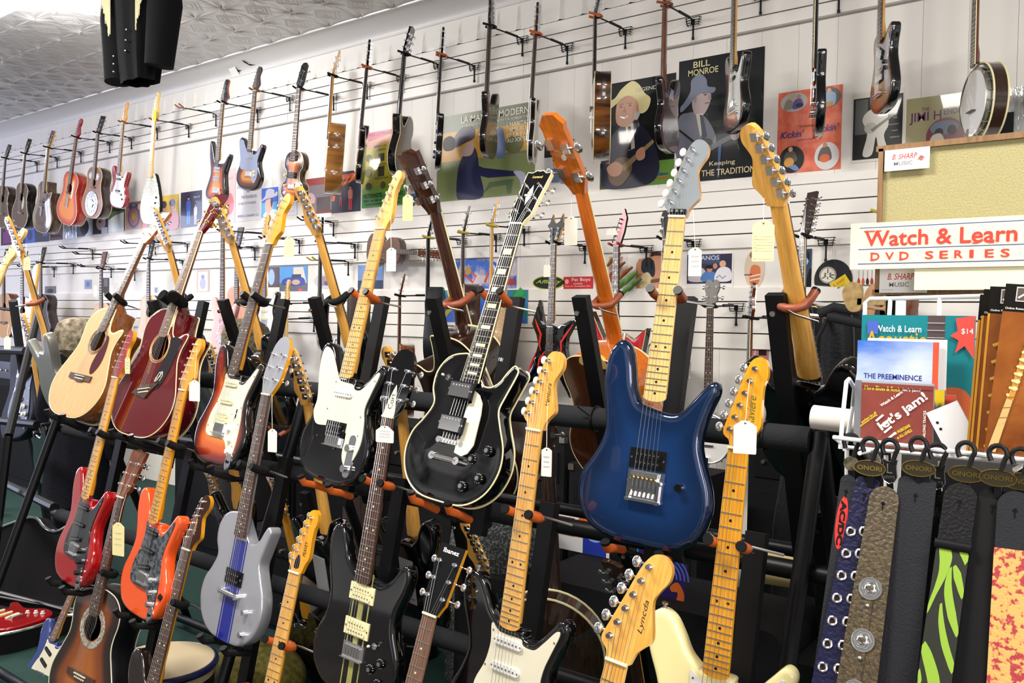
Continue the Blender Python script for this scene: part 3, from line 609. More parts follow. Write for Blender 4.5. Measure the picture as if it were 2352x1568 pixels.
# ceiling: pressed tin panels with star reliefs
PT = .345
def tin(x, y):
    u = (x+5.48)/PT; v = (y-4.35)/PT; u -= round(u); v -= round(v); r = math.hypot(u, v); th = math.atan2(v, u)
    tri = lambda q: abs((q % 1)-.5)*2
    ray_ = tri(th*8/(2*math.pi)+.5)*max(0, 1-r/.52)*min(1, r/.03); d = abs(u)+abs(v)
    dia = tri(d*9)*(1 if .60 < d < .94 else 0)
    bead = max(0, 1-abs(v)/.03)+max(0, 1-abs(u)/.02)*.5
    return 3.84-.015*ray_-.0045*dia-.008*bead
xs = np.arange(-12.4, .6, .0092); ys = np.arange(2.28, 4.354, .0092)
me_v = [(float(x), float(y), tin(float(x), float(y))) for y in ys for x in xs]; nx_ = len(xs)
me_f = [(j*nx_+i, (j+1)*nx_+i, (j+1)*nx_+i+1, j*nx_+i+1) for j in range(len(ys)-1) for i in range(nx_-1)]
o = len(me_v); me_v += [(-13.2, -3.2, 3.84), (-13.2, 2.28, 3.84), (2.4, 2.28, 3.84), (2.4, -3.2, 3.84), (.58, 2.28, 3.84), (.58, 4.37, 3.84), (2.4, 4.37, 3.84)]
me_f += [(o, o+1, o+2, o+3), (o+4, o+5, o+6, o+2)]
me = bpy.data.meshes.new('ceiling'); me.from_pydata(me_v, [], me_f); me.materials.append(mat('#b4b1ae', .30, .30))
CEIL = ob('ceiling', me); CEIL['kind'] = 'structure'
b = MB(); prof = [(4.34, 3.838)]+[(4.36+.19*math.sin(R(a)), 3.735+.10*math.cos(R(a))) for a in range(0, 91, 10)]; n = len(prof)
b.add([(x, y, z) for x in (X0, X1) for y, z in prof], [(i, i+1, n+i+1, n+i) for i in range(n-1)], mat('#cfccc8', .45))
b.tube([(X0, 4.352, 3.836), (X1, 4.352, 3.836)], .010, mat('#e4e1de', .3, .2), 8); b.tube([(X0, 4.545, 3.732), (X1, 4.545, 3.732)], .009, mat('#dcd8d2', .4), 8)
structure('trim_2', b)
def cove(px, py):
    for i in range(200):
        y = 4.30+.0013*i; P = at(px, py, y); s_ = min(1, max(0, (y-4.36)/.19)); z = 3.735+.10*math.sqrt(1-s_*s_)
        if P.z > z-.004: return P+Vector((0, -.004, -.004))
    return P
b = MB(); dk = mat('#2a201a', .8)
for P in ([(555, 137), (562, 143), (575, 150), (588, 148), (572, 146), (562, 139)], [(534, 156), (541, 159), (556, 161), (546, 165)], [(444, 148), (449, 154), (459, 158), (450, 155)], [(480, 146), (489, 150), (485, 148)]):
    V = [cove(*p) for p in P]; b.add(V, [tuple(range(len(V)))], dk)
b.add([cove(525, 158), cove(540, 152), cove(553, 176), cove(538, 178)], [(0, 1, 2, 3)], mat('#eeeae4', .5))
ob('peeled_paint', b, CEIL)
# floor
structure('floor_2', MB().box(((X0+X1)/2, -1.1, -.05), (X1-X0, 4.2, .1), noisy('#4a4540', '#5c5650', 3, .5)))  # unseen aisle floor, made neutral so chrome does not reflect green
structure('floor', MB().box(((X0+X1)/2, 2.82, -.05), (X1-X0, 3.64, .1), noisy('#0c2b26', '#164038', 220, .95, lo=.35, hi=.65, bump=.6)))
# ceiling fixture just inside the top left corner
P = onz(25, -12, 3.78); b = MB(); b.box((0, 0, .02), (1.3, .30, .05), mat('#f4f4f2', .4)); t = ob('ceiling_light', b); t.location = P; tag(t, 'fluorescent ceiling fixture at the top left of the tin ceiling', 'ceiling light')
for y in (-.08, .08): ob('lamp_tube', MB().cyl((-.6, y, -.03), (.6, y, -.03), .016, mat('#ffffff', .3, emit=9.), 12), t)
pl = area('fixture_glow', (P.x+.05, P.y, P.z-.03), (P.x+.05, P.y, 0), 1.2, .2, 22, (1, .98, .95))
pt = bpy.data.lights.new('fixture_spill', 'POINT'); pt.energy = 60; pt.shadow_soft_size = .12; po = bpy.data.objects.new('fixture_spill', pt); COL.objects.link(po); po.location = (P.x+.1, P.y+.05, 3.60)
# ------------------------------------------------------------------ guitars on the three-tier rack, facing the camera
SUN3 = [(0, '#0a0606'), (.012, '#1c0a08'), (.032, '#7a1c10'), (.062, '#c4561c'), (.11, '#d98a34')]
NAVY = burst([(0, '#0c1c38'), (.02, '#163058'), (.08, '#1c4076')], .10, 1., .45)
BLK = mat('#07070a', .08, coat=1.); RED = mat('#98090f', .15, coat=1.); ORG = mat('#e8551c', .18, coat=1.); SILV = mat('#b4b6be', .25, .55, coat=.8)
CRM = mat('#efe2a4', .2, coat=1.); MAHS = wood('#6a3814', '#8a5020', .18, 1.); WINE = mat('#5a0c14', .1, coat=1.)
RK = {}   # matrices by key for the rack hardware
GRP = dict(f='guitars facing out on the top tier of the rack', l='guitars facing out on the middle tier of the rack', m='guitars facing out on the bottom tier of the rack', b='guitars facing the wall on the top tier', c='guitars facing the wall on the middle tier', d='instruments facing the wall on the bottom tier', e='instruments in the left corner', g='instruments in the left corner')
def G(key, name, label, M, s, group=None): group = group or GRP[key[0]]; s = dict(s, near=1); RK[key] = (M, s); return guitar(name, label, s.get('cat', 'electric guitar'), M, s, group)
HD = .187
# natural cutaway acoustic
def soundring(c1, rr, z=.345, cx=0):
    def f(b):
        for q, w_ in ((rr+.012, .0022), (rr+.006, .0012), (rr+.003, .001)): b.tube([(cx+q*math.cos(R(a)), -.0006, z+q*math.sin(R(a))) for a in range(0, 360, 10)], w_, c1, 4, closed=True)
        return 'rosette'
    return f
def guardpoly(poly, m, nm='pickguard', y=-.0022):
    def f(b): b.prism(spline(poly, 4), y, .001, m); return nm
    return f
SPR = wood('#cb9560', '#d9a878', .38, .15, 30, 10)
G('f1', 'acoustic_guitar', 'natural spruce top cutaway acoustic guitar on the top tier of the rack', place((186, 866), .175, (329, 559), .82, 2, tilt=.05),
  dict(cat='acoustic guitar', body='dreadcut', T=.105, r=.002, hole=(0, .345, .049), mf=SPR, ms=MAHS, mb=MAHOG, bind=CREAM, ac='cut', neck='roset', nkm=wood('#8a4a1c', '#a55f28', .25, .7), fb=.395, nut=.82, br=.175, head='flat', hm=mat('#e0cfa6', .4), bridge='acoustic', join=.495,
       x=[soundring(mat('#7a6a58', .4), .049), guardpoly([(.050, .375), (.075, .365), (.095, .31), (.098, .25), (.075, .205), (.050, .20), (.036, .235), (.040, .285), (.058, .32), (.060, .350)], mat('#4a1420', .2, coat=1.))]))
G('f2', 'acoustic_guitar', 'wine red cutaway acoustic guitar with a black pickguard on the top tier of the rack', place((334, 896), .175, (459, 533), .82, 1, tilt=.05),
  dict(cat='acoustic guitar', body='dreadcut', T=.105, r=.002, hole=(0, .345, .049), mf=WINE, ms=WINE, bind=CREAM, ac='cut', neck='rosel', nkm=WINE, fb=.395, nut=.82, br=.175, head='flat', hm=WINE, met=GOLD, fbind=CREAM, bridge='wing', bang=-12, join=.495,
       x=[soundring(mat('#c9a06a', .4), .049), guardpoly([(.052, .385), (.10, .392), (.124, .378), (.114, .30), (.100, .24), (.074, .19), (.045, .195), (.034, .24), (.048, .285), (.062, .335)], mat('#1d1a20', .15, coat=1.)),
          lambda b: (b.tube([(.058+.018*math.cos(t*.9)*(.5+t/20), -.0028, .235+.022*math.sin(t*1.1)) for t in range(16)], .0012, IVORY, 4), 'inlay_ornament')[1]]))
strat = dict(body='strat', T=.043, r=.009, head='strat', guard='strat', gm=IVORY, pu=[('s_cream', .283, 0), ('s_cream', .222, 0), ('s_cream', .165, -10)], kn=[('white', .062, .135), ('white', .083, .100), ('white', .093, .062)], kgy=-.002, bridge='trem')
jack = lambda b: (b.prism([(.098+.018*math.cos(R(a))+.004, .03+.03*math.sin(R(a))) for a in range(0, 360, 20)], -.003, .001, CHROME), b.cyl((.10, -.003, .03), (.10, -.007, .03), .006, BLACKP, 12), 'jack_plate')[2]
swch = lambda b: (b.box((.078, -.004, .188), (.003, .003, .03), BLACKP), b.cyl((.078, -.004, .188), (.079, -.018, .186), .002, WHITEP, 8), b.sph((.079, -.02, .186), .0045, WHITEP), 'selector_switch')[3]
strap_btn = lambda z=.418, x=-.132: (lambda b: (b.cyl((x, .02, z), (x, .02, z+.010), .004, CHROME, 10), b.cyl((x, .02, z+.010), (x, .02, z+.014), .008, CHROME, 12), 'strap_button')[2])
G('f3', 'electric_guitar', 'three tone sunburst electric guitar with a white pickguard on the top tier of the rack', place((508, 978), .137, (622, 562), .785, -5, tilt=.05),
  dict(strat, mf=burst(SUN3), ms=BLK, neck='rose', nkm=AMBER, pu=[('s_cream', .283, 0), ('s_cream', .222, 0), ('zebra', .165, 0)], x=[jack, swch, strap_btn()]))
G('f4', 'electric_guitar', 'black electric guitar with a large white pickguard and maple fretboard on the top tier', place((769, 1003), .137, (878, 527), .785, -3, tilt=.06),
  dict(body='squier' if 'squier' in BODY else 'strat', T=.043, r=.009, head='tele', guard='squier', gm=IVORY, pu=[('s_white', .268, 0), ('black', .160, 0)], bridge='trem', mf=BLK, neck='maple', logo=('Squier', .016, .088, .014, .058, '#2a2018', 'v'),
       x=[swch and (lambda b: (b.prism(rounded(.030, .125, .013, .088, .092), -.004, 0, CHROME), b.cyl((.088, -.003, .115), (.088, -.020, .115), .011, CHROME, 18), b.cyl((.088, -.003, .055), (.088, -.020, .055), .011, CHROME, 18), 'control_plate')[3]), strap_btn(), jack and (lambda b: (b.cyl((.148, .02, .05), (.156, .02, .047), .009, CHROME, 14), 'output_jack')[1])]))
def diamond(b):
    for x, z, w_, h in ((0, .118, .020, .030), (0, .078, .020, .030)): b.add([(x-w_/2, -.0006, z-h/2), (x+w_/2, -.0006, z-h/2), (x, -.0006, z+h/2)] if z > .1 else [(x-w_/2, -.0006, z+h/2), (x, -.0006, z-h/2), (x+w_/2, -.0006, z+h/2)], [(0, 1, 2)], IVORY)
    b.box((0, -.0004, .098), (.034, .0006, .006), IVORY); b.box((0, -.0004, .098), (.005, .0008, .05), IVORY); return 'headstock_inlay'
toggle = lambda x, z, c: (lambda b: (b.cyl((x, -.002, z), (x, -.006, z), .009, CHROME, 16), b.cyl((x, -.004, z), (x-.004, -.02, z+.002), .0022, CHROME, 8), b.sph((x-.0045, -.024, z+.002), (.004, .006, .004), c), 'toggle_switch')[3])
G('f5', 'electric_guitar', 'black single cutaway electric guitar with cream binding and block inlays on the top tier', place((1045, 1018), .155, (1190, 517), .78, -1, tilt=.075),
  dict(body='lp', T=.055, r=.006, dome=.010, mf=BLK, bind=CREAM, fbind=CREAM, neck='ebony', nkm=BLK, fb=.322, nut=.78, br=.155, head='lp', hm=BLK, hms=CREAM, hbind=CREAM, inlay='block', guard='lp', gm=IVORY, gy=-.022, gsm=0, bridge='tom', act=.014,
       pu=[('chrome', .292, 0), ('chrome', .200, 0)], kn=[('hat', .080, .125), ('hat', .123, .155), ('hat', .072, .052), ('hat', .118, .082)], logo=('Legend', 0, .155, .011, .034, '#d8b45a', 't'), hx=[diamond],
       x=[toggle(-.085, .325, IVORY), strap_btn(.372, .125), lambda b: (b.cyl((.05, .055*.5, .397), (.05, .055*.5, .407), .007, CHROME, 12), 'strap_button')[1]]))
G('f6', 'electric_guitar', 'metallic blue double cutaway electric guitar with a maple fretboard on the top tier', place((1481, 1118), .142, (1558, 499), .79, 8, tilt=.05),
  dict(body='blue', T=.043, r=.016, mf=NAVY, ms=NAVY, neck='maplel', nkm=MAPLE, fb=.355, nut=.79, br=.142, head='strat', hm=mat('#aab2b8', .12, .5, coat=1.), hms=AMBER, pu=[('black', .208, 0)], bridge='floyd', kn=[('black', .085, .155)], button=mat('#f2f2ee', .2), 
       x=[strap_btn(.487, -.108), lambda b: (b.cyl((.160, .02, .055), (.170, .02, .05), .013, CHROME, 16), b.cyl((.168, .02, .051), (.171, .02, .0495), .006, BLACKP, 12), 'output_jack')[2]],
       hx=[lambda b: (b.box((0, -.003, .012), (.040, .006, .012), BLACKP), [b.cyl((-.012+i*.012, -.006, .012), (-.012+i*.012, -.012, .012), .0035, STEEL, 10) for i in range(3)], 'locking_nut')[2]]))
# ------------------------------------------------------------------ second tier, facing the camera
G('l1', 'electric_guitar', 'red electric guitar with a black pickguard on the middle tier at the left', place((172, 1255), .137, (270, 867), .785, -5, tilt=.05),
  dict(strat, gm=mat('#17171c', .25, coat=.5), mf=RED, neck='maple', nkm=AMBER, hm=RED, pu=[('s_black', .283, 0), ('s_black', .222, 0), ('s_black', .165, -10)], kn=[('black', .062, .135), ('black', .083, .100), ('black', .093, .062)], x=[jack]))
G('l2', 'electric_guitar', 'orange electric guitar with a dark pearl pickguard and yellow neck on the middle tier', place((330, 1321), .137, (425, 896), .785, -5, tilt=.05),
  dict(strat, gm=noisy('#1b1e24', '#5b6068', 55, .25, .8), mf=ORG, neck='amber', nkm=AMBER, pu=[('s_black', .283, 0), ('s_black', .222, 0), ('s_black', .165, -10)], kn=[('chrome', .062, .135), ('chrome', .083, .100), ('chrome', .093, .062)], x=[jack]))
BLUE = mat('#17227e', .25, coat=.8)
stripes = lambda b: (b.box((.0, -.0005, .16), (.052, .0012, .315), BLUE), [b.box((sx*.034, -.0005, .163), (.005, .0012, .322), BLUE) for sx in (-1, 1)], 'racing_stripe')[2]
G('l3', 'electric_guitar', 'silver single cutaway electric guitar with a blue racing stripe on the middle tier', place((531, 1362), .15, (617, 906), .785, -2, tilt=.05),
  dict(body='lp', T=.045, r=.007, mf=SILV, neck='rose', nkm=SILV, fb=.335, head='taper', hm=SILV, hms=AMBER, button=CHROME, bridge='wrap', br=.15, pu=[('black', .20, 0)], kn=[('chrome', .095, .115), ('chrome', .098, .048)], x=[stripes]))
cort = lambda b: (b.prism([(-.020, .0), (.020, .0), (.019, .02), (.006, .075), (0, .092), (-.006, .075), (-.019, .02)], -.0012, .001, IVORY), b.text('Cort', mat('#20190e', .4), (-.007, -.0016, .028), .014, .04, ux=(0, 0, 1), uz=(-1, 0, 0)) if 0 else b.text('Cort', mat('#20190e', .4), (.006, -.0016, .022), .016, .044, ux=(0, 0, 1), uz=(-1, 0, 0)), 'truss_rod_cover')[2]
lam = lambda b: ([b.box((x, -.0005, .18), (w_, .0012, .34), wood('#8d8a4a', '#a3a060', .25, .6)) for x, w_ in ((0, .018), (-.03, .004), (.03, .004))], 'laminate_stripe')[1]
G('l4', 'electric_guitar', 'black double cutaway electric guitar with cream pickups on the middle tier', place((813, 1490), .137, (897, 957), .785, 3, tilt=.07),
  dict(body='dc', T=.043, r=.010, mf=BLK, neck='rose', nkm=BLK, fb=.33, head='taper', hm=BLK, hbind=None, bridge='trem', pu=[('cream', .292, 0), ('cream', .195, 0)], hx=[cort],
       kn=[('hat', .072, .105), ('hat', .105, .13), ('hat', .070, .05), ('hat', .105, .075)], x=[lam, toggle(.075, .168, IVORY), strap_btn(.455, -.128)]))
G('l5', 'electric_guitar', 'black electric guitar with a white pickguard and plain maple headstock on the middle tier', place((1175, 1434), .325, (1232, 986), .785, 0, tilt=.06),
  dict(strat, mf=BLK, neck='maple', pu=[('s_white', .283, 0), ('s_white', .222, 0), ('s_white', .165, -10)], button=mat('#eee8dc', .3), logo=('Ventura', .031, .060, .011, .052, '#3a2410', 'v'), x=[strap_btn()]))
G('l6', 'electric_guitar', 'cream double cutaway electric guitar with a yellow neck, right end of middle tier', place((1647, 1543), .325, (1699, 1028), .785, 5, tilt=.05),
  dict(strat, mf=CRM, gm=WHITEP, neck='amber', nkm=AMBER, head='peavey', pu=[('s_white', .283, 0), ('s_white', .222, 0)], logo=('Xaviere', .026, .045, .018, .064, '#5d6a30', 'v'), x=[strap_btn()]))
# ------------------------------------------------------------------ bottom tier
G('m2', 'acoustic_guitar', 'brown sunburst round shouldered acoustic guitar on the bottom tier at the left', place((187, 1552), .17, (282, 1141), .82, 4, tilt=.05),
  dict(cat='acoustic guitar', body='dread', bsc=.97, T=.10, r=.002, hole=(0, .345, .049), mf=burst([(0, '#120906'), (.03, '#23110a'), (.07, '#7a3a12'), (.13, '#a2591f')], .2, .8), ms=BLACKP, bind=IVORY, neck='rose', nkm=MAHOG, fb=.395, nut=.82, br=.17, head='lp', hm=MAHOG, bridge='acoustic', join=.485,
       x=[lambda b: (b.add([(q*math.cos(R(a)), -.0012, .345+q*math.sin(R(a))) for q in (.052, .076) for a in range(0, 360, 10)], [(i, (i+1) % 36, 36+(i+1) % 36, 36+i)[::-1] for i in range(36)], noisy('#6a675c', '#b9b5a4', 120, .5)), 'rosette')[1]]))
zt = lambda f, br=.137, sc=.648: br+sc*(2**(-f/12)+2**(-(f-1)/12))/2
G('m3', 'electric_guitar', 'bottom tier guitar with rosewood neck and dark lettered headstock', place((379, 1479), zt(12), (434, 1261), .785, 4, tilt=.05),
  dict(strat, mf=mat('#1c1412', .2, coat=1.), neck='rose', nkm=AMBER, hm=WALNUT, hms=AMBER, logo=('Squier', .020, .05, .014, .06, '#d8c9a0', 'v')))
G('m4', 'electric_guitar', 'bottom tier electric guitar with pointed maple headstock beside the silver guitar', place((630, 1562), zt(12), (682, 1313), .785, 6, tilt=.06),
  dict(strat, mf=RED, neck='maple', nkm=AMBER, head='peavey', logo=('PEAVEY', .026, .05, .012, .045, '#2a2018', 'v'), hx=[lambda b: (b.prism(spline([(-.010, .012), (.006, .012), (.009, .028), (.004, .05), (-.005, .045), (-.010, .028)], 4), -.0012, 0, BLACKP), 'truss_rod_cover')[1]]))
G('m5', 'electric_guitar', 'bottom tier electric guitar with a black square ended headstock and worn rosewood neck', place((960, 1543), zt(5), (992, 1410), .785, 8, y=(1.50, 1.53)),
  dict(strat, mf=BLK, neck='rosel', nkm=wood('#2a1710', '#3a2216'), head='flat', hm=BLACKP, hms=AMBER, logo=('Ibanez', .0, .158, .012, .048, '#e8e6e0', 't')))
G('m6', 'electric_guitar', 'bottom tier electric guitar with a large headed maple neck lettered in script', place((1409, 1568), .745, (1421, 1517), .785, 8, y=(1.47, 1.48)),
  dict(strat, mf=BLK, neck='maple', nkm=MAPLE, hsc=1.08, logo=('Lyncda', .032, .055, .011, .055, '#3a2a18', 'v')))
G('m1', 'electric_guitar', 'white electric guitar half hidden at the far left of the bottom tier', place((124, 1468), .325, (182, 1330), .66, 4, y=(1.86, 1.98)),
  dict(strat, mf=mat('#2b3c78', .2, coat=1.), gm=IVORY, neck='rosel', nkm=AMBER, head=None, pu=[('s_black', .26, 20), ('s_black', .20, 20)]))
# ------------------------------------------------------------------ back row of the rack, facing the wall
BK = dict(near=0)
G('b1', 'acoustic_bass', 'orange brown acoustic bass seen from behind with four large chrome tuners', place((1412, 785), .5, (1286, 243), 1.232, -10, back=True, tilt=0),
  dict(cat='bass guitar', body='dread', T=.11, r=.003, mf=SPR, ms=ORANGEW, mb=wood('#3a1a0c', '#4a2410', .15, 1.), bind=CREAM, fbind=CREAM, neck='roset', nkm=ORANGEW, fb=.45, nut=.98, br=.15, head='bass', hm=BLK, hms=ORANGEW, join=.5, strings=1, w0=.062, w1=.046, pegs=1.6,
       hx=[lambda b: (b.cyl((0, .016, .12), (0, .0175, .12), .009, mat('#c9c4b8', .5), 16), 'sticker')[1]], x=[lambda b: (b.prism(spline([(-.05, .47), (-.045, .5), (0, .515), (.045, .5), (.05, .47)], 4), .098, .112, wood('#c9a257', '#d8b56a', .3, .6)), 'heel_cap')[1]]))
G('b2', 'acoustic_guitar', 'dark brown cutaway acoustic guitar seen from behind with a cream bound back', place((1063, 745), .5, (958, 338), 1.0, -10, back=True, y=(2.44, 2.22)),
  dict(cat='acoustic guitar', body='dreadcut', T=.10, r=.003, mf=SPR, ms=wood('#1c0c06', '#2c150b', .15, 1.), mb=wood('#120806', '#1e0e09', .12, 1.), bind=CREAM, fbind=CREAM, neck='roset', nkm=WALNUT, fb=.45, nut=.82, br=.16, head='lp', hm=BLK, hms=WALNUT, join=.5))
bst = dict(strat, x=[])
G('b3', 'electric_guitar', 'maple neck electric guitar seen from behind, black body next to the white pickguard guitar', place((803, 800), .325, (697, 427), .972, -8, back=True),
  dict(bst, mf=BLK, neck='rose', nkm=MAPLE))
G('b4', 'electric_guitar', 'maple neck electric guitar seen from behind, rising behind the sunburst guitar', place((603, 805), .325, (500, 452), .972, -8, back=True), dict(bst, mf=BLK, neck='rose', nkm=MAPLE))
G('b5', 'electric_guitar', 'maple neck electric guitar seen from behind, rising between the two acoustics', place((446, 805), .325, (362, 478), .972, -8, back=True), dict(bst, mf=mat('#3a3438', .3, coat=1.), neck='rose', nkm=MAPLE))
G('b7', 'bass_guitar', 'black bass seen from behind with a wide maple neck, right end of rack', place((1858, 870), .325, (1752, 283), .972, -12, back=True), dict(bst, cat='bass guitar', mf=BLK, ms=BLK, neck='rose', nkm=MAPLE, w0=.06, x=[lambda b: (b.box((0, .0435, .305), (.06, .003, .055), BLACKP), [b.cyl((x, .045, z), (x, .047, z), .0035, CHROME, 10) for x in (-.022, .022) for z in (.285, .325)], 'neck_plate')[2]]))
SG = mat('#8f9088', .35, .5, coat=.6)
G('b6', 'electric_guitar', 'silver grey electric guitar with maple neck seen from behind at the far left', place((112, 800), .325, (22, 497), .972, -6, back=True), dict(bst, mf=SG, neck='rose', nkm=MAPLE))
# far left rack neighbours
G('g1', 'electric_guitar', 'maple neck electric guitar cut off by the left edge, head at shelf height', place((-70, 820), .325, (15, 608), .785, 4, y=(2.10, 2.30)), dict(strat, mf=SUN3 and burst(SUN3), neck='maplel', nkm=MAPLEL))
# ------------------------------------------------------------------ the racks
def root_at(name, label, cat, M=None): return empty(name, M or Matrix(), label, cat)
rack = root_at('guitar_rack', 'black steel tiered guitar rack with foam covered rails holding the front rows', 'guitar rack')
xR = at(1858, 1005, 1.97).x; zT = at(1400, 967, 1.97).z; xL = -4.15
def seg(nm, P, r, m, n=10, par=rack): b = MB(); b.tube(P, r, m, n); return ob(nm, b, par)
seg('foam_rail', [(xL, 1.99, zT), (xR, 1.99, zT)], .031, FOAM, 20)
for px in (423, 900, 1352, 1745): 
    P = at(px, 905+(px-900)*.13, 1.95); b = MB(); b.tube([(P.x+.034*0, 1.99+.034*math.cos(R(a)), zT+.034*math.sin(R(a))) for a in range(0, 360, 30)], .003, BLACKP, 6, closed=True); b.tube([(P.x, 1.955, zT+.01), (P.x-.03, 1.94, zT+.035)], .002, BLACKP, 5); ob('cable_tie', b, rack)
TIERS = [(1.62, 1.02), (1.52, .44)]
ZB1 = at(1650, 1275, 1.93).z; ZB2 = at(1050, 1475, 1.90).z
for y, z in ((1.93, ZB1), (1.90, ZB2)):
    seg('tier_rail', [(xL, y, z), (xR+.10, y, z)], .022, BLACKM, 14)
    seg('foam_sleeve', [(xL+.05, y, z), (-1.42, y, z)], .029, FOAM, 16)
    seg('foam_sleeve', [(-1.02, y, z), (-.93, y, z)], .036, FOAM, 16)
for y, z in ((2.36, at(1780, 1255, 2.36).z), (2.42, .455), (1.62, .06), (2.5, .06)): seg('tier_rail', [(xL, y, z), (xR+.02, y, z)], .020, BLACKM, 12)
for x in (xR+.015, xL, -2.45):
    seg('leg', [(x, 2.0, 1.40), (x, 1.50, 0)], .019, BLACKM, 10); seg('leg', [(x, 2.0, 1.40), (x, 2.60, 0)], .019, BLACKM, 10)
P = (xR+.10, 1.93, ZB1); b = MB()
b.tube([(P[0]-.02, P[1], P[2]), (P[0]+.05, P[1], P[2])], .014, BLACKM, 10)
b.tube([(P[0]+.05, P[1]-.0, P[2]), (P[0]+.085, P[1], P[2])], .034, BLACKP, 7); ob('clamp_knob', b, rack)
def post(pt, y0, z1, slope=.26, wd=.045, par=rack):
    T = at(pt[0], pt[1], y0); B = Vector((T.x, y0-(T.z-z1)*slope, z1)); d = (T-B)
    b = MB(); rot = Matrix(((1, 0, 0), (0, 1, 0), (0, 0, 1))); ang = math.atan2(d.y, d.z); rm = Matrix.Rotation(-ang, 3, 'X')
    b.box((T+B)/2, (wd, .025, d.length), BLACKM, rot=rm); b.cyl(T+Vector((0, -.014, -.045)), T+Vector((0, -.020, -.047)), .007, CHROME, 8); return ob('post', b, par)
for p in ((468, 693), (652, 688), (880, 682), (1187, 684), (1580, 683)): post(p, 1.99, 1.05, .24)
for p in ((349, 690), (512, 688), (722, 683), (995, 683), (1334, 680), (1782, 675)): post(p, 1.97, .95, -.36)
for p in ((658, 1050), (925, 1098), (1264, 1154), (1740, 1222), (445, 1015), (285, 985)): post(p, 1.80, .10, .22)
for p in ((700, 1130), (1050, 1180), (1440, 1240), (1880, 1180)): post(p, 2.25, .10, -.3)
def local_z(M, py):
    lo, hi = -.2, 1.3
    for _ in range(40):
        m = (lo+hi)/2
        if proj(M @ Vector((0, 0, m)))[1] > py: lo = m
        else: hi = m
    return m
def yoke(key, py, rub, side=1, reach=.095, w_=.034):
    M, s = RK[key]; z = local_z(M, py); pts = []
    for a in range(-60, 241, 20): pts.append(((w_+.004)*math.cos(R(a))*1.15*side, .030-.001+.026*math.sin(R(a+0))*1.0, z))
    U = [(-w_*side, -.034, z+.012), (-w_*side, -.010, z+.004), (-w_*.95*side, .015, z), (-w_*.5*side, .030, z), (0, .034, z), (w_*.5*side, .030, z), (w_*.95*side, .015, z), (w_*side, -.010, z+.004), (w_*side, -.034, z+.012)]
    b = MB(); b.T = M; b.tube([(0, .038, z), (w_*side, .052, z-.002), (reach*side, .060, z-.006)], .003, STEEL, 8, flat=.5); yo = ob('neck_yoke', b, rack)
    b = MB(); b.T = M; b.tube(U, .0105 if rub is not RUBBK else .013, rub, 10); ob('rubber_sleeve', b, yo)
    for q in (U[0], U[-1]): b = MB(); b.T = M; v = Vector(q); b.tube([v, v+Vector((0, -.006, .002))], .0112, BLACKP, 10); ob('end_cap', b, yo)
def cradle(key, rub, w_=.065, T=None, z=-.006, xo=0.):
    M, s = RK[key]; T = T or s['T']
    b = MB(); b.T = M; b.tube([(-w_+xo, T+.02, z-.022), (xo, T+.04, z-.03), (w_+xo, T+.02, z-.022)], .007, BLACKM, 8); b.tube([(xo, T+.03, z-.03), (xo, T+.09, z-.02)], .009, BLACKM, 8); c = ob('body_cradle', b, rack)
    for sx in (-1, 1):
        b = MB(); b.T = M; x = sx*w_+xo; b.tube([(x*.9, T+.02, z-.020), (x, T*.4, z-.012), (x, -.022, z-.010), (x*1.02, -.036, z+.004)], .0105, rub, 10); p = ob('rubber_sleeve', b, c)
        b = MB(); b.T = M; b.tube([(x*1.02, -.036, z+.004), (x*1.025, -.040, z+.010)], .0115, BLACKP, 10); ob('end_cap', b, p)
for k, r in (('f1', RUBBK), ('f2', RUBBK), ('f3', RUBBK), ('f4', RUBOR), ('f5', RUBOR), ('f6', RUBOR), ('l1', RUBBK), ('l2', RUBBK), ('l3', RUBBK), ('l4', RUBOR), ('l5', RUBOR), ('l6', RUBOR)): cradle(k, r)
for k, py, r, sd in (('f1', 690, RUBBK, 1), ('f3', 690, RUBBK, 1), ('f4', 685, RUBOR, 1), ('f5', 688, RUBOR, 1), ('f6', 682, RUBBR, 1), ('l1', 1000, RUBBK, 1), ('l2', 1025, RUBBK, 1), ('l3', 1078, RUBBK, 1), ('l4', 1114, RUBOR, 1), ('l5', 1185, RUBOR, 1), ('l6', 1255, RUBOR, 1), ('m2', 1316, RUBBK, 1), ('m3', 1385, RUBBK, 1), ('m4', 1482, RUBOR, 1),
                     ('b1', 693, RUBBR, -1), ('b2', 693, RUBBR, -1), ('b3', 688, RUBBK, -1), ('b4', 690, RUBBK, -1), ('b5', 690, RUBBK, -1), ('b7', 692, RUBBR, -1), ('b6', 695, RUBBR, 1)): yoke(k, py, r, sd)
M, s = RK['f2']; z = local_z(M, 692); b = MB(); b.T = M
b.tube([(-.034, -.045, z+.01), (-.034, .0, z), (0, .034, z), (.034, .0, z), (.034, -.045, z+.01), (.06, -.055, z)], .022, mat('#0b0b0c', 1., bump=1., bscale=500.), 10); ob('fleece_cover', b, rack)
for k in ('b1', 'b2', 'b3', 'b4', 'b5', 'b7', 'b6'): cradle(k, RUBBR)
for k in ('m1', 'm2', 'm3', 'm4', 'm5', 'm6'): cradle(k, RUBBR)
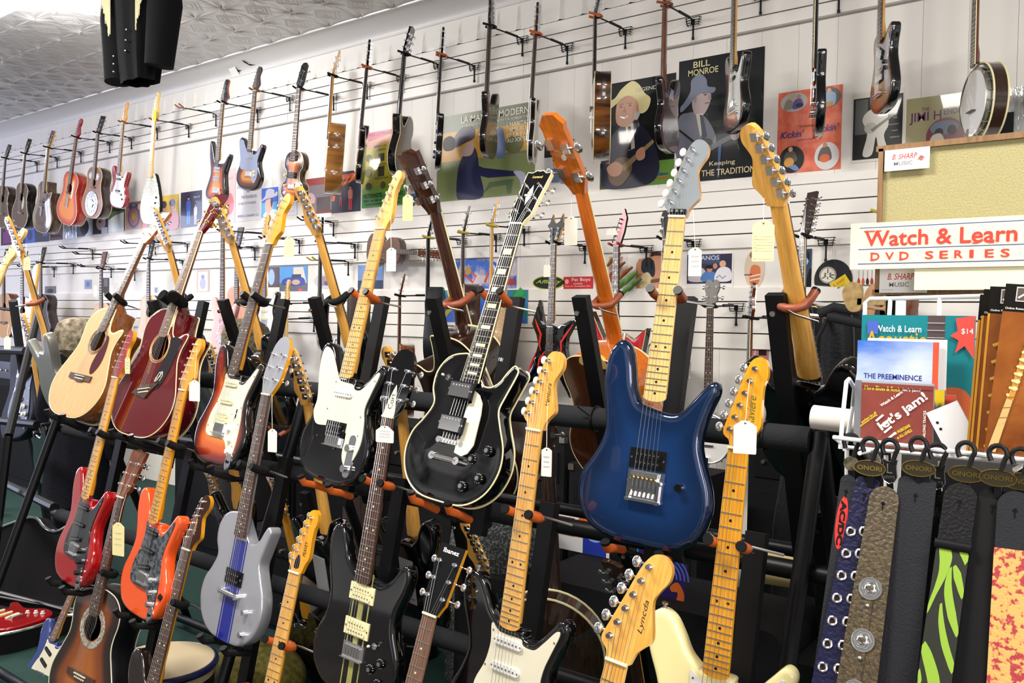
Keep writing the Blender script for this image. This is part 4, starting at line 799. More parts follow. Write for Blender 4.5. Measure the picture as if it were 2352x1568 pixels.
# ------------------------------------------------------------------ instruments hanging on the wall
def hang(pt, pb=None, L=1., yaw=0., y=4.2, bottom=False, rollx=0.):
    if pb is not None: M = place(pb, 0, pt, L, yaw, y=y)
    else:
        n = Vector((math.sin(R(yaw)), -math.cos(R(yaw)), 0)); up = Vector((rollx, 0, 1)).normalized(); P = at(pt[0], pt[1], y); B = P if bottom else P-up*L
        x, yy, u = frame(B, B+up, n); M = Matrix(((x.x, yy.x, u.x, B.x), (x.y, yy.y, u.y, B.y), (x.z, yy.z, u.z, B.z), (0, 0, 0, 1)))
    return M
def hanger_mesh(d, rub, label):
    """arm along +y of length d, yoke at the origin"""
    b = MB(); b.tube([(0, .02, 0), (0, d-.05, .012), (0, d-.012, .005)], .0048, BLACKM, 8); b.tube([(0, d*.45, .008), (0, d*.8, .012)], .008, BLACKM, 8)
    b.tube([(0, d-.012, .005), (0, d-.012, -.095)], .0055, BLACKM, 8); b.tube([(0, d-.012, -.085), (0, d-.012, -.10)], .008, BLACKP, 8)
    return b
def hang_up(root, M, s, rub=RUBBK, wall=4.545, gname=''):
    z = s.get('nut', .785)+.006; P = M @ Vector((0, 0, z)); k = M.to_scale().x
    x0 = P.x; d = wall-P.y
    T = Matrix.Translation(P); t = empty('wall_hanger', T, 'wire slatwall hanger holding the '+gname, 'wall hanger', 'guitar hangers on the slatwall')
    ob('arm', hanger_mesh(d, rub, ''), t)
    b = MB(); y = d-.004
    for zz, wz in ((.022, .045), (.008, .043), (-.006, .040), (-.018, .034)): b.tube([(-wz, y+.002, zz), (-wz, y-.018, zz), (wz, y-.018, zz), (wz, y+.002, zz)], .0022, BLACKM, 6)
    for sx in (-1, 1): b.tube([(sx*.043, y-.014, .026), (sx*.034, y-.016, -.018)], .0022, BLACKM, 6)
    b.box((0, y-.014, .0), (.022, .004, .03), BLACKM); ob('slat_bracket', b, t)
    Ri = M.to_3x3().normalized(); b = MB(); b.T = Ri.to_4x4(); w_ = .033*k
    b.tube([(-w_, -.04*k, .010), (-w_, -.005, .0), (-w_*.7, .026*k, -.002), (0, .034*k, -.003), (w_*.7, .026*k, -.002), (w_, -.005, 0), (w_, -.04*k, .010)], .0075, rub, 8); ob('yoke', b, t)
SB = burst([(0, '#0c0706'), (.015, '#1c0e08'), (.05, '#5a2c10'), (.09, '#b0702c')])
VS = burst([(0, '#100806'), (.02, '#2a120a'), (.05, '#9a4410'), (.09, '#e08a3c')])
BRN = wood('#4a3226', '#6b4a38', .25, .7); DKB = wood('#2b1d18', '#43302a', .3, .6)
ac = dict(cat='acoustic guitar', body='dread', T=.10, r=.002, hole=(0, .345, .047), neck='rose', nkm=DKB, fb=.395, nut=.82, br=.17, head='flat', bridge='acoustic', join=.495, det=1)
el = dict(body='strat', T=.043, r=.009, neck='rose', head='strat', bridge='trem', det=1)
def W(nm, label, M, s, rub=RUBBK, grp=None, short=None):
    s = dict(s); s.setdefault('det', 1); grp = grp or ('instruments hanging in the top row on the wall' if M.translation.z > 2.3 else 'instruments hanging in the lower row on the wall'); r_ = guitar(nm, label, s.get('cat', 'electric guitar'), M, s, grp)
    hang_up(r_, M, s, rub, gname=short or label); return r_
W('acoustic_guitar', 'dark acoustic guitar hanging at the far left edge of the top row', hang((16, 330), (0, 522), 1.0, 0), dict(ac, mf=BRN, ms=DKB, hm=DKB, bind=CREAM), short='acoustic at the far left edge')
W('acoustic_guitar', 'dark acoustic guitar with a pale pickguard, second in the top row', hang((62, 317), (42, 522), 1.0, 0), dict(ac, mf=BRN, ms=mat('#14100f', .3), hm=BLACKP, bind=CREAM, x=[guardpoly([(.05, .36), (.075, .32), (.08, .25), (.055, .21), (.035, .25), (.045, .3)], IVORY)]), short='second acoustic of the top row')
fhole = lambda b: ([b.tube([(sx*.085+.012*math.sin((z-.2)*26)*sx, -.002, z) for z in [.15+.01*i for i in range(12)]], .005, BLACKP, 6) for sx in (-1, 1)], 'f_hole')[1]
W('archtop_guitar', 'brown archtop guitar with f holes and cream binding in the top row', hang((116, 298), (93, 533), 1.0, 0), dict(ac, cat='archtop guitar', body='dreadcut', hole=None, dome=.012, mf=BRN, ms=wood('#3c2a20', '#5b4030', .3, .7), hm=DKB, bind=CREAM, neck='rose', nkm=MAPLE, bridge='tail', x=[fhole]), short='brown archtop')
W('acoustic_guitar', 'orange and red sunburst acoustic guitar in the top row', hang((183, 273), (148, 514), 1.0, 0), dict(ac, mf=burst([(0, '#a81e14'), (.03, '#d24a1c'), (.07, '#f08828')], .2), ms=mat('#a3281c', .2, coat=1.), mb=RED, hm=RED, nkm=RED, bind=CREAM, head='strat', bridge='tail', x=[guardpoly([(.045, .42), (.075, .40), (.08, .30), (.06, .25), (.042, .28), (.05, .34)], IVORY)]), short='orange acoustic')
def resoplate(b):
    b.cyl((0, -.001, .14), (0, -.006, .14), .122, STEEL, 36); b.cyl((0, -.006, .14), (0, -.012, .14), .04, CHROME, 24)
    for i in range(14): a = 2*math.pi*i/14; b.sph((.088*math.cos(a), -.006, .14+.088*math.sin(a)), (.017, .004, .017), CHROME, 10, 5)
    return 'resonator_cover'
scr = lambda b: ([(b.cyl((sx*.07, -.001, .41), (sx*.07, -.004, .41), .034, CHROME, 20), b.cyl((sx*.07, -.003, .41), (sx*.07, -.006, .41), .022, STEEL, 16)) for sx in (-1, 1)], 'screen_hole')[1]
W('resonator_guitar', 'resonator guitar with a shiny metal cover plate in the top row', hang((230, 264), (208, 500), 1.0, 0), dict(ac, cat='resonator guitar', hole=(0, .345, .035), mf=wood('#7a4a2a', '#9b6436', .2, .8), ms=mat('#2c211e', .25, coat=.7), hm=BLACKP, bind=CREAM, bridge='tail', x=[resoplate, scr]), short='resonator guitar')
W('electric_guitar', 'small dark red electric guitar with a white pickguard in the top row', hang((288, 236), (268, 478), .97, 0), dict(el, bsc=.93, mf=mat('#8c1c24', .15, coat=1.), guard='strat', gm=WHITEP, gsm=1, pu=[('s_black', .27, 0), ('s_black', .16, 0)], kn=[('black', .07, .13), ('black', .09, .09)]), RUBBR, short='small dark red guitar')
pearl = noisy('#9a978c', '#e6e2d2', 70, .3, .6)
W('electric_guitar', 'teardrop electric guitar with a pale pearl top in the top row', hang((360, 214), (340, 516), 1.17, 0), dict(el, body='tear', bsc=1.15, mf=pearl, ms=BLACKP, neck='maple', nkm=MAPLEL, head='tele', hsc=1.3, nut=.93, br=.12, fb=.43, pu=[('s_cream', .28, 0), ('s_cream', .16, 0)], kn=[('black', .10, .2), ('black', .11, .25), ('black', .09, .15)]), RUBBR, short='teardrop guitar')
W('electric_guitar', 'brown sunburst electric guitar with a long horn and three pickups', hang((518, 184), (493, 463), .97, 0), dict(el, body='horn', mf=VS, ms=BLK, hm=BLK, neck='rose', head='fang', hms=ORANGEW, pu=[('s_metal', .27, 0), ('s_metal', .245, 0), ('s_metal', .195, 0), ('s_metal', .172, 0)], bridge='trem', br=.10, kn=[('chrome', .075, .10), ('chrome', .085, .07)]), short='long horned sunburst guitar')
W('electric_guitar', 'small sunburst electric guitar with a grey pickguard and plain dark headstock', hang((592, 154), (567, 437), .97, 0), dict(el, mf=SB, ms=BLK, hm=DKB, hms=DKB, guard='squier', gm=mat('#8087a0', .2, coat=.8), pu=[('s_metal', .26, 0)], kn=[('cream', .08, .15), ('cream', .085, .12)]), RUBBR, short='grey pickguard sunburst guitar')
W('violin_bass', 'violin shaped sunburst bass with cream knobs in the top row', hang((693, 138), (668, 462), 1.08, 0), dict(ac, cat='bass guitar', body='violin', hole=None, T=.06, dome=.008, mf=VS, ms=DKB, bind=CREAM, neck='rose', nkm=DKB, nut=.86, fb=.39, br=.12, head='bass', hsc=.85, hm=BLK, hms=DKB, met=CHROME, join=.39, pegs=1.4, pu=[('black', .33, 0), ('black', .20, 0)], bridge='trem', kn=[('cream', -.08, .12), ('cream', -.085, .2)]), short='violin shaped bass')
W('acoustic_bass', 'acoustic guitar turned side on, showing golden brown sides, in the top row', hang((770, 106), (746, 446), 1.03, -42), dict(ac, cat='acoustic guitar', T=.115, mf=SPR, ms=noisy('#7a4c1e', '#b07a3a', 2.2, .2, .9, .35, .65, 0, (1, 1, 9)), hm=DKB, nkm=MAPLE), short='golden brown side on acoustic')
W('electric_guitar', 'black electric guitar turned edge on beside the golden brown acoustic', hang((850, 94), (818, 421), .97, -47), dict(el, mf=mat('#6a3c1c', .2, coat=1.), ms=BLK, nkm=BLK, guard='strat', gm=IVORY, hm=DKB, pu=[('s_white', .27, 0), ('s_white', .2, 0)], kn=[('cream', .08, .12), ('cream', .09, .08)]), RUBOR, short='edge on black guitar')
W('electric_guitar', 'black cream bound electric guitar turned to show its grey back, top row', hang((936, 61), (906, 404), .965, -64), dict(el, body='lp', T=.055, r=.004, mf=BLK, ms=BLK, mb=mat('#77757a', .25, coat=.6), bind=CREAM, neck='ebony', nkm=BLK, head='lp', hm=BLK, hms=BLK, pu=[('chrome', .29, 0), ('chrome', .2, 0)], bridge='tom', br=.155, kn=[('hat', .08, .12), ('hat', .12, .15)]), short='guitar with the grey back')
W('electric_guitar', 'slim black electric guitar turned edge on in front of the woman poster', hang((1018, 66), (998, 392), .97, -47), dict(el, mf=BLK, ms=BLK, hm=BLK, nkm=BLK, kn=[('black', .08, .12), ('black', .09, .08), ('black', -.05, .2)], pu=[('s_black', .27, 0)]), RUBOR, short='slim edge on black guitar')
W('electric_guitar', 'black electric guitar with a brown back hanging before the woman poster', hang((1130, -8), (1112, 362), .97, -64), dict(el, mf=BLK, ms=BLK, mb=wood('#3b2c22', '#5a4434', .25, .6), hm=DKB, nkm=DKB, kn=[('black', -.05, .2)]), short='black guitar with the brown back')
W('electric_guitar', 'black and white electric guitar edge on at the right side of the woman poster', hang((1236, 10), (1213, 374), .97, -58), dict(el, mf=mat('#d8d4c8', .3, coat=.6), ms=BLK, mb=mat('#d2cec4', .3, coat=.6), hm=MAPLE, nkm=DKB), RUBOR, short='black and white edge on guitar')
W('archtop_guitar', 'hollow body guitar turned side on with flamed sunburst sides and cream edges', hang((1362, 372), None, 1.05, -58, bottom=True), dict(ac, cat='archtop guitar', hole=None, T=.095, dome=.012, mf=SB, ms=burst([(0, '#6a3a14'), (.1, '#6a3a14')]) and noisy('#1c0d06', '#8a5424', 2.0, .15, 1., .42, .62, 0, (1, 1, 7)), bind=CREAM, hm=BLK, nkm=BLK, bridge='tail', head='lp'), RUBOR, short='side on hollow body')
W('electric_guitar', 'dark electric guitar showing its red brown back in front of the white hat poster', hang((1522, 350), None, .97, -80, bottom=True), dict(el, mf=BLK, ms=BLK, mb=mat('#3d1e22', .15, coat=1.), neck='rose', nkm=MAHOG, x=[lambda b: (b.box((0, .0435, .305), (.05, .003, .06), CHROME), 'neck_plate')[1]]), RUBBR, short='red brown backed guitar')
W('electric_guitar', 'sunburst electric guitar with white pickguard hanging over the black mandolin poster', hang((1682, 303), None, .97, -49, bottom=True), dict(el, mf=VS, ms=BLK, guard='strat', gm=WHITEP, nkm=MAPLE, pu=[('s_black', .27, 0)], kn=[('chrome', .08, .12), ('chrome', .09, .08)], bridge='tele'), short='white pickguard sunburst over the poster')
W('electric_guitar', 'black cream bound electric guitar edge on in front of the orange poster', hang((1868, 315), None, .965, -68, bottom=True), dict(el, body='lp', mf=BLK, ms=BLK, bind=None, neck='ebony', nkm=BLK, fbind=CREAM, head='lp', hm=BLK, pu=[('chrome', .28, 0), ('chrome', .2, 0)], bridge='tom', br=.155), short='edge on guitar before the orange poster')
W('electric_guitar', 'tan sunburst offset electric guitar with metal pickguard, two pickups and black knobs', hang((2020, 258), None, .97, -57, bottom=True), dict(el, body='offset', mf=burst([(0, '#120a08'), (.012, '#4a3020'), (.03, '#b08048')], .2), ms=BLK, nkm=MAPLE, guard='small', gm=mat('#c4c2c8', .2, .7), pu=[('chrome', .27, 30), ('chrome', .16, 0)], kn=[('black', .06, .215), ('black', .07, .185)], bridge='wrap', br=.08), short='tan sunburst offset guitar')
W('banjo', 'banjo with a white drum head and brown resonator in the top right', hang((2234, 316), None, 1.0, -60, bottom=True), dict(cat='banjo', body=None, pot=.15, rim=STEEL, res=wood('#2c1a10', '#3d2618', .2, .9), neck='rose', nkm=MAHOG, fbind=CREAM, nut=.82, fb=.31, br=.12, head='banjo', w0=.05, w1=.034, det=1), short='top right banjo')
# lower row
W('acoustic_guitar', 'natural acoustic guitar in the lower row at the left edge', hang((10, 570), None, 1.0, 0), dict(ac, mf=SPR, ms=MAHOG, hm=BLACKP), short='lower row natural acoustic at the left')
W('acoustic_guitar', 'amber sunburst acoustic guitar in the lower row behind the silver grey guitar', hang((52, 575), None, 1.0, 10), dict(ac, mf=burst([(0, '#3a1408'), (.05, '#8a3a14'), (.1, '#c0702c')]), ms=wood('#7a3512', '#94481c', .2, .8), hm=MAPLE), short='amber acoustic in the lower row')
W('acoustic_guitar', 'dark brown acoustic guitar with black headstock in the lower row', hang((95, 566), None, 1.0, 0), dict(ac, mf=DKB, ms=mat('#251816', .3, coat=.5), hm=BLACKP), short='dark brown lower row acoustic')
W('acoustic_guitar', 'natural acoustic guitar with brown sides above the furry hat', hang((234, 576), None, 1.0, 0), dict(ac, mf=SPR, ms=wood('#4a2a1a', '#6a3e24', .25, .7), hm=MAHOG, bind=IVORY), short='natural acoustic above the furry hat')
W('acoustic_guitar', 'black acoustic guitar in the lower row behind the wine red guitar', hang((343, 538), None, 1.05, 0), dict(ac, mf=SPR, ms=mat('#12181c', .2, coat=.8), hm=BLACKP, bind=mat('#a8c8b8', .4)), short='black acoustic in the lower row')
W('electric_bass', 'pink pearl pickguard bass with a long rosewood neck in the lower row', hang((514, 474), None, 1.19, 0, y=4.08), dict(el, cat='bass guitar', bsc=1.12, mf=mat('#d8b0a8', .2, coat=1.), ms=mat('#c9848a', .2, coat=1.), guard='strat', gm=noisy('#b86a74', '#f0d8d6', 60, .3, .8), nut=.99, fb=.36, br=.13, w0=.062, hm=MAPLE), short='pink pearl bass')
W('acoustic_guitar', 'orange topped acoustic guitar half hidden behind the pink pearl bass', hang((546, 520), None, 1.0, 0, y=4.36), dict(ac, mf=wood('#c07a44', '#d48f58', .3, .5), ms=wood('#352018', '#4a3024', .3, .6), hm=DKB), short='orange topped acoustic')
W('electric_guitar', 'black electric guitar with white pickguard and maple headstock in the lower row', hang((610, 494), None, .97, 0), dict(el, mf=BLK, ms=BLK, guard='strat', gm=WHITEP, hm=MAPLE, pu=[('s_cream', .28, 0), ('s_cream', .22, 0), ('s_cream', .16, 0)]), short='black and white lower row guitar')
W('electric_guitar', 'electric guitar with pale maple headstock hanging low behind the sunburst guitar', hang((660, 643), None, .97, -20), dict(el, mf=BLK, neck='maplel', nkm=MAPLEL, guard='strat', gm=BLACKP), short='pale maple guitar hanging low')
W('electric_guitar', 'black necked electric guitar in the lower row left of the white pickguard guitar', hang((738, 500), None, .97, -30), dict(el, mf=BLK, neck='ebony', nkm=BLK, hm=BLK), short='black necked lower row guitar')
W('acoustic_guitar', 'thin brown instrument seen edge on beside the orange sleeve', hang((920, 627), None, .98, -44), dict(ac, mf=SPR, ms=MAHOG, nkm=MAHOG, hm=MAHOG), RUBBK, short='thin brown edge on guitar')
W('acoustic_guitar', 'all black acoustic guitar seen from the side in the lower row', hang((986, 485), None, 1.0, -55), dict(ac, mf=BLACKP, ms=mat('#202329', .5), mb=BLACKP, nkm=BLACKP, hm=BLACKP, body='dreadcut'), mat('#c9b84a', .5), short='all black side on acoustic')
W('classical_guitar', 'guitar with a slim walnut headstock and pearl tuners in the lower row', hang((1066, 472), None, 1.0, -45), dict(ac, mf=SPR, ms=DKB, nkm=DKB, hm=DKB, button=IVORY), mat('#c9b84a', .5), short='slim walnut headstock guitar')
W('acoustic_guitar', 'acoustic guitar with tan sides seen edge on behind the black bound guitar', hang((1132, 454), None, 1.0, -52), dict(ac, mf=SPR, ms=wood('#b89468', '#cdb088', .4, .3), nkm=MAPLE, hm=DKB, fbind=CREAM), mat('#c9b84a', .5), short='tan sided edge on acoustic')
flame = lambda b: ([b.tube(P, r_, mat('#c8281c', .3, coat=.8), 6, flat=.15) for P, r_ in (
    ([(-.135, -.001, .34), (-.115, -.001, .30), (-.085, -.001, .25), (-.095, -.001, .19), (-.08, -.001, .15)], [.003, .008, .010, .008, .003]), ([(.17, -.001, .32), (.12, -.001, .26), (.08, -.001, .21), (.085, -.001, .16), (.07, -.001, .12)], [.003, .008, .009, .007, .003]),
    ([(-.02, -.001, .20), (-.045, -.001, .15), (-.09, -.001, .10), (-.10, -.001, .04), (-.05, -.001, .03)], [.003, .006, .009, .008, .003]), ([(.02, -.001, .20), (.05, -.001, .15), (.09, -.001, .09), (.08, -.001, .02), (.03, -.001, .04)], [.003, .006, .009, .008, .003]),
    ([(.0, -.001, .10), (-.03, -.001, .05), (0, -.001, .0+.05), (.03, -.001, .05), (0, -.001, .10)], [.004]*5), ([(-.12, -.001, .14), (-.16, -.001, .06), (-.20, -.001, -.02)], [.004, .009, .003]))], 'flame_graphic')[1]
W('electric_guitar', 'pointed black electric guitar with red flame graphics and horned headstock', hang((1276, 489), None, .97, -8, rollx=.02), dict(el, body='warlock', r=.006, mf=BLK, ms=BLK, head='warlock', hm=BLACKP, hms=MAPLE, nkm=MAPLE, pu=[('black', .275, 0), ('black', .17, 0)], bridge='tom', br=.10, x=[flame]), mat('#0b0b0c', 1.), short='red flamed pointed guitar')
W('electric_guitar', 'red pointed electric guitar with a red headstock and shark fin inlays', hang((1420, 477), None, 1.0, -14), dict(el, body='beast', r=.004, mf=mat('#b5181c', .2, coat=.8), ms=BLK, bind=CREAM, head='beast', hm=mat('#b5181c', .2, coat=.8), hms=BLACKP, nkm=BLACKP, met=BLACKP, inlay='fin'), mat('#8a2a20', .5), short='red pointed guitar')
W('banjo', 'banjo with a black pearl buttoned headstock half hidden by the blue guitar', hang((1532, 486), None, .97, -5), dict(cat='banjo', body=None, pot=.145, rim=STEEL, neck='rose', nkm=BLK, nut=.82, fb=.31, br=.12, head='banjo', hm=BLACKP, hsc=1.1, button=IVORY, det=1, w0=.05, w1=.036), short='banjo behind the blue guitar')
W('banjo', 'open backed banjo with a grey headstock and white drum head', hang((1634, 640), None, .97, 0), dict(cat='banjo', body=None, pot=.135, rim=STEEL, neck='rose', nkm=DKB, nut=.82, fb=.28, br=.12, head='banjo', hm=mat('#77716c', .4), det=1, w0=.05, w1=.036), short='open backed banjo')
W('electric_guitar', 'black electric guitar with a cream bound neck seen edge on by the banjo', hang((1728, 649), None, .97, -58), dict(el, mf=BLK, neck='ebony', nkm=MAHOG, fbind=CREAM, hm=DKB), short='cream bound edge on guitar by the banjo')
W('acoustic_guitar', 'twelve string acoustic guitar with a long slotted looking headstock', hang((1850, 437), None, 1.05, -35), dict(ac, mf=SPR, ms=wood('#3b2412', '#5a3a1c', .2, .8), head='twelve', hm=DKB, fbind=CREAM, bind=CREAM), short='twelve string guitar')
W('acoustic_guitar', 'guitar with a tan headstock and ivory tuners beside the tan board', hang((2030, 398), None, 1.0, -45), dict(ac, mf=SPR, ms=MAHOG, head='twelve', hm=wood('#8a6f4a', '#a98a5e', .4, .3), nkm=DKB, button=IVORY), mat('#c9b84a', .5), short='tan headstock guitar by the board')
M = place((842, 572), 0, (1006, 584), 1.0, 0, y=4.40)
guitar('mandolin', 'brown mandolin hung sideways on the slatwall with its headstock to the right', 'mandolin', M, dict(body='violin', T=.09, r=.003, mf=wood('#5a3d30', '#7a5646', .35, .4), ms=wood('#3a2620', '#553a2e', .35, .4), neck='rose', nkm=MAHOG, head='twelve', hsc=1.2, hm=MAHOG, button=IVORY, bsc=1.25, nut=.74, fb=.40, br=.15, det=1, x=[fhole]))
# spare hangers without an instrument
def bare(px, py, y=4.25, side=0, col=RUBBK, lab=''):
    P = at(px, py, y); t = empty('wall_hanger', Matrix.Translation(P), lab, 'wall hanger', 'guitar hangers on the slatwall'); d = 4.545-y
    ob('arm', hanger_mesh(d, col, ''), t); b = MB()
    for zz, wz in ((.022, .045), (.008, .043), (-.006, .040), (-.018, .034)): b.tube([(-wz, d-.002, zz), (-wz, d-.022, zz), (wz, d-.022, zz), (wz, d-.002, zz)], .0022, BLACKM, 6)
    ob('slat_bracket', b, t); b = MB(); b.tube([(-.03, -.05, .02), (-.03, -.01, 0), (0, .02, 0), (.03, -.01, 0), (.03, -.05, .02)], .006, col, 8); ob('yoke', b, t)
bare(418, 247, 4.2, col=RUBBR, lab='empty hanger with red brown prongs in the top row')
for i, (px, py, lab) in enumerate([(150, 570, 'empty hanger above the blue strap, leftmost of the lower row'), (180, 583, 'empty hanger just right of the dark brown headstock'), (192, 612, 'lowest empty hanger left of the natural acoustic'), (292, 558, 'empty hanger over the natural cutaway guitar'), (365, 556, 'empty hanger left of the wine red headstock'), (700, 505, 'empty black hanger behind the maple neck guitar'), (655, 733, 'empty hanger on the lower slats beside the pale maple neck')]): bare(px, py, 4.25, lab=lab)
bare(722, 597, 4.2, col=mat('#c9b02a', .5), lab='empty hanger with yellow prongs left of the white pickguard guitar')
# ------------------------------------------------------------------ posters, record sleeves and cards on the wall
def paper(h, gl=.25): return mat(h, .35, coat=gl)
def poster(label, x0, x1, yt, yb, base, shapes, y=4.566, name='poster', cat='poster', group=None, th=.002, edge=None, gl=.25, parent=None):
    """x0,x1 pixel columns; yt=(left,right) top rows, yb=(left,right) bottom rows; shapes in 0..1 poster coordinates"""
    if not isinstance(yt, tuple): yt = (yt, yt)
    if not isinstance(yb, tuple): yb = (yb, yb)
    A = at(x0, yb[0], y); B_ = at(x1, yb[1], y); C = at(x0, yt[0], y); D = at(x1, yt[1], y)
    xl = (A.x+C.x)/2; xr = (B_.x+D.x)/2; z0 = (A.z+B_.z)/2; z1 = (C.z+D.z)/2; w_ = xr-xl; h = z1-z0
    b = MB(); bm = base if not isinstance(base, str) else paper(base, gl)
    b.box((w_/2, th/2, h/2), (w_, th, h), bm) if not edge else b.prism([(p[0]*w_, p[1]*h) for p in edge], 0, th, bm)
    k = 1
    for s in shapes:
        q = -.00022*k; k += 1; t = s[0]; c_ = s[6] if t == 't' else s[-1]; m = c_ if not isinstance(c_, str) else paper(c_, gl)
        if t == 'e': b.disc((s[1]*w_, q, s[2]*h), s[3]*w_, s[4]*h, m, n=24)
        elif t == 'c': b.disc((s[1]*w_, q, s[2]*h), s[3]*w_, s[3]*w_, m, n=28)
        elif t == 'r': b.add([(s[1]*w_, q, s[2]*h), (s[3]*w_, q, s[2]*h), (s[3]*w_, q, s[4]*h), (s[1]*w_, q, s[4]*h)], [(0, 1, 2, 3)], m)
        elif t == 'p': b.add([(p[0]*w_, q, p[1]*h) for p in s[1]], [tuple(range(len(s[1])))], m)
        elif t == 's': P = spline(s[1], 4); b.add([(p[0]*w_, q, p[1]*h) for p in P], [tuple(range(len(P)))], m)
        elif t == 't': b.text(s[3], m, (s[1]*w_, q, s[2]*h), s[4]*h, s[5]*w_ if s[5] else None, align='c', bold=.012, shear=s[7] if len(s) > 7 else 0)
        elif t == 'l': b.tube([(p[0]*w_, q, p[1]*h) for p in s[1]], s[2]*w_, m, 4, flat=.1)
    o = ob(name, b); o.location = (xl, y, z0); tag(o, label, cat, group); return o
SKIN = '#d9a684'; DS = '#b98264'
def man(cx, z0, h, shirt, trousers, hair='#2a1c14', skin=SKIN, guitar_=None):
    S = [('s', [(cx-.10*h, z0+.42*h), (cx-.13*h, z0+.75*h), (cx-.05*h, z0+.84*h), (cx+.05*h, z0+.84*h), (cx+.13*h, z0+.75*h), (cx+.10*h, z0+.42*h)], shirt), ('p', [(cx-.10*h, z0), (cx-.02*h, z0), (cx, z0+.4*h), (cx+.02*h, z0), (cx+.10*h, z0), (cx+.10*h, z0+.45*h), (cx-.10*h, z0+.45*h)], trousers), ('e', cx, z0+.93*h, .055*h, .075*h, skin), ('e', cx, z0+.97*h, .06*h, .05*h, hair)]
    if guitar_: S += [('e', cx, z0+.5*h, .10*h, .06*h, guitar_), ('p', [(cx, z0+.48*h), (cx+.28*h, z0+.66*h), (cx+.28*h, z0+.69*h), (cx, z0+.54*h)], '#5a4030')]
    return S
rg = 'record sleeves and posters along the ledge'
poster('dark purple record sleeve leaning on the ledge at the far left', 2, 57, (500, 495), (568, 561), '#2c1a3a', [('r', .1, .1, .5, .5, '#7a2a78'), ('r', .6, .3, .95, .9, '#3a2050'), ('e', .4, .6, .2, .15, '#a04a90')], name='record_sleeve', cat='record sleeve')
poster('bright blue record sleeve third from the left on the ledge', 58, 80, (498, 495), (560, 557), '#3f6ad0', [('r', .2, .5, .8, .9, '#6a9af0'), ('e', .5, .3, .25, .2, '#27408a')], name='record_sleeve', cat='record sleeve')
poster('dark blue record sleeve with two pale patches on the ledge', 81, 112, (495, 490), (557, 553), '#2a2f50', [('r', .55, .2, .9, .8, '#5a78c0'), ('r', .1, .4, .4, .7, '#454a68')], name='record_sleeve', cat='record sleeve')
poster('dark red record sleeve below the brown archtop guitar', 114, 143, (490, 485), (553, 549), '#4c2434', [('e', .5, .5, .3, .35, '#7a3a48'), ('r', .1, .1, .9, .2, '#2a1420')], name='record_sleeve', cat='record sleeve')
poster('record sleeve in crumpled silver film', 146, 176, (492, 488), (550, 544), noisy('#8a93b0', '#eef2fa', 30, .12, 1., .35, .65, .5, (1, 1, .3), .8), [], name='record_sleeve', cat='record sleeve')
poster('dark record sleeve with a seated figure on pale blue', 177, 211, (486, 480), (545, 540), '#3c3a50', [('r', .55, 0, 1, 1, '#c6dcf2'), ('e', .5, .35, .3, .3, '#2a2430'), ('e', .5, .7, .15, .13, '#8a6a5a')], name='record_sleeve', cat='record sleeve')
poster('black record sleeve with a pale painted face', 213, 247, (484, 478), (540, 534), '#241e2c', [('e', .55, .45, .32, .3, '#b9a8ac'), ('e', .5, .5, .08, .05, '#241e2c'), ('r', .6, 0, 1, .25, '#d8e4f2')], name='record_sleeve', cat='record sleeve')
poster('record sleeve fading from dark green to white', 249, 287, (472, 466), (534, 529), burst([(0, '#eef4f6'), (1, '#eef4f6')]) and '#e8f2f4', [('r', 0, .75, 1, 1, '#22301f'), ('p', [(0, .75), (0, .45), (.4, .6), (1, .7), (1, .75)], '#5c7a5a'), ('r', .94, 0, 1, 1, '#2a2a2a')], name='record_sleeve', cat='record sleeve')
poster('record sleeve with a round drum on a pink and orange crowd', 289, 326, (467, 460), (530, 522), '#c9967c', [('r', 0, .8, 1, 1, '#7c6a78')]+[('c', .15+.17*i, .8, .1, c) for i, c in enumerate(('#caa', '#4a3040', '#d9b090', '#33405a', '#e0c0a0')) if len(c) > 4]+[('c', .5, .45, .36, '#5a64a8'), ('c', .5, .45, .28, '#c88a80'), ('c', .5, .47, .12, '#e8c83a')], name='record_sleeve', cat='record sleeve')
poster('pink flowery record sleeve behind the teardrop guitar', 328, 362, (468, 462), (524, 518), '#d8a0a8', [('e', .3, .5, .2, .2, '#b45a70'), ('e', .7, .7, .2, .15, '#f0d0d0')], name='record_sleeve', cat='record sleeve')
poster('yellow record sleeve with two men in satin coats', 364, 410, (452, 444), (527, 522), '#e6c22a', [('s', [(.05, 0), (.05, .4), (.25, .5), (.5, .4), (.5, 0)], '#7aa0dc'), ('s', [(.5, 0), (.5, .4), (.72, .52), (.98, .42), (.98, 0)], '#e08068'), ('e', .28, .64, .12, .14, '#c98f70'), ('e', .28, .73, .14, .11, '#3a241a'), ('e', .7, .66, .13, .15, '#c98f70'), ('e', .7, .76, .15, .11, '#3a241a')], name='record_sleeve', cat='record sleeve')
poster('dark blue poster with a standing man in blue and a seated man in white', 415, 463, (444, 435), (524, 517), '#2c2f46', man(.38, .08, .8, '#3a5fb8', '#4a86d8')+man(.72, .05, .6, '#d8d4d8', '#c9c4c8')+[('t', .78, .8, 'MEN AT', .05, .3, '#c8c8d8')], name='record_sleeve', cat='record sleeve')
poster('pale pink concert poster behind the brown long horned guitar', 515, 540, (390, 384), (514, 509), '#e6b8b4', [('e', .5, .35, .4, .2, '#c97a80'), ('t', .5, .8, 'BEST', .04, .7, '#b86a70')])
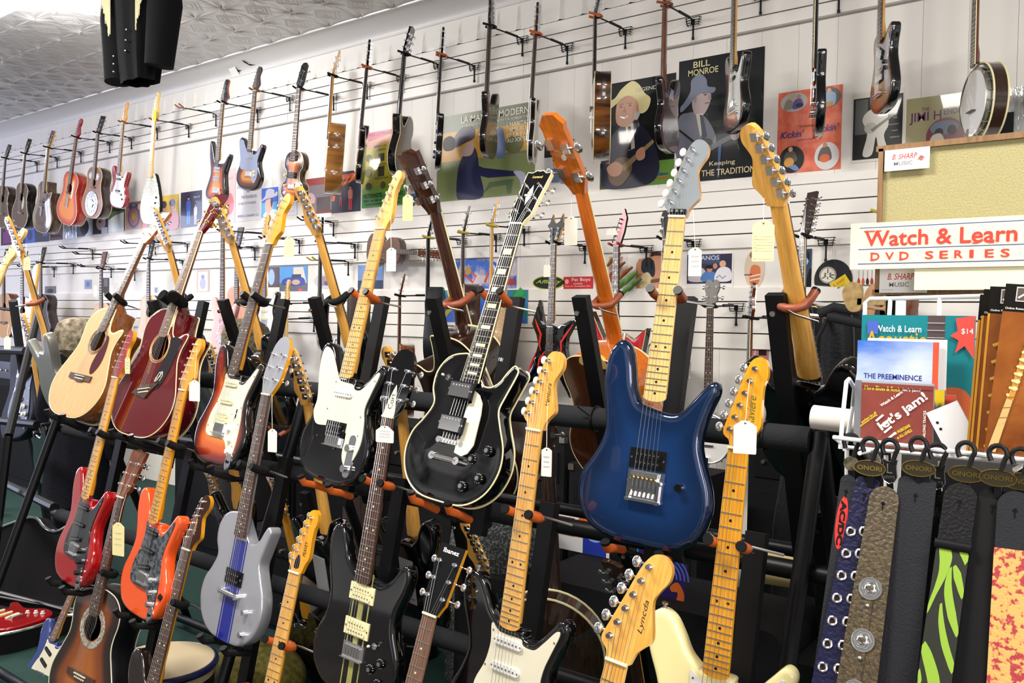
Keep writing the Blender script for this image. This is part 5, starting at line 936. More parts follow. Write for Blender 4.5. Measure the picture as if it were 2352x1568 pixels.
poster('white concert bill starring a country band', 541, 601, (360, 350), (512, 501), '#e9e4e2', [('r', .2, .58, .72, .86, '#8d8d92'), ('e', .46, .7, .14, .08, '#c6c4c8'), ('t', .5, .50, 'STARRING RALPH SPICER', .04, .9, '#4a4450'), ('t', .5, .43, 'AND', .03, .14, '#4a4450'), ('t', .52, .34, 'THE PLAYBOYS', .045, .6, '#4a4450'), ('t', .45, .25, 'AND OTHERS', .035, .7, '#7a7480'), ('t', .5, .06, 'SPON: K. CHAVERS CO.', .035, .8, '#6a6470')])
poster('blue portrait of a man in a pale grey western hat', 601, 638, (434, 428), (500, 494), '#2e5fd0', [('r', 0, 0, 1, .5, '#58b0e8'), ('s', [(.15, 0), (.2, .15), (.5, .25), (.95, .2), (1, 0)], '#cfe6f2'), ('s', [(.25, .2), (.22, .45), (.3, .58), (.62, .6), (.72, .4), (.55, .12), (.38, .1)], '#e8b8a0'), ('s', [(.62, .3), (.72, .55), (.6, .62), (.56, .5)], '#4a3028'), ('s', [(0, .55), (.3, .62), (.75, .66), (1, .72), (.95, .85), (.8, .78), (.78, .9), (.5, .97), (.28, .9), (.22, .72), (.02, .6)], '#c9c4cc')])
poster('pale lettered sheet beside the blue hat portrait', 639, 682, (424, 416), (498, 492), '#e6e0ea', [('t', .5, .5, 'THE NASHVILLE', .05, .8, '#c88a94'), ('t', .5, .35, 'JAMBOREE', .05, .7, '#c88a94'), ('r', .1, .1, .9, .14, '#d8c8d8')])
poster('record sleeve with a red top edge and a sailing ship scene', 700, 762, (412, 404), (493, 487), '#7c7074', [('r', 0, .8, 1, 1, '#8f3c34'), ('r', .45, .05, .95, .45, '#4a3c34'), ('r', 0, 0, 1, .07, '#7a1c1c'), ('e', .2, .4, .2, .2, '#c4a0a4')], name='record_sleeve', cat='record sleeve')
poster('dark concert photo sleeve with orange streaks and a red figure', 762, 828, (398, 389), (490, 484), '#2b2736', [('p', [(0, .3), (.1, .3), (.25, .95), (.15, .95)], '#e0602a'), ('p', [(.15, .9), (.85, .95), (.9, .8), (.3, .62), (.25, .7), (.75, .82), (.15, .8)], '#d8552c'), ('l', [(.25, .7), (.4, .86), (.45, .7), (.6, .88), (.62, .72), (.8, .9)], .02, '#f0a050')]+man(.66, .05, .6, '#e08868', '#c43a34')+man(.33, .15, .45, '#4a4a7a', '#b03428'), name='record_sleeve', cat='record sleeve')
Y0 = '#c9c25a'; INK = '#3a3a1c'
poster('pink, yellow and green rock and roll concert bill with small portraits', 832, 932, (306, 292), (481, 466), '#a9a52e', [('p', [(0, .82), (.4, .86), (1, .95), (1, 1), (0, 1)], '#c4586e'), ('p', [(0, .72), (0, .86), (1, .98), (1, .86)], '#d59a7a'), ('p', [(0, .55), (0, .74), (.6, .84), (.6, .55)], '#c9bc40'), ('r', 0, 0, 1, .18, '#4f9a44'), ('p', [(0, .18), (0, .26), (1, .30), (1, .18)], '#7aa83c'),
   ('t', .5, .94, 'SUPER ATTRACTIONS', .04, .9, '#8a3050'), ('t', .42, .78, 'JERRY LEE', .03, .3, INK), ('t', .45, .735, 'LEWIS', .03, .2, INK), ('r', .38, .60, .52, .70, '#4c4c24'), ('e', .16, .66, .07, .05, '#6a6a34'), ('e', .8, .7, .08, .05, '#6a6a34'), ('t', .43, .55, 'LINDA GAIL', .02, .3, INK), ('r', .38, .40, .52, .53, '#3c3c1c'), ('e', .15, .46, .08, .06, '#6a6a34'), ('e', .82, .46, .08, .06, '#55552a'), ('t', .46, .365, 'EDDIE COCHRAN', .022, .3, INK), ('e', .16, .28, .07, .05, '#55552a'), ('e', .5, .28, .06, .05, '#55552a'), ('e', .8, .30, .07, .05, '#55552a'),
   ('t', .5, .125, 'HILTON HOTEL - LOS ANGELES', .06, .9, '#1c2a14'), ('t', .48, .07, 'SEPT. 14, 1957  8:00 P.M. TO 12:00', .03, .85, '#1c2a14'), ('t', .5, .025, 'TICKETS $2.50  BROADWAY MUSIC HALL', .025, .8, '#1c2a14')])
poster('small blue sleeve behind the dark walnut headstock', 940, 964, (446, 443), (471, 468), '#5a78b0', [('e', .5, .5, .3, .3, '#3a5488')], name='record_sleeve', cat='record sleeve')
# large wide print: plain generic seated woman at a cafe table
poster('wide yellow and olive print of a seated woman in a blue dress', 1004, 1229, (268, 235), (463, 444), '#8d9466', [('r', 0, .45, 1, 1, '#7c8064'), ('r', 0, .46, .5, .80, '#d9a032'), ('r', .5, .48, 1, .78, '#dba73a'), ('r', 0, 0, 1, .44, '#85905c'), ('s', [(.22, .05), (.24, .4), (.34, .58), (.42, .56), (.46, .3), (.5, .02), (.3, 0)], '#23264f'), ('p', [(.36, .42), (.5, .34), (.82, .26), (.84, .21), (.55, .22), (.4, .28)], '#23264f'), ('s', [(.8, .26), (.9, .24), (.93, .12), (.88, .06), (.86, .16)], '#b9bcd4'), ('p', [(.5, .05), (.56, .17), (.8, .18), (.78, .02), (.74, .02), (.73, .12), (.58, .11)], '#5c7250'),
   ('s', [(.26, .52), (.30, .62), (.38, .66), (.40, .58), (.36, .5)], '#c4a49a'), ('s', [(.20, .62), (.19, .74), (.28, .84), (.39, .82), (.40, .70), (.32, .66)], '#2d2638'), ('s', [(.08, .60), (.07, .72), (.14, .76), (.2, .7), (.18, .6)], '#34302c'), ('s', [(.62, .45), (.62, .7), (.66, .78), (.70, .7), (.72, .46)], '#5a6f9c'), ('e', .80, .56, .09, .10, '#6a7040'), ('s', [(.5, .78), (.55, .86), (.62, .78), (.56, .7)], '#d8d0b8'),
   ('t', .62, .885, 'LA MAISON MODERNE', .075, .72, '#e4dfcf'), ('t', .62, .83, 'RESERVE DES PETITS OBJETS', .03, .62, '#d8d2c0'), ('t', .88, .765, "L'HABITATION", .045, .3, '#ece6d4'), ('t', .88, .705, "L'AMEUBLEMENT", .045, .3, '#ece6d4'), ('t', .88, .645, 'ET LA PARURE', .045, .3, '#ece6d4'), ('t', .88, .585, 'AU XX SIECLE', .045, .3, '#ece6d4')])
poster('small black topped advertisement with two men in bow ties', 1250, 1312, (325, 318), (425, 417), '#d6d2d0', [('r', 0, .62, 1, 1, '#1c1a1c'), ('t', .5, .78, 'CHERRY', .14, .9, '#d8343c'), ('t', .5, .68, 'APPLE', .06, .6, '#d8343c'), ('r', .5, .93, .95, .98, '#e08a2a'), ('s', [(.2, .05), (.22, .3), (.5, .36), (.72, .3), (.75, .05)], '#5c6f92'), ('e', .46, .46, .14, .12, '#d0a088'), ('e', .46, .55, .14, .06, '#2a201c'), ('s', [(.62, 0), (.64, .22), (.8, .3), (1, .25), (1, 0)], '#7c8ba6'), ('e', .82, .38, .12, .1, '#d8ac94'), ('t', .5, .31, 'tie', .02, .12, '#1c1a20')])
GRN = '#5f8a34'
poster('poster of a smiling man in a cream western hat playing a mandolin', 1380, 1550, (193, 171), (432, 423), '#101214', [('r', .55, 0, 1, .22, GRN), ('p', [(0, 0), (.15, 0), (.3, .2), (0, .2)], '#3a4a1c'), ('s', [(.02, .12), (.08, .42), (.28, .58), (.42, .6), (.62, .52), (.78, .30), (.8, .1), (.62, 0), (.1, 0)], '#1a1d36'), ('p', [(.34, .60), (.45, .60), (.48, .36), (.40, .34)], '#e6dfc8'), ('p', [(.38, .57), (.42, .57), (.43, .34), (.38, .36)], '#20243f'), ('s', [(.22, .62), (.22, .80), (.3, .88), (.45, .88), (.52, .76), (.48, .64), (.36, .57)], '#dba285'), ('s', [(.46, .66), (.52, .78), (.55, .7), (.5, .62)], '#cfc4bc'), ('l', [(.27, .675), (.33, .655), (.38, .67)], .012, '#f4efe8'), ('e', .28, .765, .018, .006, '#4a342c'), ('e', .40, .765, .018, .006, '#4a342c'), ('l', [(.25, .785), (.31, .79)], .006, '#8a6a54'), ('l', [(.37, .79), (.43, .783)], .006, '#8a6a54'), ('p', [(.33, .76), (.30, .71), (.35, .705)], '#c4866a'), ('e', .51, .73, .022, .035, '#cf9478'), ('s', [(.10, .82), (.2, .86), (.28, .93), (.42, .99), (.52, .95), (.6, .86), (.68, .80), (.64, .70), (.54, .68), (.5, .80), (.36, .86), (.22, .80), (.12, .76)], '#e9dca0'),
   ('s', [(.16, .05), (.12, .16), (.24, .28), (.42, .26), (.44, .14), (.3, .02)], '#7c6048'), ('p', [(.3, .2), (.72, .42), (.74, .39), (.34, .15)], '#a58a60'), ('s', [(.10, .20), (.22, .25), (.32, .20), (.28, .12), (.16, .12)], '#dba285'), ('s', [(.50, .32), (.6, .36), (.62, .26), (.53, .24)], '#dba285'), ('t', .64, .88, 'LEGENDS', .035, .32, '#d8d2c4'), ('t', .9, .60, 'BILL MONROE', .022, .3, '#d8d2c4'), ('t', .84, .53, 'TRIBUTE', .02, .2, '#d8d2c4'), ('t', .86, .08, 'Gibson', .03, .14, '#3a3a8a'), ('r', .80, .055, .92, .068, '#c4542c')])
poster('tall black poster of a man in a grey hat with a mandolin', 1557, 1753, (143, 106), (419, 405), '#14171c', [('e', .6, .62, .22, .03, '#23302a'), ('e', .62, .45, .3, .03, '#23302a'), ('s', [(0, .2), (0, .52), (.14, .57), (.30, .54), (.44, .40), (.46, .28), (.3, .18)], '#6d7080'), ('s', [(.2, .56), (.17, .66), (.22, .76), (.34, .76), (.4, .68), (.36, .58), (.28, .52)], '#b9a2a4'), ('p', [(.22, .55), (.3, .55), (.34, .42), (.28, .36)], '#cfc9b6'), ('e', .33, .695, .02, .006, '#4c4044'), ('l', [(.30, .71), (.37, .712)], .006, '#6a5a5c'), ('p', [(.37, .70), (.41, .655), (.37, .65)], '#a08a8c'), ('l', [(.33, .625), (.38, .628)], .006, '#7a5a5c'), ('e', .21, .67, .02, .03, '#a08a8c'), ('p', [(.0, .44), (.03, .44), (.34, .26), (.32, .24)], '#1c1d22'), ('p', [(.27, .54), (.31, .53), (.36, .36), (.31, .33)], '#2c3450'), ('s', [(.03, .62), (.08, .66), (.15, .74), (.16, .83), (.26, .87), (.34, .82), (.36, .76), (.45, .74), (.42, .70), (.26, .71), (.12, .62), (.04, .58)], '#747b92'),
   ('s', [(.10, .18), (.2, .12), (.34, .16), (.44, .28), (.38, .34), (.22, .33), (.12, .26)], '#3c3c44'), ('p', [(.36, .27), (.92, .43), (.93, .40), (.4, .23)], '#565a64'), ('s', [(.22, .24), (.30, .30), (.40, .27), (.36, .18), (.26, .18)], '#ab9498'), ('s', [(.64, .34), (.72, .40), (.74, .32), (.68, .3)], '#ab9498'), ('p', [(.5, .02), (.52, .02), (.54, .28), (.50, .28)], '#3a5a8a'), ('t', .28, .925, 'BILL', .05, .2, '#d9cf9c'), ('t', .30, .862, 'MONROE', .05, .36, '#d9cf9c'), ('t', .80, .92, 'B.', .045, .08, '#e0c878'), ('t', .55, .105, 'Keeping', .045, .3, '#d9c79c'), ('t', .62, .035, 'THE TRADITION', .05, .62, '#d9c79c')])
def cameo(cx, cz, rx, rz, bg, S): return [('e', cx, cz, rx, rz, bg)]+S
poster('orange blues band poster with four oval photographs', 1786, 1933, (213, 195), (398, 389), noisy('#d6563a', '#ea7a58', 14, .4), cameo(.25, .865, .215, .115, '#b9b4b0', [('s', [(.1, .78), (.12, .88), (.2, .9), (.26, .8)], '#8d8478'), ('s', [(.24, .78), (.26, .88), (.36, .9), (.4, .8)], '#5a3a9a'), ('e', .2, .93, .03, .025, SKIN), ('e', .33, .925, .03, .025, DS), ('e', .34, .82, .06, .025, '#2c2c34')])+cameo(.80, .865, .18, .12, '#5c5a5c', [('s', [(.7, .77), (.7, .9), (.8, .93), (.9, .9), (.88, .77)], '#9ab4d0'), ('e', .8, .945, .035, .03, SKIN), ('r', .74, .76, .86, .81, '#c4862c')])+
   cameo(.24, .165, .20, .165, '#26282a', [('s', [(.12, .16), (.16, .26), (.28, .26), (.32, .14)], '#54483c'), ('e', .22, .29, .035, .03, SKIN), ('e', .2, .13, .08, .06, '#e0a03a'), ('p', [(.18, .08), (.3, .1), (.38, .03), (.3, .02)], '#6a8ac8')])+cameo(.79, .165, .19, .165, '#d8d4d0', [('s', [(.66, .12), (.7, .26), (.82, .27), (.86, .12)], '#5a4a44'), ('e', .76, .3, .035, .03, DS), ('e', .76, .14, .08, .05, '#d8601c')])+
   [('t', .24, .43, "Kickin'", .085, .38, '#2c2a8c', .3), ('t', .78, .46, "Pickin'", .085, .38, '#2c2a8c', .3), ('t', .5, .385, 'southern fried blues', .02, .36, '#6a3a8a', .3), ('t', .45, .545, '16 tracks', .03, .2, '#7a3c20')])
poster('black and white photograph poster of a guitarist in a white suit', 1957, 2078, (214, 202), (373, 366), '#e2dccb', [('r', .02, .04, .96, .92, '#2b2c2c'), ('r', .06, .4, .3, .9, '#5c5e5a'), ('s', [(.22, .1), (.3, .4), (.2, .6), (.3, .72), (.5, .76), (.66, .7), (.7, .5), (.62, .35), (.72, .08), (.55, .08), (.47, .35), (.4, .1)], '#d5d0c4'), ('e', .45, .84, .09, .07, '#9a948c'), ('e', .36, .48, .12, .08, '#b9b4a8'), ('p', [(.36, .46), (.85, .68), (.88, .66), (.4, .42)], '#77736c'), ('t', .82, .58, 'THE', .015, .08, '#c9c4b8'), ('t', .8, .49, 'SOUNDS', .015, .18, '#c9c4b8'), ('t', .82, .40, 'THAT', .015, .12, '#c9c4b8'), ('t', .82, .31, 'CREATE', .015, .18, '#c9c4b8')])
poster('record sleeve with purple lettering and a round crowd photo in plastic', 2082, 2230, (226, 212), (338, 328), '#a9a27a', [('t', .3, .72, 'THE', .07, .12, '#6a3468'), ('t', .30, .46, 'JIMI H', .24, .5, '#6a3468'), ('t', .78, .60, 'ENDRIX', .12, .38, '#6a3468'), ('c', .62, .18, .30, '#8a4a54'), ('e', .6, .34, .22, .14, '#7a8aa0'), ('e', .52, .24, .07, .1, '#3a2a24'), ('e', .72, .28, .07, .1, '#3a2a24'), ('s', [(.38, 0), (.42, .2), (.56, .22), (.6, 0)], '#e0d4c4')], name='record_sleeve', cat='record sleeve')
poster('record sleeve wrapped in creased silver film behind the banjo', 2282, 2420, (204, 192), (328, 316), noisy('#50504e', '#f2f2ee', 9, .1, 1., .35, .6, .4, (1, 1, .5), 1.), [('r', 0, 0, .35, .55, '#1c1c1e')], name='record_sleeve', cat='record sleeve')
# lower band pictures
def lower(label, x0, x1, yt, yb, base, sh, **k): return poster(label, x0, x1, yt, yb, base, sh, **k)
lower('small grey photograph on the wall above the furry hat at the left', 103, 128, 657, 677, '#7c7c84', [('e', .5, .45, .3, .25, '#3c3c44')], name='photograph', cat='photograph')
lower('small blue grey photograph left of the natural cutaway guitar', 194, 210, 642, 663, '#8a9ac0', [('e', .5, .5, .3, .3, '#5a6a94')], name='photograph', cat='photograph')
lower('dark narrow framed picture above the natural cutaway guitar', 236, 250, 638, 678, '#2a221e', [('r', .2, .5, .8, .95, '#5a4c40')], name='photograph', cat='photograph')
lower('small black framed picture beside the black acoustic', 354, 363, 658, 674, '#e0dcd8', [('r', .1, .1, .9, .9, '#3c3c40')], name='photograph', cat='photograph')
lower('gilt framed picture right of the wine red neck', 452, 480, (621, 619), (673, 671), '#a98238', [('r', .12, .08, .88, .92, '#d8d4d8'), ('e', .5, .4, .25, .25, '#8a84a0'), ('e', .5, .7, .15, .1, '#5a5064')], name='framed_picture', cat='framed picture')
lower('photograph of a blue pickup truck in a street', 642, 706, (612, 609), (672, 670), '#4f92d0', [('p', [(.5, .4), (.5, .95), (.85, .95), (.98, .3)], '#d8d0c0'), ('r', 0, 0, 1, .35, '#5c5c60'), ('s', [(.1, .3), (.15, .5), (.45, .58), (.85, .55), (.9, .3), (.5, .24)], '#2c3c94'), ('r', .45, .55, .78, .68, '#28303c'), ('e', .6, .38, .15, .1, '#c8a08a'), ('r', .7, .02, .82, .14, '#d8404a')], name='photograph', cat='photograph')
lower('dark portrait print behind the blue lit black guitar', 616, 641, (614, 612), (660, 658), '#4a342c', [('e', .3, .5, .3, .4, '#9ab8f0')], name='photograph', cat='photograph')
lower('oval photograph of a drummer', 722, 770, (628, 626), (664, 662), '#c9c4cc', [('e', .4, .5, .2, .3, '#8a86a0'), ('e', .5, .7, .08, .12, DS), ('e', .6, .35, .12, .15, '#5a5468')], name='photograph', cat='photograph', edge=[(.5+.5*math.cos(R(a)), .5+.5*math.sin(R(a))) for a in range(0, 360, 15)])
lower('photograph of people at a car behind the white pickguard guitar', 822, 880, (609, 607), (664, 662), '#7a9ad0', [('r', 0, 0, 1, .35, '#3a4664'), ('e', .3, .5, .12, .25, '#c98a7a'), ('e', .6, .55, .12, .2, '#2c3450')], name='photograph', cat='photograph')
PNT = noisy('#2a62c0', '#d8c8cc', 9, .5, .2, .42, .58)
lower('loose blue, red and white abstract painting on the wall', 1046, 1186, (594, 591), (663, 661), PNT, [('l', [(.1, .3), (.2, .7), (.35, .4), (.3, .2), (.15, .5)], .015, '#c85040'), ('l', [(.5, .2), (.6, .8), (.7, .3), (.8, .7), (.9, .25)], .02, '#c84a38'), ('c', .62, .65, .09, '#2c5cc4'), ('c', .62, .65, .05, '#cfd8ec'), ('c', .22, .6, .05, '#c8a04a'), ('r', .84, .1, .98, .3, '#b83a34')], name='painting', cat='painting')
P2 = noisy('#1c8a78', '#3a6ad8', 7, .5, .2, .45, .55)
lower('unframed green and blue painted canvas below the abstract painting', 988, 1212, (668, 664), (742, 738), P2, [('p', [(.35, 0), (.48, 1), (.52, 1), (.45, 0)], '#d8e2e8'), ('l', [(.1, 0), (.25, .5), (.2, 1)], .02, '#cfc93a'), ('l', [(.8, 0), (.85, .6), (.95, 1)], .03, '#3fae5a'), ('p', [(.55, 0), (.7, 1), (.8, 1), (.62, 0)], '#2e80c8')], name='painting', cat='painting', y=4.546)
LIME = '#a6c838'
lower('black and lime oval sticker sign reading Affinity', 1223, 1297, (634, 631), (666, 664), LIME, [('e', .5, .5, .47, .44, '#2b2e2c'), ('t', .5, .36, 'Affinity', .34, .8, LIME, .3), ('t', .6, .14, 'AMPS', .1, .24, '#8a9a70')], name='oval_sign', cat='sign', edge=[(.5+.5*math.cos(R(a)), .5+.5*math.sin(R(a))) for a in range(0, 360, 12)])
lower('red lounge advertising sign for Rockingham', 1294, 1362, (636, 634), (664, 662), '#c92832', [('t', .6, .55, 'Fat Boys', .34, .62, '#f0dcd8'), ('t', .5, .36, 'LOUNGE', .12, .3, '#f4e6e0'), ('t', .5, .15, 'Hwy. 74 - Rockingham, N.C.', .12, .85, '#f4e6e0'), ('e', .12, .6, .07, .2, '#f0a8a0')], name='lounge_sign', cat='sign')
lower('pale cut out figure picture with a green paper leaf garland', 1398, 1428, (590, 588), (663, 661), '#d8b4ac', [('e', .5, .8, .3, .14, '#e6d0c8'), ('e', .4, .35, .4, .2, '#b05040'), ('e', .5, .12, .4, .1, '#c8989c')], name='paper_cutout', cat='picture')
b = MB(); P = at(1432, 660, 4.55); n0 = Vector((P.x, 4.548, P.z))
for i, (dx, dz, r1, r2, c) in enumerate([(0, .03, .055, .02, '#4f7a2a'), (.05, .06, .05, .018, '#5a8a34'), (.08, .02, .06, .018, '#3f6a24'), (.02, .09, .045, .016, '#8a4a22'), (-.03, .12, .045, .016, '#7a3c1e'), (-.06, .17, .04, .015, '#8c5a2a'), (.03, -.02, .05, .016, '#4f7a2a')]): b.tube([n0+Vector((dx-.04, -.004*i-.004, dz-.04)), n0+Vector((dx, -.004*i-.008, dz)), n0+Vector((dx+.05, -.004*i-.004, dz+.03))], [r2*.5, r2, r2*.4], mat(c, .6), 8)
tag(ob('paper_leaf', b), 'cut green and brown oak leaf decoration', 'leaf decoration')
lower('cut out photograph of a seated man playing an acoustic guitar', 1461, 1524, (580, 578), (664, 662), '#c99070', [('s', [(.1, .3), (.15, .7), (.4, .85), (.62, .8), (.7, .5), (.6, .3)], '#262a33'), ('s', [(0, .1), (.05, .75), (.2, .8), (.2, .5), (.5, .35), (.8, .3), (.78, .2), (.3, .3), (.2, .1)], '#c98a64'), ('s', [(.15, .05), (.2, .35), (.45, .45), (.62, .2), (.5, .02)], '#dcc498'), ('e', .7, .88, .16, .12, '#c98a64'), ('s', [(.52, .88), (.6, .99), (.85, 1), (.9, .9), (.7, .9)], '#3a221a'), ('p', [(.55, .25), (1, .3), (1, .2), (.55, .15)], '#6a4a34')], name='photo_cutout', cat='picture', edge=[(0, 0), (0, .7), (.15, .82), (.45, .88), (.5, 1), (.95, 1), (1, .8), (.9, .4), (1, .3), (1, 0)])
lower('signed photograph of a blues band with a man in a black hat', 1578, 1684, (584, 578), (661, 660), '#e9e6e4', [('r', .0, .12, .97, .97, '#2a2844'), ('r', .18, .7, .72, .95, '#3a4468'), ('t', .45, .80, 'PIANOS', .13, .5, '#c8d0e0'), ('s', [(.05, .2), (.08, .5), (.25, .6), (.4, .5), (.42, .2)], '#c9c0c4'), ('e', .25, .65, .06, .1, DS), ('s', [(.32, .2), (.36, .42), (.5, .48), (.64, .4), (.66, .2)], '#4a78b4'), ('e', .5, .53, .06, .09, DS), ('e', .5, .6, .1, .05, '#17161c'), ('s', [(.62, .2), (.66, .5), (.8, .6), (.95, .5), (.95, .2)], '#e0dce4'), ('e', .78, .68, .07, .1, SKIN), ('e', .62, .62, .05, .08, DS), ('l', [(.65, .28), (.72, .36), (.78, .26), (.85, .34)], .006, '#17161c')], name='photograph', cat='photograph')
lower('oval photograph of a guitarist in a striped outfit', 1710, 1756, (573, 571), (662, 661), '#dcc8ae', [('s', [(.3, .1), (.3, .5), (.5, .6), (.8, .5), (.7, .1)], '#d87848'), ('l', [(.3, .3), (.8, .35)], .03, '#f0e0d0'), ('l', [(.3, .2), (.8, .25)], .03, '#f0e0d0'), ('e', .45, .85, .2, .1, '#8a6a50'), ('r', 0, .33, .4, .36, '#8a3c34')], name='photograph', cat='photograph', edge=[(.5+.5*math.cos(R(a)), .5+.5*math.sin(R(a))) for a in range(0, 360, 15)])
lower('blue toned print of two young men in dark suits', 1822, 1864, (574, 569), (663, 662), '#2a3c58', [('e', .55, .72, .28, .16, '#a9cade'), ('s', [(.25, .7), (.3, .92), (.6, .98), (.85, .9), (.85, .7), (.6, .86), (.4, .8)], '#1c2030'), ('e', .3, .26, .26, .14, '#b8d0dc'), ('s', [(.05, .3), (.1, .45), (.35, .48), (.6, .4), (.55, .3), (.3, .38)], '#1c2030'), ('p', [(.6, 0), (.9, .5), (1, .5), (1, 0)], '#12161f')], name='photograph', cat='photograph')
lower('round black disc with a white tuning fork emblem on the wall', 1870, 1958, (597, 594), (690, 690), '#2c2c2e', [('c', .36, .62, .22, '#e6e0d0'), ('c', .36, .62, .205, '#2c2c2e'), ('c', .36, .62, .19, '#e6e0d0')]+[('p', [(.36+.17*math.cos(R(a))*1.0-.012*math.sin(R(a)), .62+.16*math.sin(R(a))+.012*math.cos(R(a))), (.36-.10*math.cos(R(a))-.012*math.sin(R(a)), .62-.10*math.sin(R(a))+.012*math.cos(R(a))), (.36-.10*math.cos(R(a))+.012*math.sin(R(a)), .62-.10*math.sin(R(a))-.012*math.cos(R(a))), (.36+.17*math.cos(R(a))+.012*math.sin(R(a)), .62+.16*math.sin(R(a))-.012*math.cos(R(a)))], '#2c2c2e') for a in (90, 210, 330, 0)]+[('c', .36, .62, .05, '#e6e0d0'), ('t', .6, .2, 'Yamaha', .07, .3, '#c8c4bc')], name='emblem_disc', cat='sign', edge=[(.5+.5*math.cos(R(a)), .5+.5*math.sin(R(a))) for a in range(-22, 203, 9)], y=4.562)
o = poster('yellow business card tilted across the black emblem disc', 1919, 1962, (634, 634), (660, 660), '#e3c81e', [('t', .5, .5, 'B. SHARP', .28, .7, '#c8502c'), ('t', .5, .18, 'MUSIC', .2, .5, '#a8941c')], name='business_card', cat='card', y=4.550); o.rotation_euler = (0, -R(33), 0); o.location.z -= .03
lower('card printed with four hanging electric guitars', 1966, 2012, (619, 618), (657, 656), '#dedad4', [('r', 0, 0, 1, .08, '#6a645c')]+[x for i, c in enumerate(('#b8342a', '#c85a2a', '#2c2a2c', '#a83024')) for x in (('s', [(.1+.22*i, .1), (.07+.22*i, .3), (.14+.22*i, .5), (.22+.22*i, .3), (.2+.22*i, .1)], c), ('r', .135+.22*i, .4, .155+.22*i, .95, '#4a3024'))], name='picture_card', cat='card')
lower('red toned picture low on the wall behind the yellow headstock', 1728, 1764, (800, 800), (832, 832), '#b87c78', [('r', .4, .5, .9, .9, '#2a1a1e'), ('l', [(.1, 0), (.2, 1)], .03, '#e8c8c0')], name='photograph', cat='photograph')
# ------------------------------------------------------------------ display at the right: board, signs, wire rack, books, straps
def panel(name, label, cat, x0, x1, yt, yb, y, base, shapes, **k): return poster(label, x0, x1, yt, yb, base, shapes, y=y, name=name, cat=cat, **k)
TAN = noisy('#a39a6c', '#ada474', 300, .8, bump=.2)
A = at(2028, 344, 1.96); zb = at(2020, 672, 1.96).z; xr = at(2420, 344, 1.96).x; b = MB(); wd, hh = xr-A.x, A.z-zb
t = empty('notice_board', Matrix.Translation((A.x, 1.96, zb)), 'tan cloth covered notice board in a thin brown frame at the right', 'notice board')
ob('cloth_panel', MB().box((wd/2, 0, hh/2), (wd, .014, hh), TAN), t)
b = MB(); fm = wood('#7a5a3c', '#91704c', .5, .2)
for c, d in (((wd/2, -.002, hh), (wd+.02, .026, .012)), ((0, -.002, hh/2), (.010, .026, hh)), ((wd/2, -.002, 0), (wd+.02, .026, .012)), ((wd, -.002, hh/2), (.010, .026, hh))): b.box(c, d, fm)
ob('frame', b, t)
bs = [('t', .45, .52, 'B. SHARP', .26, .56, '#cc4a44', .25), ('t', .42, .24, 'MUSIC', .18, .42, '#8a8a86'), ('e', .82, .5, .05, .12, '#c86a60'), ('l', [(.74, .42), (.82, .6), (.9, .5)], .008, '#6a6a66'), ('l', [(.7, .08), (.95, .09)], .003, '#b0b0ac')]
panel('business_card', 'white shop card pinned to the upper left of the tan board', 'card', 2032, 2135, (346, 336), (392, 387), 1.942, '#f4f2f2', bs)
panel('business_card', 'white shop card under the cream sign, overlapping the board frame', 'card', 2020, 2130, (617, 612), (674, 670), 1.940, '#f2f0ee', bs+[('l', [(.05, .12), (.3, .12)], .004, '#a0a09c')])
RDT = '#d2463e'; BLT = '#3a4a96'
wl = panel('header_sign', 'cream cardboard header sign reading Watch and Learn DVD Series', 'sign', 1953, 2420, (515, 489), (617, 611), 1.90, '#efe8c4', [('l', [(.05, .895), (1, .895)], .0022, BLT), ('l', [(.045, .43), (1, .43)], .0022, BLT), ('l', [(.045, .115), (1, .115)], .0022, BLT)], gl=0)
bw = MB(); L_, R_2, z1, z0 = at(1953, 560, 1.899), at(2420, 560, 1.899), at(1953, 515, 1.90).z, at(1953, 617, 1.90).z; W_ = R_2.x-L_.x; H_ = z1-z0; rm = paper(RDT, 0)
def serif_text(b, s, cx_, cz, h, w_, m):
    b.text(s, m, (cx_, 0, cz), h, w_, align='c', bold=.018)
serif_text(bw, 'Watch & Learn', W_*.46, H_*.50, H_*.34, W_*.76, rm)
for i, ch in enumerate('DVD'): bw.text(ch, rm, (W_*(.115+.077*i), 0, H_*.19), H_*.17, W_*.048, bold=.02); 
for i, ch in enumerate('SERIES'): bw.text(ch, rm, (W_*(.40+.073*i), 0, H_*.19), H_*.17, W_*(.020 if ch == 'I' else .043), bold=.02)
for i, xx in enumerate((.115, .269)): bw.box((W_*(xx+.006), 0, H_*.19), (W_*.018, .0004, H_*.018), rm); bw.box((W_*(xx+.006), 0, H_*.355), (W_*.018, .0004, H_*.018), rm)
for xx in (.09, .12, .155, .72, .645): bw.box((W_*xx, 0, H_*(.5 if xx > .5 else .84)), (W_*.03, .0004, H_*.022), rm)
o = ob('sign_lettering', bw, wl); o.location = (0, -.0012, 0)
panel('header_sign', 'blank lower flap of the cream header sign', 'sign', 2100, 2420, (617, 611), (668, 662), 1.905, '#ece5c4', [], gl=0)
WIRE = mat('#efeeee', .3, coat=.5)
rk = empty('wire_display_rack', Matrix(), 'white wire display rack holding books and discs with straps hanging below', 'display rack')
P = lambda px, py, y: at(px, py, y)
def wire(nm, pts, r=.0032, m=WIRE): b = MB(); b.tube(pts, r, m, 8); ob(nm, b, rk)
wire('back_frame', [P(1940, 1035, 1.80), P(1983, 800, 1.80), P(1987, 695, 1.80), P(1998, 686, 1.80), P(2060, 685, 1.80), P(2400, 676, 1.80)], .0042)
wire('upright', [P(2045, 687, 1.80), P(2040, 760, 1.80)], .0042); wire('upright', [P(2158, 685, 1.80), P(2155, 760, 1.80)], .0042)
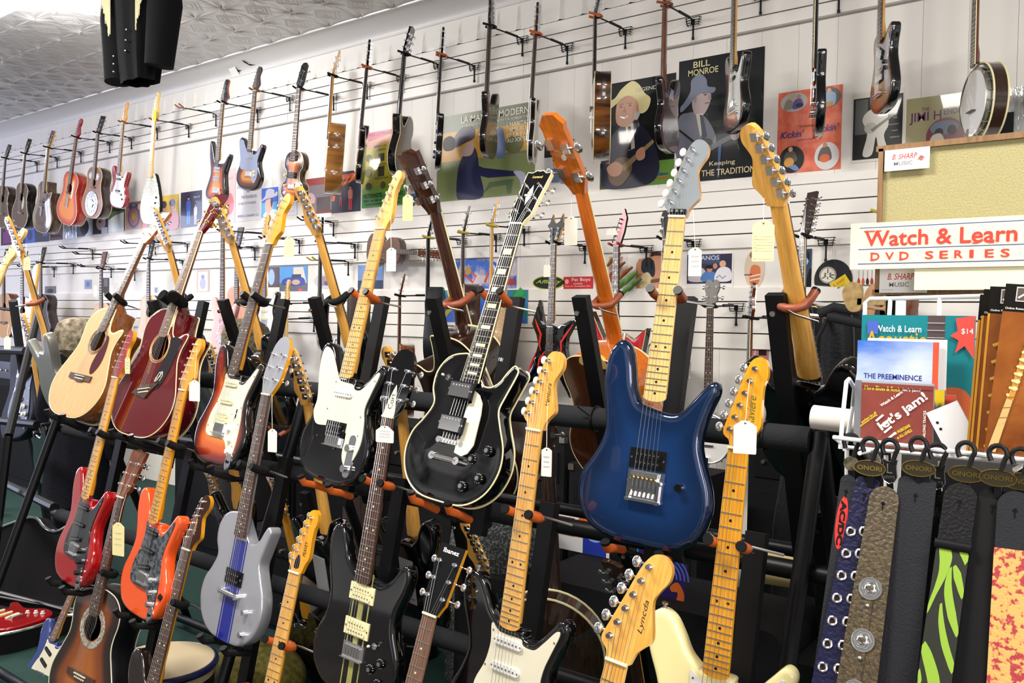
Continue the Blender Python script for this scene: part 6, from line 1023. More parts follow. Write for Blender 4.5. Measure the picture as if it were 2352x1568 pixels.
wire('side_loop', [P(1930, 1030, 1.62), P(1935, 960, 1.62), P(1944, 876, 1.64), P(1950, 870, 1.66), P(1962, 890, 1.74), P(1958, 930, 1.78)], .0040)
fr0, fr1 = P(1915, 1004, 1.56), P(2420, 1064, 1.56); bk0, bk1 = P(1948, 1029, 1.70), P(2420, 1078, 1.70)
wire('tray_front', [bk0, fr0, fr1], .0040); wire('tray_back', [P(1940, 1026, 1.66), P(2420, 1071, 1.66)], .0035)
for i in range(13):
    t_ = (i+.4)/13; a = fr0.lerp(fr1, t_); wire('tray_wire', [a, a+Vector((.004, .10, -.012)), a+Vector((.004, .13, -.010))], .0022)
wire('lower_upright', [P(1945, 1030, 1.74), P(1945, 1110, 1.74)], .0045); wire('lower_upright', [P(2035, 1045, 1.76), P(2035, 1130, 1.76)], .0045); wire('lower_upright', [P(2160, 1060, 1.76), P(2158, 1140, 1.76)], .0045)
# books
GU = [('r', .60, .3, .75, 1, '#55484a')]+[('l', [(.60, .4+.06*i), (.75, .4+.06*i)], .003, '#c8c4c0') for i in range(10)]+[('s', [(.55, 0), (.6, .25), (.78, .42), (.98, .36), (1, .0)], '#c9663c'), ('c', .66, .08, .10, '#1d1a1a'), ('p', [(.84, .98), (.86, .88), (.80, .84), (.87, .80), (.84, .70), (.92, .76), (1, .66), (1, 1)], '#e2544a'), ('t', .94, .85, '$14', .05, .1, '#f6e6e0')]
panel('instruction_book', 'teal guitar instruction book standing at the back of the wire rack', 'book', 1976, 2236, (723, 725), (1000, 1006), 1.775, '#187f88', GU+[('t', .34, .86, 'Watch & Learn', .055, .42, '#e6eef0'), ('r', .06, .84, .16, .95, '#4a62b8'), ('t', .32, .735, 'Acoustic', .13, .54, '#e8a020')], th=.008)
panel('booklet', 'white booklet behind the blue one', 'booklet', 1990, 2172, (775, 781), (1000, 1008), 1.745, '#f0ece6', [], th=.004)
panel('booklet', 'blue and white booklet reading The Preeminence with an orange edge', 'booklet', 1967, 2154, (780, 787), (1000, 1008), 1.735, noisy('#1f66c8', '#e8f2fa', 5, .3, .4, .35, .65, 0, (.6, 1, 1.6)), [('r', .93, 0, 1, 1, '#dd5a3a'), ('t', .45, .60, 'THE PREEMINENCE', .055, .72, '#27357c')], th=.004)
for i, (a, b2, yt, c, lab) in enumerate([(2010, 2192, (900, 905), '#c98a88', 'compact disc case, rearmost of the three, with a red corner star'), (1985, 2168, (888, 893), '#8a8a94', 'compact disc case, middle of the three, with a yellow corner star')]):
    panel('disc_case', lab, 'disc case', a, b2, yt, (1030, 1040), 1.715-.02*i, c, [('p', [(.86, 1), (1, 1), (1, .7), (.95, .8), (.9, .72)], '#e4543e' if i == 0 else '#ecd02a'), ('r', .97, 0, 1, .7, '#6aa0c0')], th=.009)
CD = [('r', .0, 0, .09, 1, '#77787c'), ('r', .09, .0, 1, .97, '#8a4238'), ('t', .36, .86, 'More Blues & Rock', .07, .46, '#e8d23a'), ('t', .73, .86, "let's jam!", .06, .22, '#f0ece4'), ('r', .1, .90, .98, .91, '#5a2c26')]
cd = panel('disc_case', 'front compact disc case with brown cover lettered lets jam', 'disc case', 1962, 2143, (874, 880), (1024, 1035), 1.665, '#a9aab0', CD, th=.010)
b = MB(); wv = paper('#f4efe6'); yl = paper('#e8d23a'); cw = at(2143, 950, 1.665).x-at(1962, 950, 1.665).x
def dtext(s, x, z, h, w_, m, ang=52): a = R(ang); b.text(s, m, (x*cw, -.0022, z*cw), h*cw, w_*cw, ux=(math.cos(a), 0, math.sin(a)), uz=(-math.sin(a), 0, math.cos(a)), bold=.03)
dtext("let's jam!", .40, .20, .16, .74, wv, 40); dtext('for MUSICIANS', .54, .18, .04, .24, yl, 35); dtext('at ALL LEVELS', .58, .13, .04, .22, yl, 35); dtext('perfect for all', .12, .30, .04, .24, yl, 40); dtext('instruments including', .10, .25, .035, .28, yl, 40); dtext('Watch & Learn', .36, .55, .04, .34, wv, 38)
for i in range(4): b.box((cw*(.34+.055*i), -.0022, cw*(.40-.075*i)), (cw*.028, .0002, cw*.13), wv, rot=Matrix.Rotation(R(45), 3, 'Y'))
b.text('16 JAM-ALONG TRACKS', wv, (cw*.93, -.0022, cw*.06), cw*.045, cw*.48, ux=(0, 0, 1), uz=(-1, 0, 0), bold=.03)
ob('cover_lettering', b, cd)
b = MB(); c0 = at(2190, 985, 1.66); b.box((0, 0, 0), (.085, .006, .055), mat('#f0efee', .3)); [b.cyl((x, -.003, -.018), (x, -.0036, -.018), .0025, mat('#222222', .5), 10) for x in (-.02, -.008)]
o = ob('security_tag', b); o.location = c0; o.rotation_euler = (0, R(62), 0); tag(o, 'white plastic card with two small holes beside the flute books', 'plastic card')
BRB = noisy('#6a3410', '#b0682a', 5, .25, .7)
for i, (a, yt, yy, lab) in enumerate([(2224, (672, 676), 1.64, 'rearmost of the four'), (2232, (659, 664), 1.62, 'second from the back'), (2246, (652, 658), 1.60, 'second from the front'), (2266, (643, 652), 1.575, 'front one')]):
    sh = [('r', 0, .84, 1, 1, '#15130f'), ('r', .0, 0, .03 if i < 3 else .0, .84, '#d8962c'), ('t', .26, .853, 'Online Resources Included', .012, .46, '#f4efe6'), ('r', .14, .90, .40, .985, '#c9c4c0'), ('r', .155, .907, .385, .978, '#5a5048'), ('p', [(.24, .915), (.34, .915), (.34, .97), (.24, .97)], '#c8922c'), ('l', [(.17, .92), (.26, .95), (.34, .972)], .012, '#e8e4e0')]
    if i == 3: sh += [('p', [(.03, .02), (.14, .02), (.27, .34), (.20, .36)], '#d8b070'), ('p', [(.20, .34), (.27, .33), (.46, .78), (.38, .80)], '#c98f3a')]+[('e', .27+.018*j, .40+.042*j, .038, .012, '#f0dc9c') for j in range(10)]+[('e', .20+.020*j, .36+.042*j, .02, .008, '#e8cf86') for j in range(9)]+[('l', [(.12+.03*j, .22+.06*j), (.24+.02*j, .23+.06*j)], .006, '#8a5a20') for j in range(3)]
    else: sh += [('l', [(.10, .05+.1*j), (.25, .08+.1*j)], .02, '#e0a840') for j in range(7)]
    bk_ = panel('flute_book', 'tall brown flute method book, '+lab, 'book', a, a+196, yt, (1045, 1058), yy, BRB, sh, th=.006, group='flute method books'); bk_.rotation_euler = (R(-3), R(4.5 if i == 3 else 2.5), 0)
# hangers and straps
def badge(label, px, py, y, kind):
    c = at(px, py, y); M = Matrix.Translation(c); b = MB()
    HP = mat('#1a1a1a', .4); b.tube([(-.010, 0, .026)]+[(-.001+.0125*math.cos(R(a)), 0, .038+.0125*math.sin(R(a))) for a in range(200, -41, -15)]+[(.004, 0, .012)], .004, HP, 8)
    if kind == 'oval':
        b.prism([(.026*math.cos(R(a)), .013*math.sin(R(a))) for a in range(0, 360, 15)], -.002, .002, mat('#3a3626', .3, .3)); b.tube([(.026*math.cos(R(a)), -.002, .013*math.sin(R(a))) for a in range(0, 360, 15)], .0010, GOLD, 5, closed=True)
        b.text('ONORI', GOLD, (0, -.0024, -.004), .008, .040, align='c', bold=.02)
    elif kind == 'L':
        b.prism([(-.012, .018), (-.004, .014), (.004, .014), (.012, .018), (.010, .006), (.012, -.012), (.008, -.020), (0, -.024), (-.008, -.020), (-.012, -.012), (-.010, .006)], -.002, .002, HP)
        b.tube([(-.012, -.0022, .018), (-.004, -.0022, .014), (.004, -.0022, .014), (.012, -.0022, .018), (.010, -.0022, .006), (.012, -.0022, -.012), (.008, -.0022, -.020), (0, -.0022, -.024), (-.008, -.0022, -.020), (-.012, -.0022, -.012), (-.010, -.0022, .006)], .0006, STEEL, 4, closed=True)
        b.text('L', STEEL, (0, -.0026, -.006), .016, .009, align='c'); b.text("LEVY'S", STEEL, (0, -.0026, -.015), .005, .017, align='c')
    else: b.cyl((0, -.003, 0), (0, .003, 0), .0125, noisy('#5a5440', '#9a917a', 80, .4, 0, .4, .6, .7), 20)
    b.tube([(0, 0, -.012), (.001, .003, -.034)], .006, HP, 6, flat=.3)
    o = ob('strap_hanger', b, None, M); o.matrix_world = M; tag(o, label, 'strap hanger', 'plastic hooks carrying the guitar straps')
for px, py, y, k, lab in [(1998, 1074, 1.545, 'oval', 'leftmost gold oval strap hook'), (2110, 1075, 1.545, 'oval', 'gold oval strap hook over the wide black strap'), (2219, 1088, 1.545, 'oval', 'gold oval strap hook over the green zebra strap'), (2292, 1097, 1.535, 'oval', 'gold oval strap hook over the plain black strap'), (2344, 1105, 1.545, 'oval', 'gold oval strap hook at the right edge'), (2044, 1078, 1.55, 'L', 'black hide shaped strap hook over the brown leather strap'), (2154, 1090, 1.56, 'L', 'black hide shaped strap hook right of the wide black strap'), (1955, 1064, 1.565, 'r', 'round bronze strap hook over the leftmost strap')]: badge(lab, px, py, y, k)
def strap(label, pt, pb, w0, w1, y0, y1, m, shapes=None, rnd=.5, th=.003, x=(), hole=.03):
    T = at(pt[0], pt[1], y0); B = at(pb[0], pb[1], y1); up = (T-B).normalized(); xx = Vector((1, 0, 0)); xx = (xx-up*xx.dot(up)).normalized(); yy = up.cross(xx); L = (T-B).length
    M = Matrix(((xx.x, yy.x, up.x, T.x), (xx.y, yy.y, up.y, T.y), (xx.z, yy.z, up.z, T.z), (0, 0, 0, 1)))
    px1 = (at(pt[0]+w0/2, pt[1], y0)-at(pt[0]-w0/2, pt[1], y0)).x; px2 = (at(pb[0]+w1/2, pb[1], y1)-at(pb[0]-w1/2, pb[1], y1)).x; r = px1/2*rnd*2 if rnd < 1 else px1/2
    c = [(px1/2-r+r*math.cos(R(a)), -r+r*math.sin(R(a))) for a in range(0, 91, 15)]; c = c+[(-p[0], p[1]) for p in c[::-1]]
    poly = c+[(-px1*.5, -r-.02), (-px2/2, -L*1.15), (px2/2, -L*1.15), (px1*.5, -r-.02)]
    b = MB(); b.prism(poly, -th/2, th/2, m); root = ob('strap_body', b) ; root.name = 'guitar_strap'; root.matrix_world = M; tag(root, label, 'guitar strap')
    b = MB(); z = -hole; b.cyl((0, -th/2-.0004, z), (0, -th/2-.001, z), .0032, mat('#030303', .9), 10); b.box((0, -th/2-.0008, z-.006), (.0014, .0006, .012), mat('#030303', .9)); ob('button_hole', b, root)
    for nm, fn in x: 
        r_ = fn(px1, px2, L)
        for q in r_: ob(nm, q, root)
    return root
NV = mat('#121232', .45, coat=.2, bump=.3, bscale=120.); BR = noisy('#33280f', '#4a3b20', 160, .42, .2, bump=.35); BKL = mat('#1d1e22', .5, bump=.15, bscale=300.); BK2 = mat('#0c0c0e', .45, bump=.2, bscale=200.)
def acdc(a, c, L):
    q = MB(); w_ = a; q.prism([(-.001+w_*.40*math.cos(R(t)), -.085+.046*math.sin(R(t))) for t in range(0, 360, 12)], -.0022, -.0015, mat('#cc2a26', .4)); q.text('AC/DC', mat('#15100e', .4), (-.006, -.0026, -.046), .010, .078, ux=(0, 0, -1), uz=(1, 0, 0), bold=.06); return [q]
strap('narrow black strap with a red oval band logo, leftmost of the straps', (1949, 1090), (1888, 1568), 33, 46, 1.56, 1.44, BKL, x=[('logo_patch', acdc)], rnd=1)
def grom(a, c, L):
    out = []
    for i in range(10):
        for sx in (-.24, .24):
            z = -.095-.038*i; q = MB(); w_ = a+(c-a)*(-z/L); q.tube([(sx*w_+.0066*math.cos(R(t)), -.002, z+.0066*math.sin(R(t))+sx*.01) for t in range(0, 360, 30)], .0024, CHROME, 8, closed=True); q.disc((sx*w_, -.0022, z+sx*.01), .0045, .0045, mat('#20110c', .9), n=12); out.append(q)
    return out
strap('navy blue leather strap with two rows of metal grommets', (1994, 1097), (1902, 1568), 54, 76, 1.555, 1.43, NV, x=[('grommet', grom)], rnd=.2)
def conch(a, c, L):
    out = []; 
    for i, z in enumerate((-.172, -.255, -.335)):
        q = MB(); q.cyl((0, -.0015, z), (0, -.0035, z), .0185, STEEL, 28, .017); q.tube([(.0175*math.cos(R(t)), -.003, z+.0175*math.sin(R(t))) for t in range(0, 360, 12)], .0012, CHROME, 5, closed=True); q.sph((0, -.0035, z), (.010, .004, .010), CHROME, 14, 6); [q.tube([(.0135*math.cos(R(t+d_)), -.0037, z+.0135*math.sin(R(t+d_))) for d_ in (0, 60)], .0008, CHROME, 5) for t in range(0, 360, 60)]; q.box((0, -.007, z), (.012, .003, .005), BR); out.append(q)
    return out
def stud(a, c, L):
    q = [MB().box((0, -.002, -.21-.083*i), (.013, .002, .055), BR) for i in range(2)]; [s_.sph((0, -.004, -.20-.083*i), .0035, NICKEL, 10, 6) for i, s_ in enumerate(q)]; return q
strap('brown leather strap with round silver conchos', (2035, 1117), (1968, 1568), 68, 94, 1.54, 1.42, BR, x=[('concho', conch), ('keeper_strip', stud)], rnd=1)
strap('wide plain charcoal black strap with square rounded end', (2108, 1097), (2056, 1568), 88, 94, 1.55, 1.44, BKL, rnd=.16)
strap('narrow textured black strap half hidden beside the wide one', (2166, 1128), (2130, 1568), 40, 44, 1.57, 1.47, mat('#0b0b0c', .5, bump=1., bscale=350.), rnd=1)
GZ = mat('#7fa02c', .5)
def zebra(a, c, L):
    base = MB(); w_ = a*.98; base.box((0, -.0022, -.35), (w_, .0012, .50), mat('#242620', .6)); q = MB()
    for P_ in ([(-.30, .0, .35), (-.15, .08, .5), (-.22, .16, .42), (-.38, .24, .25), (-.5, .31, .12)], [(.02, .10, .08), (0, .15, .25), (.05, .21, .3), (.25, .30, .3), (.5, .38, .12)], [(.15, .0, .1), (.35, .03, .25), (.5, .07, .2)], [(.12, .09, .1), (.25, .13, .28), (.42, .19, .2), (.5, .22, .1)], [(-.12, .26, .08), (-.05, .33, .2), (.15, .42, .25), (.42, .50, .22), (.5, .53, .1)], [(-.5, .44, .2), (-.3, .49, .35), (-.02, .58, .42), (.18, .70, .42), (.32, .80, .35), (.5, .88, .2)], [(-.25, .64, .08), (-.22, .70, .3), (-.12, .80, .34), (.12, .89, .3), (.5, .95, .12)], [(-.5, .55, .1), (-.42, .60, .15), (-.5, .64, .05)], [(-.5, .83, .2), (-.35, .87, .22), (-.15, .92, .06)], [(-.5, .93, .3), (-.2, .98, .4), (.2, 1.04, .4)]):
        C = spline([(p[0], p[1]) for p in P_], 5, False); n = len(C); Wd = [P_[min(int(i/5), len(P_)-1)][2]*(1-(i % 5)/5)+P_[min(int(i/5)+1, len(P_)-1)][2]*((i % 5)/5) for i in range(n)]
        cl = lambda v: max(-.5, min(.5, v))
        Lf = [(cl(C[i][0]-Wd[i]*.35), C[i][1]+Wd[i]*.05) for i in range(n)]; Rt = [(cl(C[i][0]+Wd[i]*.35), C[i][1]-Wd[i]*.05) for i in range(n)]
        for i in range(n-1): q.add([(p[0]*w_, -.0031, -.10-.36*p[1]) for p in (Lf[i], Lf[i+1], Rt[i+1], Rt[i])], [(0, 1, 2, 3)], GZ)
    sl = MB(); sl.tube([(-w_*.56, -.004, -.102), (w_*.56, -.004, -.102)], .008, BLACKP, 10, flat=.6); base.add(q.v, q.f, GZ); return [base, sl]
strap('black strap printed with lime green zebra stripes', (2210, 1110), (2146, 1568), 76, 80, 1.54, 1.42, BK2, x=[('zebra_webbing', zebra)], rnd=1)
strap('plain matte black strap between the zebra and floral ones', (2285, 1119), (2232, 1568), 70, 84, 1.545, 1.44, mat('#060607', .7), rnd=1)
FLR = noisy('#9a2c34', '#d29a54', 120, .55, 0, .42, .5, bump=.2)
strap('black ended strap with red and gold floral fabric at the right edge', (2334, 1128), (2312, 1568), 84, 92, 1.535, 1.44, BKL, x=[('floral_fabric', lambda a, c, L: [MB().box((0, -.0025, -.33), (a*1.03, .002, .48), FLR)])], rnd=1)
# paper rolls behind
def roll(label, a, b_, y0, y1, r, m): 
    A_, B2 = at(a[0], a[1], y0), at(b_[0], b_[1], y1); q = MB(); q.cyl(A_, B2, r, m, 28); tag(ob('paper_roll', q), label, 'paper roll')
roll('white paper roll lying behind the left side of the wire rack', (1868, 957), (1990, 972), 1.95, 1.95, .027, mat('#e8e4dc', .6))
roll('brown kraft paper roll lying behind the clamp knob of the rack', (1742, 1290), (1990, 1325), 2.55, 2.55, .062, mat('#c4aa74', .7))

b = MB(); A = at(1948, 1060, 2.45); B = at(2440, 1060, 2.45); b.box((0, 0, A.z/2), (B.x-A.x, .5, A.z), mat('#0c0c0e', .6)); o = ob('backing_cabinet', b); o.location = ((A.x+B.x)/2, 2.70, 0); tag(o, 'black cabinet added as dark backing behind the hanging straps', 'cabinet')  # cabinet added so the area behind the straps shows black
b = MB(); b.box((0, -.255, A.z*.5), (B.x-A.x-.06, .02, A.z*.9), mat('#151517', .5)); ob('door', b, o)
for px in (2060, 2380):
    P_ = at(px, 1000, 1.86); wire('stand_leg', [(P_.x, 1.86, 0), (P_.x, 1.86, at(2060, 690, 1.86).z)], .010)
    wire('foot', [(P_.x, 1.66, .012), (P_.x, 2.06, .012)], .010)
    wire('shelf_brace', [(P_.x, 1.86, at(2100, 1050, 1.70).z), (P_.x, 1.60, at(2100, 1050, 1.62).z)], .004)
    b = MB(); Pb = at(px, 400, 1.975); b.box((Pb.x, 1.985, Pb.z/2), (.03, .02, Pb.z), BLACKM); bb = ob('upright', b, None); bb.parent = bpy.data.objects['notice_board']; bb.matrix_parent_inverse = bpy.data.objects['notice_board'].matrix_world.inverted() if 0 else Matrix.Translation(-bpy.data.objects['notice_board'].location)
# ------------------------------------------------------------------ back row of the middle and bottom tiers
PLATE = lambda b: (b.box((0, .0435, .185), (.075, .002, .155), mat('#a9a8a8', .4)), [b.cyl((-.026+i*.0105, .0445, .125), (-.026+i*.0105, .0452, .125), .0026, BLACKP, 8) for i in range(6)], 'spring_cover')[2]
G('c1', 'electric_guitar', 'guitar seen from behind, headstock just left of the sunburst body', place((560, 1240), .20, (486, 788), .972, -8, back=True, y=(2.30, 2.10)), dict(bst, mf=BLK, nkm=MAPLE, x=[PLATE]))
G('c2', 'electric_guitar', 'guitar seen from behind with chrome tuners beside the silver headstock', place((763, 1312), .19, (684, 803), .972, -8, back=True), dict(bst, mf=BLK, nkm=MAPLE, x=[PLATE]))
G('c3', 'electric_guitar', 'guitar seen from behind with its headstock behind the black teardrop plate headstock', place((960, 1320), .19, (903, 796), .972, -8, back=True), dict(bst, mf=BLK, nkm=MAPLE, x=[PLATE]))
G('d1', 'electric_guitar', 'low back row guitar with its maple headstock under the sunburst body', place((560, 1385), .325, (480, 1066), .972, -8, back=True, y=(2.45, 2.28)), dict(bst, mf=BLK, nkm=AMBER))
G('d2', 'electric_guitar', 'low back row guitar with its maple headstock under the foam hook', place((706, 1420), .325, (628, 1082), .972, -8, back=True, y=(2.40, 2.22)), dict(bst, mf=BLK, nkm=AMBER))
G('d3', 'electric_guitar', 'low back row guitar with its headstock against the grey fur cover', place((1150, 1500), .45, (1083, 1196), .972, -8, back=True, y=(2.28, 2.12)), dict(bst, mf=BLK, nkm=MAPLE))
G('d4', 'bass_guitar', 'low back row bass with chrome tuners behind the script lettered headstock', place((1462, 1560), .48, (1420, 1272), .972, -8, back=True, y=(2.35, 2.2)), dict(bst, cat='bass guitar', mf=BLK, nkm=WALNUT, head='lp', hm=WALNUT, hms=WALNUT))
G('d5', 'banjo', 'banjo seen from behind with a dark brown resonator on the bottom tier', place((1275, 1570), 0, (1262, 1180), .60, 20, back=True, y=(2.38, 2.26)), dict(cat='banjo', body=None, pot=.165, T=.09, rim=STEEL, res=wood('#1a0e08', '#3a2010', .2, .9), neck='rose', nkm=DKB, nut=.82, fb=.33, br=.12, head='banjo', det=1))
for k in ('c1', 'c2', 'c3', 'd1', 'd2', 'd3', 'd4'): cradle(k, RUBBR)
G('e1', 'electric_guitar', 'dark guitar in the left corner behind the steel post', place((30, 1010), 0, (75, 700), .6, 0, y=(2.5, 2.7)), dict(strat, mf=mat('#0c0e1c', .6), neck='maple', head=None, gm=BLACKP))
G('e2', 'electric_guitar', 'maple headstock guitar in the left corner beside the silver grey one', place((85, 880), .60, (58, 722), .972, -6, back=True, y=(2.5, 2.4)), dict(strat, mf=BLK, neck='rose', nkm=MAPLE, x=[]))
G('e3', 'electric_guitar', 'teal grey guitar low in the left corner', place((-25, 1240), .1, (-60, 960), .7, -6, back=True, y=(3.0, 2.85)), dict(strat, mf=mat('#4a6a68', .3, .3, coat=.8), neck='rose', nkm=MAPLE, x=[]))
# second rack to the left
rk2 = empty('guitar_rack', Matrix(), 'second black steel guitar rack, cut off by the left edge', 'guitar rack')
for pts, r in (([at(30, 690, 2.45), at(75, 1010, 2.7), at(110, 1200, 2.85)], .028), ([at(95, 690, 2.4), at(20, 1000, 2.0)], .022), ([at(-60, 800, 2.5), at(60, 806, 2.5)], .028), ([at(-60, 960, 2.3), at(85, 975, 2.3)], .024), ([at(-60, 1075, 2.3), at(125, 1165, 1.9)], .022), ([at(20, 1000, 2.0), at(-30, 1420, 1.9)], .022), ([at(-60, 700, 2.5), at(30, 712, 2.5)], .010)):
    b = MB(); b.tube(pts, r, BLACKM if r != .028 else mat('#2b2d33', .45), 8); ob('rail', b, rk2)
# ------------------------------------------------------------------ people behind the racks
def skin_body(name, V, E_, RAD, m, parent=None, sub=2):
    me = bpy.data.meshes.new(name); me.from_pydata(V, E_, []); me.materials.append(m); o = ob(name, me, parent)
    md = o.modifiers.new('skin', 'SKIN'); md.use_smooth_shade = True
    for i, r in enumerate(RAD): me.skin_vertices[0].data[i].radius = (r, r) if not isinstance(r, tuple) else r
    me.skin_vertices[0].data[0].use_root = True
    sd = o.modifiers.new('sub', 'SUBSURF'); sd.levels = sub; sd.render_levels = sub; return o
def loft(rings, m, b=None, n=28, fold=0., cap=True, seed=1):
    b = b or MB(); vs = []; rnd = random.Random(seed); ph = [rnd.random()*6 for _ in range(4)]
    for (cx_, cy_, z, rx, ry, f) in rings:
        for k in range(n):
            a = 2*math.pi*k/n; q = 1+f*(math.sin(7*a+ph[0])*.6+math.sin(11*a+ph[1])*.4+math.sin(4*a+ph[2])*.5); vs.append((cx_+rx*math.cos(a)*q, cy_+ry*math.sin(a)*q, z))
    N = len(rings); fs = [(i*n+k, (i+1)*n+k, (i+1)*n+(k+1) % n, i*n+(k+1) % n) for i in range(N-1) for k in range(n)]
    if rings[0][2] < rings[-1][2]: fs = [f[::-1] for f in fs]
    if cap: fs += [tuple(range(n)), tuple((N-1)*n+k for k in range(n))]
    return b.add(vs, fs, m)
SK = mat('#c99a80', .55)
def person(label, P, h, yaw, coat, hat, hair, trous, hatf):
    s = h/1.70; M = Matrix.Translation(P) @ Matrix.Rotation(yaw, 4, 'Z') @ Matrix.Scale(s, 4); root = empty('person', M, label, 'person')
    V = [(0, 0, .95), (0, 0, 1.12), (0, .01, 1.30), (0, .0, 1.42), (0, 0, 1.50), (0, -.01, 1.58), (0, -.01, 1.64), (.10, 0, .90), (.11, 0, .50), (.11, .02, .08), (.11, -.10, .03), (-.10, 0, .90), (-.11, 0, .50), (-.11, .02, .08), (-.11, -.10, .03), (.19, 0, 1.38), (.25, .02, 1.12), (.24, -.06, .88), (.235, -.09, .79), (-.19, 0, 1.38), (-.25, .02, 1.12), (-.24, -.06, .88), (-.235, -.09, .79)]
    for sx in (1, -1):
        for i, (dx, dz) in enumerate(((.03, -.075), (.012, -.09), (-.006, -.088), (-.022, -.078))): V += [(sx*.235+dx*.6, -.095, .765), (sx*.235+dx, -.11, .79+dz)]
        V += [(sx*.225, -.12, .755)]
    E_ = [(0, 1), (1, 2), (2, 3), (3, 4), (4, 5), (5, 6), (0, 7), (7, 8), (8, 9), (9, 10), (0, 11), (11, 12), (12, 13), (13, 14), (3, 15), (15, 16), (16, 17), (17, 18), (3, 19), (19, 20), (20, 21), (21, 22)]
    rad = [(.15, .11), (.14, .10), (.16, .11), (.10, .08), .05, .088, .08, .085, .06, .042, .038, .085, .06, .042, .038, .06, .045, .034, .026, .06, .045, .034, .026]
    for j, w_ in ((0, 18), (1, 22)):
        o_ = 23+j*9
        for i in range(4): E_ += [(w_, o_+2*i), (o_+2*i, o_+2*i+1)]; rad += [.010, .008]
        E_ += [(w_, o_+8)]; rad += [.010]
    skin_body('body', V, E_, rad, SK, root)
    b = MB(); b.sph((0, -.095, 1.585), (.014, .018, .02), SK); [b.sph((sx*.088, 0, 1.585), (.012, .02, .03), SK) for sx in (-1, 1)]; ob('nose_and_ears', b, root)
    b = MB(); [b.sph((sx*.032, -.086, 1.605), (.012, .006, .007), mat('#f0ece8', .3)) for sx in (-1, 1)]; [b.sph((sx*.032, -.0915, 1.605), (.005, .003, .005), mat('#2a1c14', .3)) for sx in (-1, 1)]; ob('eyes', b, root)
    b = MB(); b.sph((0, -.088, 1.54), (.024, .006, .006), mat('#9c5a50', .5)); ob('mouth', b, root)
    b = MB(); loft([(0, .0, .50, .25, .19, .05), (0, 0, .70, .235, .175, .04), (0, 0, .95, .205, .15, .03), (0, 0, 1.12, .20, .145, .02), (0, 0, 1.30, .215, .15, .01), (0, 0, 1.40, .19, .125, 0), (0, 0, 1.455, .10, .085, 0), (0, 0, 1.51, .075, .075, 0)], coat, b); ob('coat', b, root)
    for sx in (-1, 1): b = MB(); b.tube([(sx*.16, 0, 1.41), (sx*.215, .0, 1.36), (sx*.262, .02, 1.12), (sx*.252, -.055, .90), (sx*.245, -.08, .83)], [.075, .078, .066, .056, .052], coat, 16); ob('sleeve', b, root)
    b = MB(); loft([(0, 0, .90, .17, .13, .02), (0, 0, .62, .18, .13, .02)], trous, b)
    for sx in (-1, 1): b.tube([(sx*.09, 0, .82), (sx*.11, 0, .5), (sx*.11, .02, .07)], [.10, .078, .06], trous, 14)
    ob('trousers', b, root)
    for sx in (-1, 1): b = MB(); b.sph((sx*.11, -.05, .04), (.05, .14, .04), BLACKP); ob('shoe', b, root)
    b = MB(); b.sph((0, .015, 1.60), (.10, .10, .10), hair, 18, 12); b.T = None; ho = ob('hair', b, root)
    b = MB(); hatf(b, hat); ob('hat', b, root)
    return root
FUR = noisy('#5a4e3c', '#a29680', 26, 1., 0, .35, .65, bump=1.)
def furhat(b, m):
    loft([(0, .0, 1.555, .105, .120, .01), (0, .0, 1.575, .135, .145, .03), (0, 0, 1.62, .142, .15, .03), (0, 0, 1.70, .140, .148, .03), (0, 0, 1.76, .115, .125, .03), (0, 0, 1.79, .07, .075, .03), (0, 0, 1.80, .01, .01, 0)], m, b, 40, seed=3)
KN = mat('#12131c', .95, bump=1., bscale=160.)
P = at(178, 772, 2.62); person('shopper in a brown fur hat and black knitted coat seen from behind', (P.x, P.y, 0), P.z*1.02, R(200), KN, FUR, mat('#8a7a5a', .9), mat('#15151a', .8), furhat)
P = at(563, 765, 3.12); person('shopper in a grey brown knitted hat behind the sunburst guitar', (P.x, P.y, 0), P.z*1.0, R(170), mat('#221f22', .9), noisy('#4a4230', '#7c7258', 60, 1., bump=1.), mat('#5a4a3a', .9), mat('#1a1a20', .8), furhat)
# ------------------------------------------------------------------ gig bags
def gigbag(label, px, pt, pb, y, w_, d, m, group=None):
    T = at(px, pt, y); B = at(px, pb, y); B.z = 0; H = T.z-B.z; M = Matrix.Translation((T.x, y, B.z)); o_ = spline([(0, 0), (w_*.42, .01), (w_*.5, H*.15), (w_*.40, H*.32), (w_*.42, H*.45), (w_*.24, H*.62), (w_*.2, H*.95), (0, H), (-w_*.2, H*.95), (-w_*.24, H*.62), (-w_*.42, H*.45), (-w_*.40, H*.32), (-w_*.5, H*.15), (-w_*.42, .01)], 5)
    me = body_mesh(o_, d, .03, .01, None, m, key=('bag', px), grid=.03, name='bag'); r_ = ob('gig_bag', me); r_.matrix_world = M; r_.rotation_euler = (0, 0, R(-35)); tag(r_, label, 'gig bag', group)
    b = MB(); b.tube([(p[0]*1.01, d/2, p[1]*1.005) for p in o_], .004, mat('#33302e', .6), 5, closed=True); ob('zip', b, r_)
    b = MB(); b.tube([(0, -.01, H*.98), (0, -.05, H*.94), (0, -.05, H*.80), (0, -.005, H*.76)], .009, mat('#101012', .7), 6); ob('carry_handle', b, r_); return r_
gigbag('dark brown padded gig bag standing behind the white pickguard guitar', 800, 668, 1080, 3.3, .42, .12, mat('#3a2c26', .8, bump=.3, bscale=80.))
gigbag('black nylon gig bag hanging behind the black bass, nearest the post', 1822, 705, 1180, 3.6, .30, .12, mat('#101013', .7, bump=.3, bscale=80.))
gigbag('black nylon gig bag with ribbed straps left of the wire rack', 1905, 715, 1180, 3.2, .30, .12, mat('#0b0b0d', .6, bump=.3, bscale=80.))
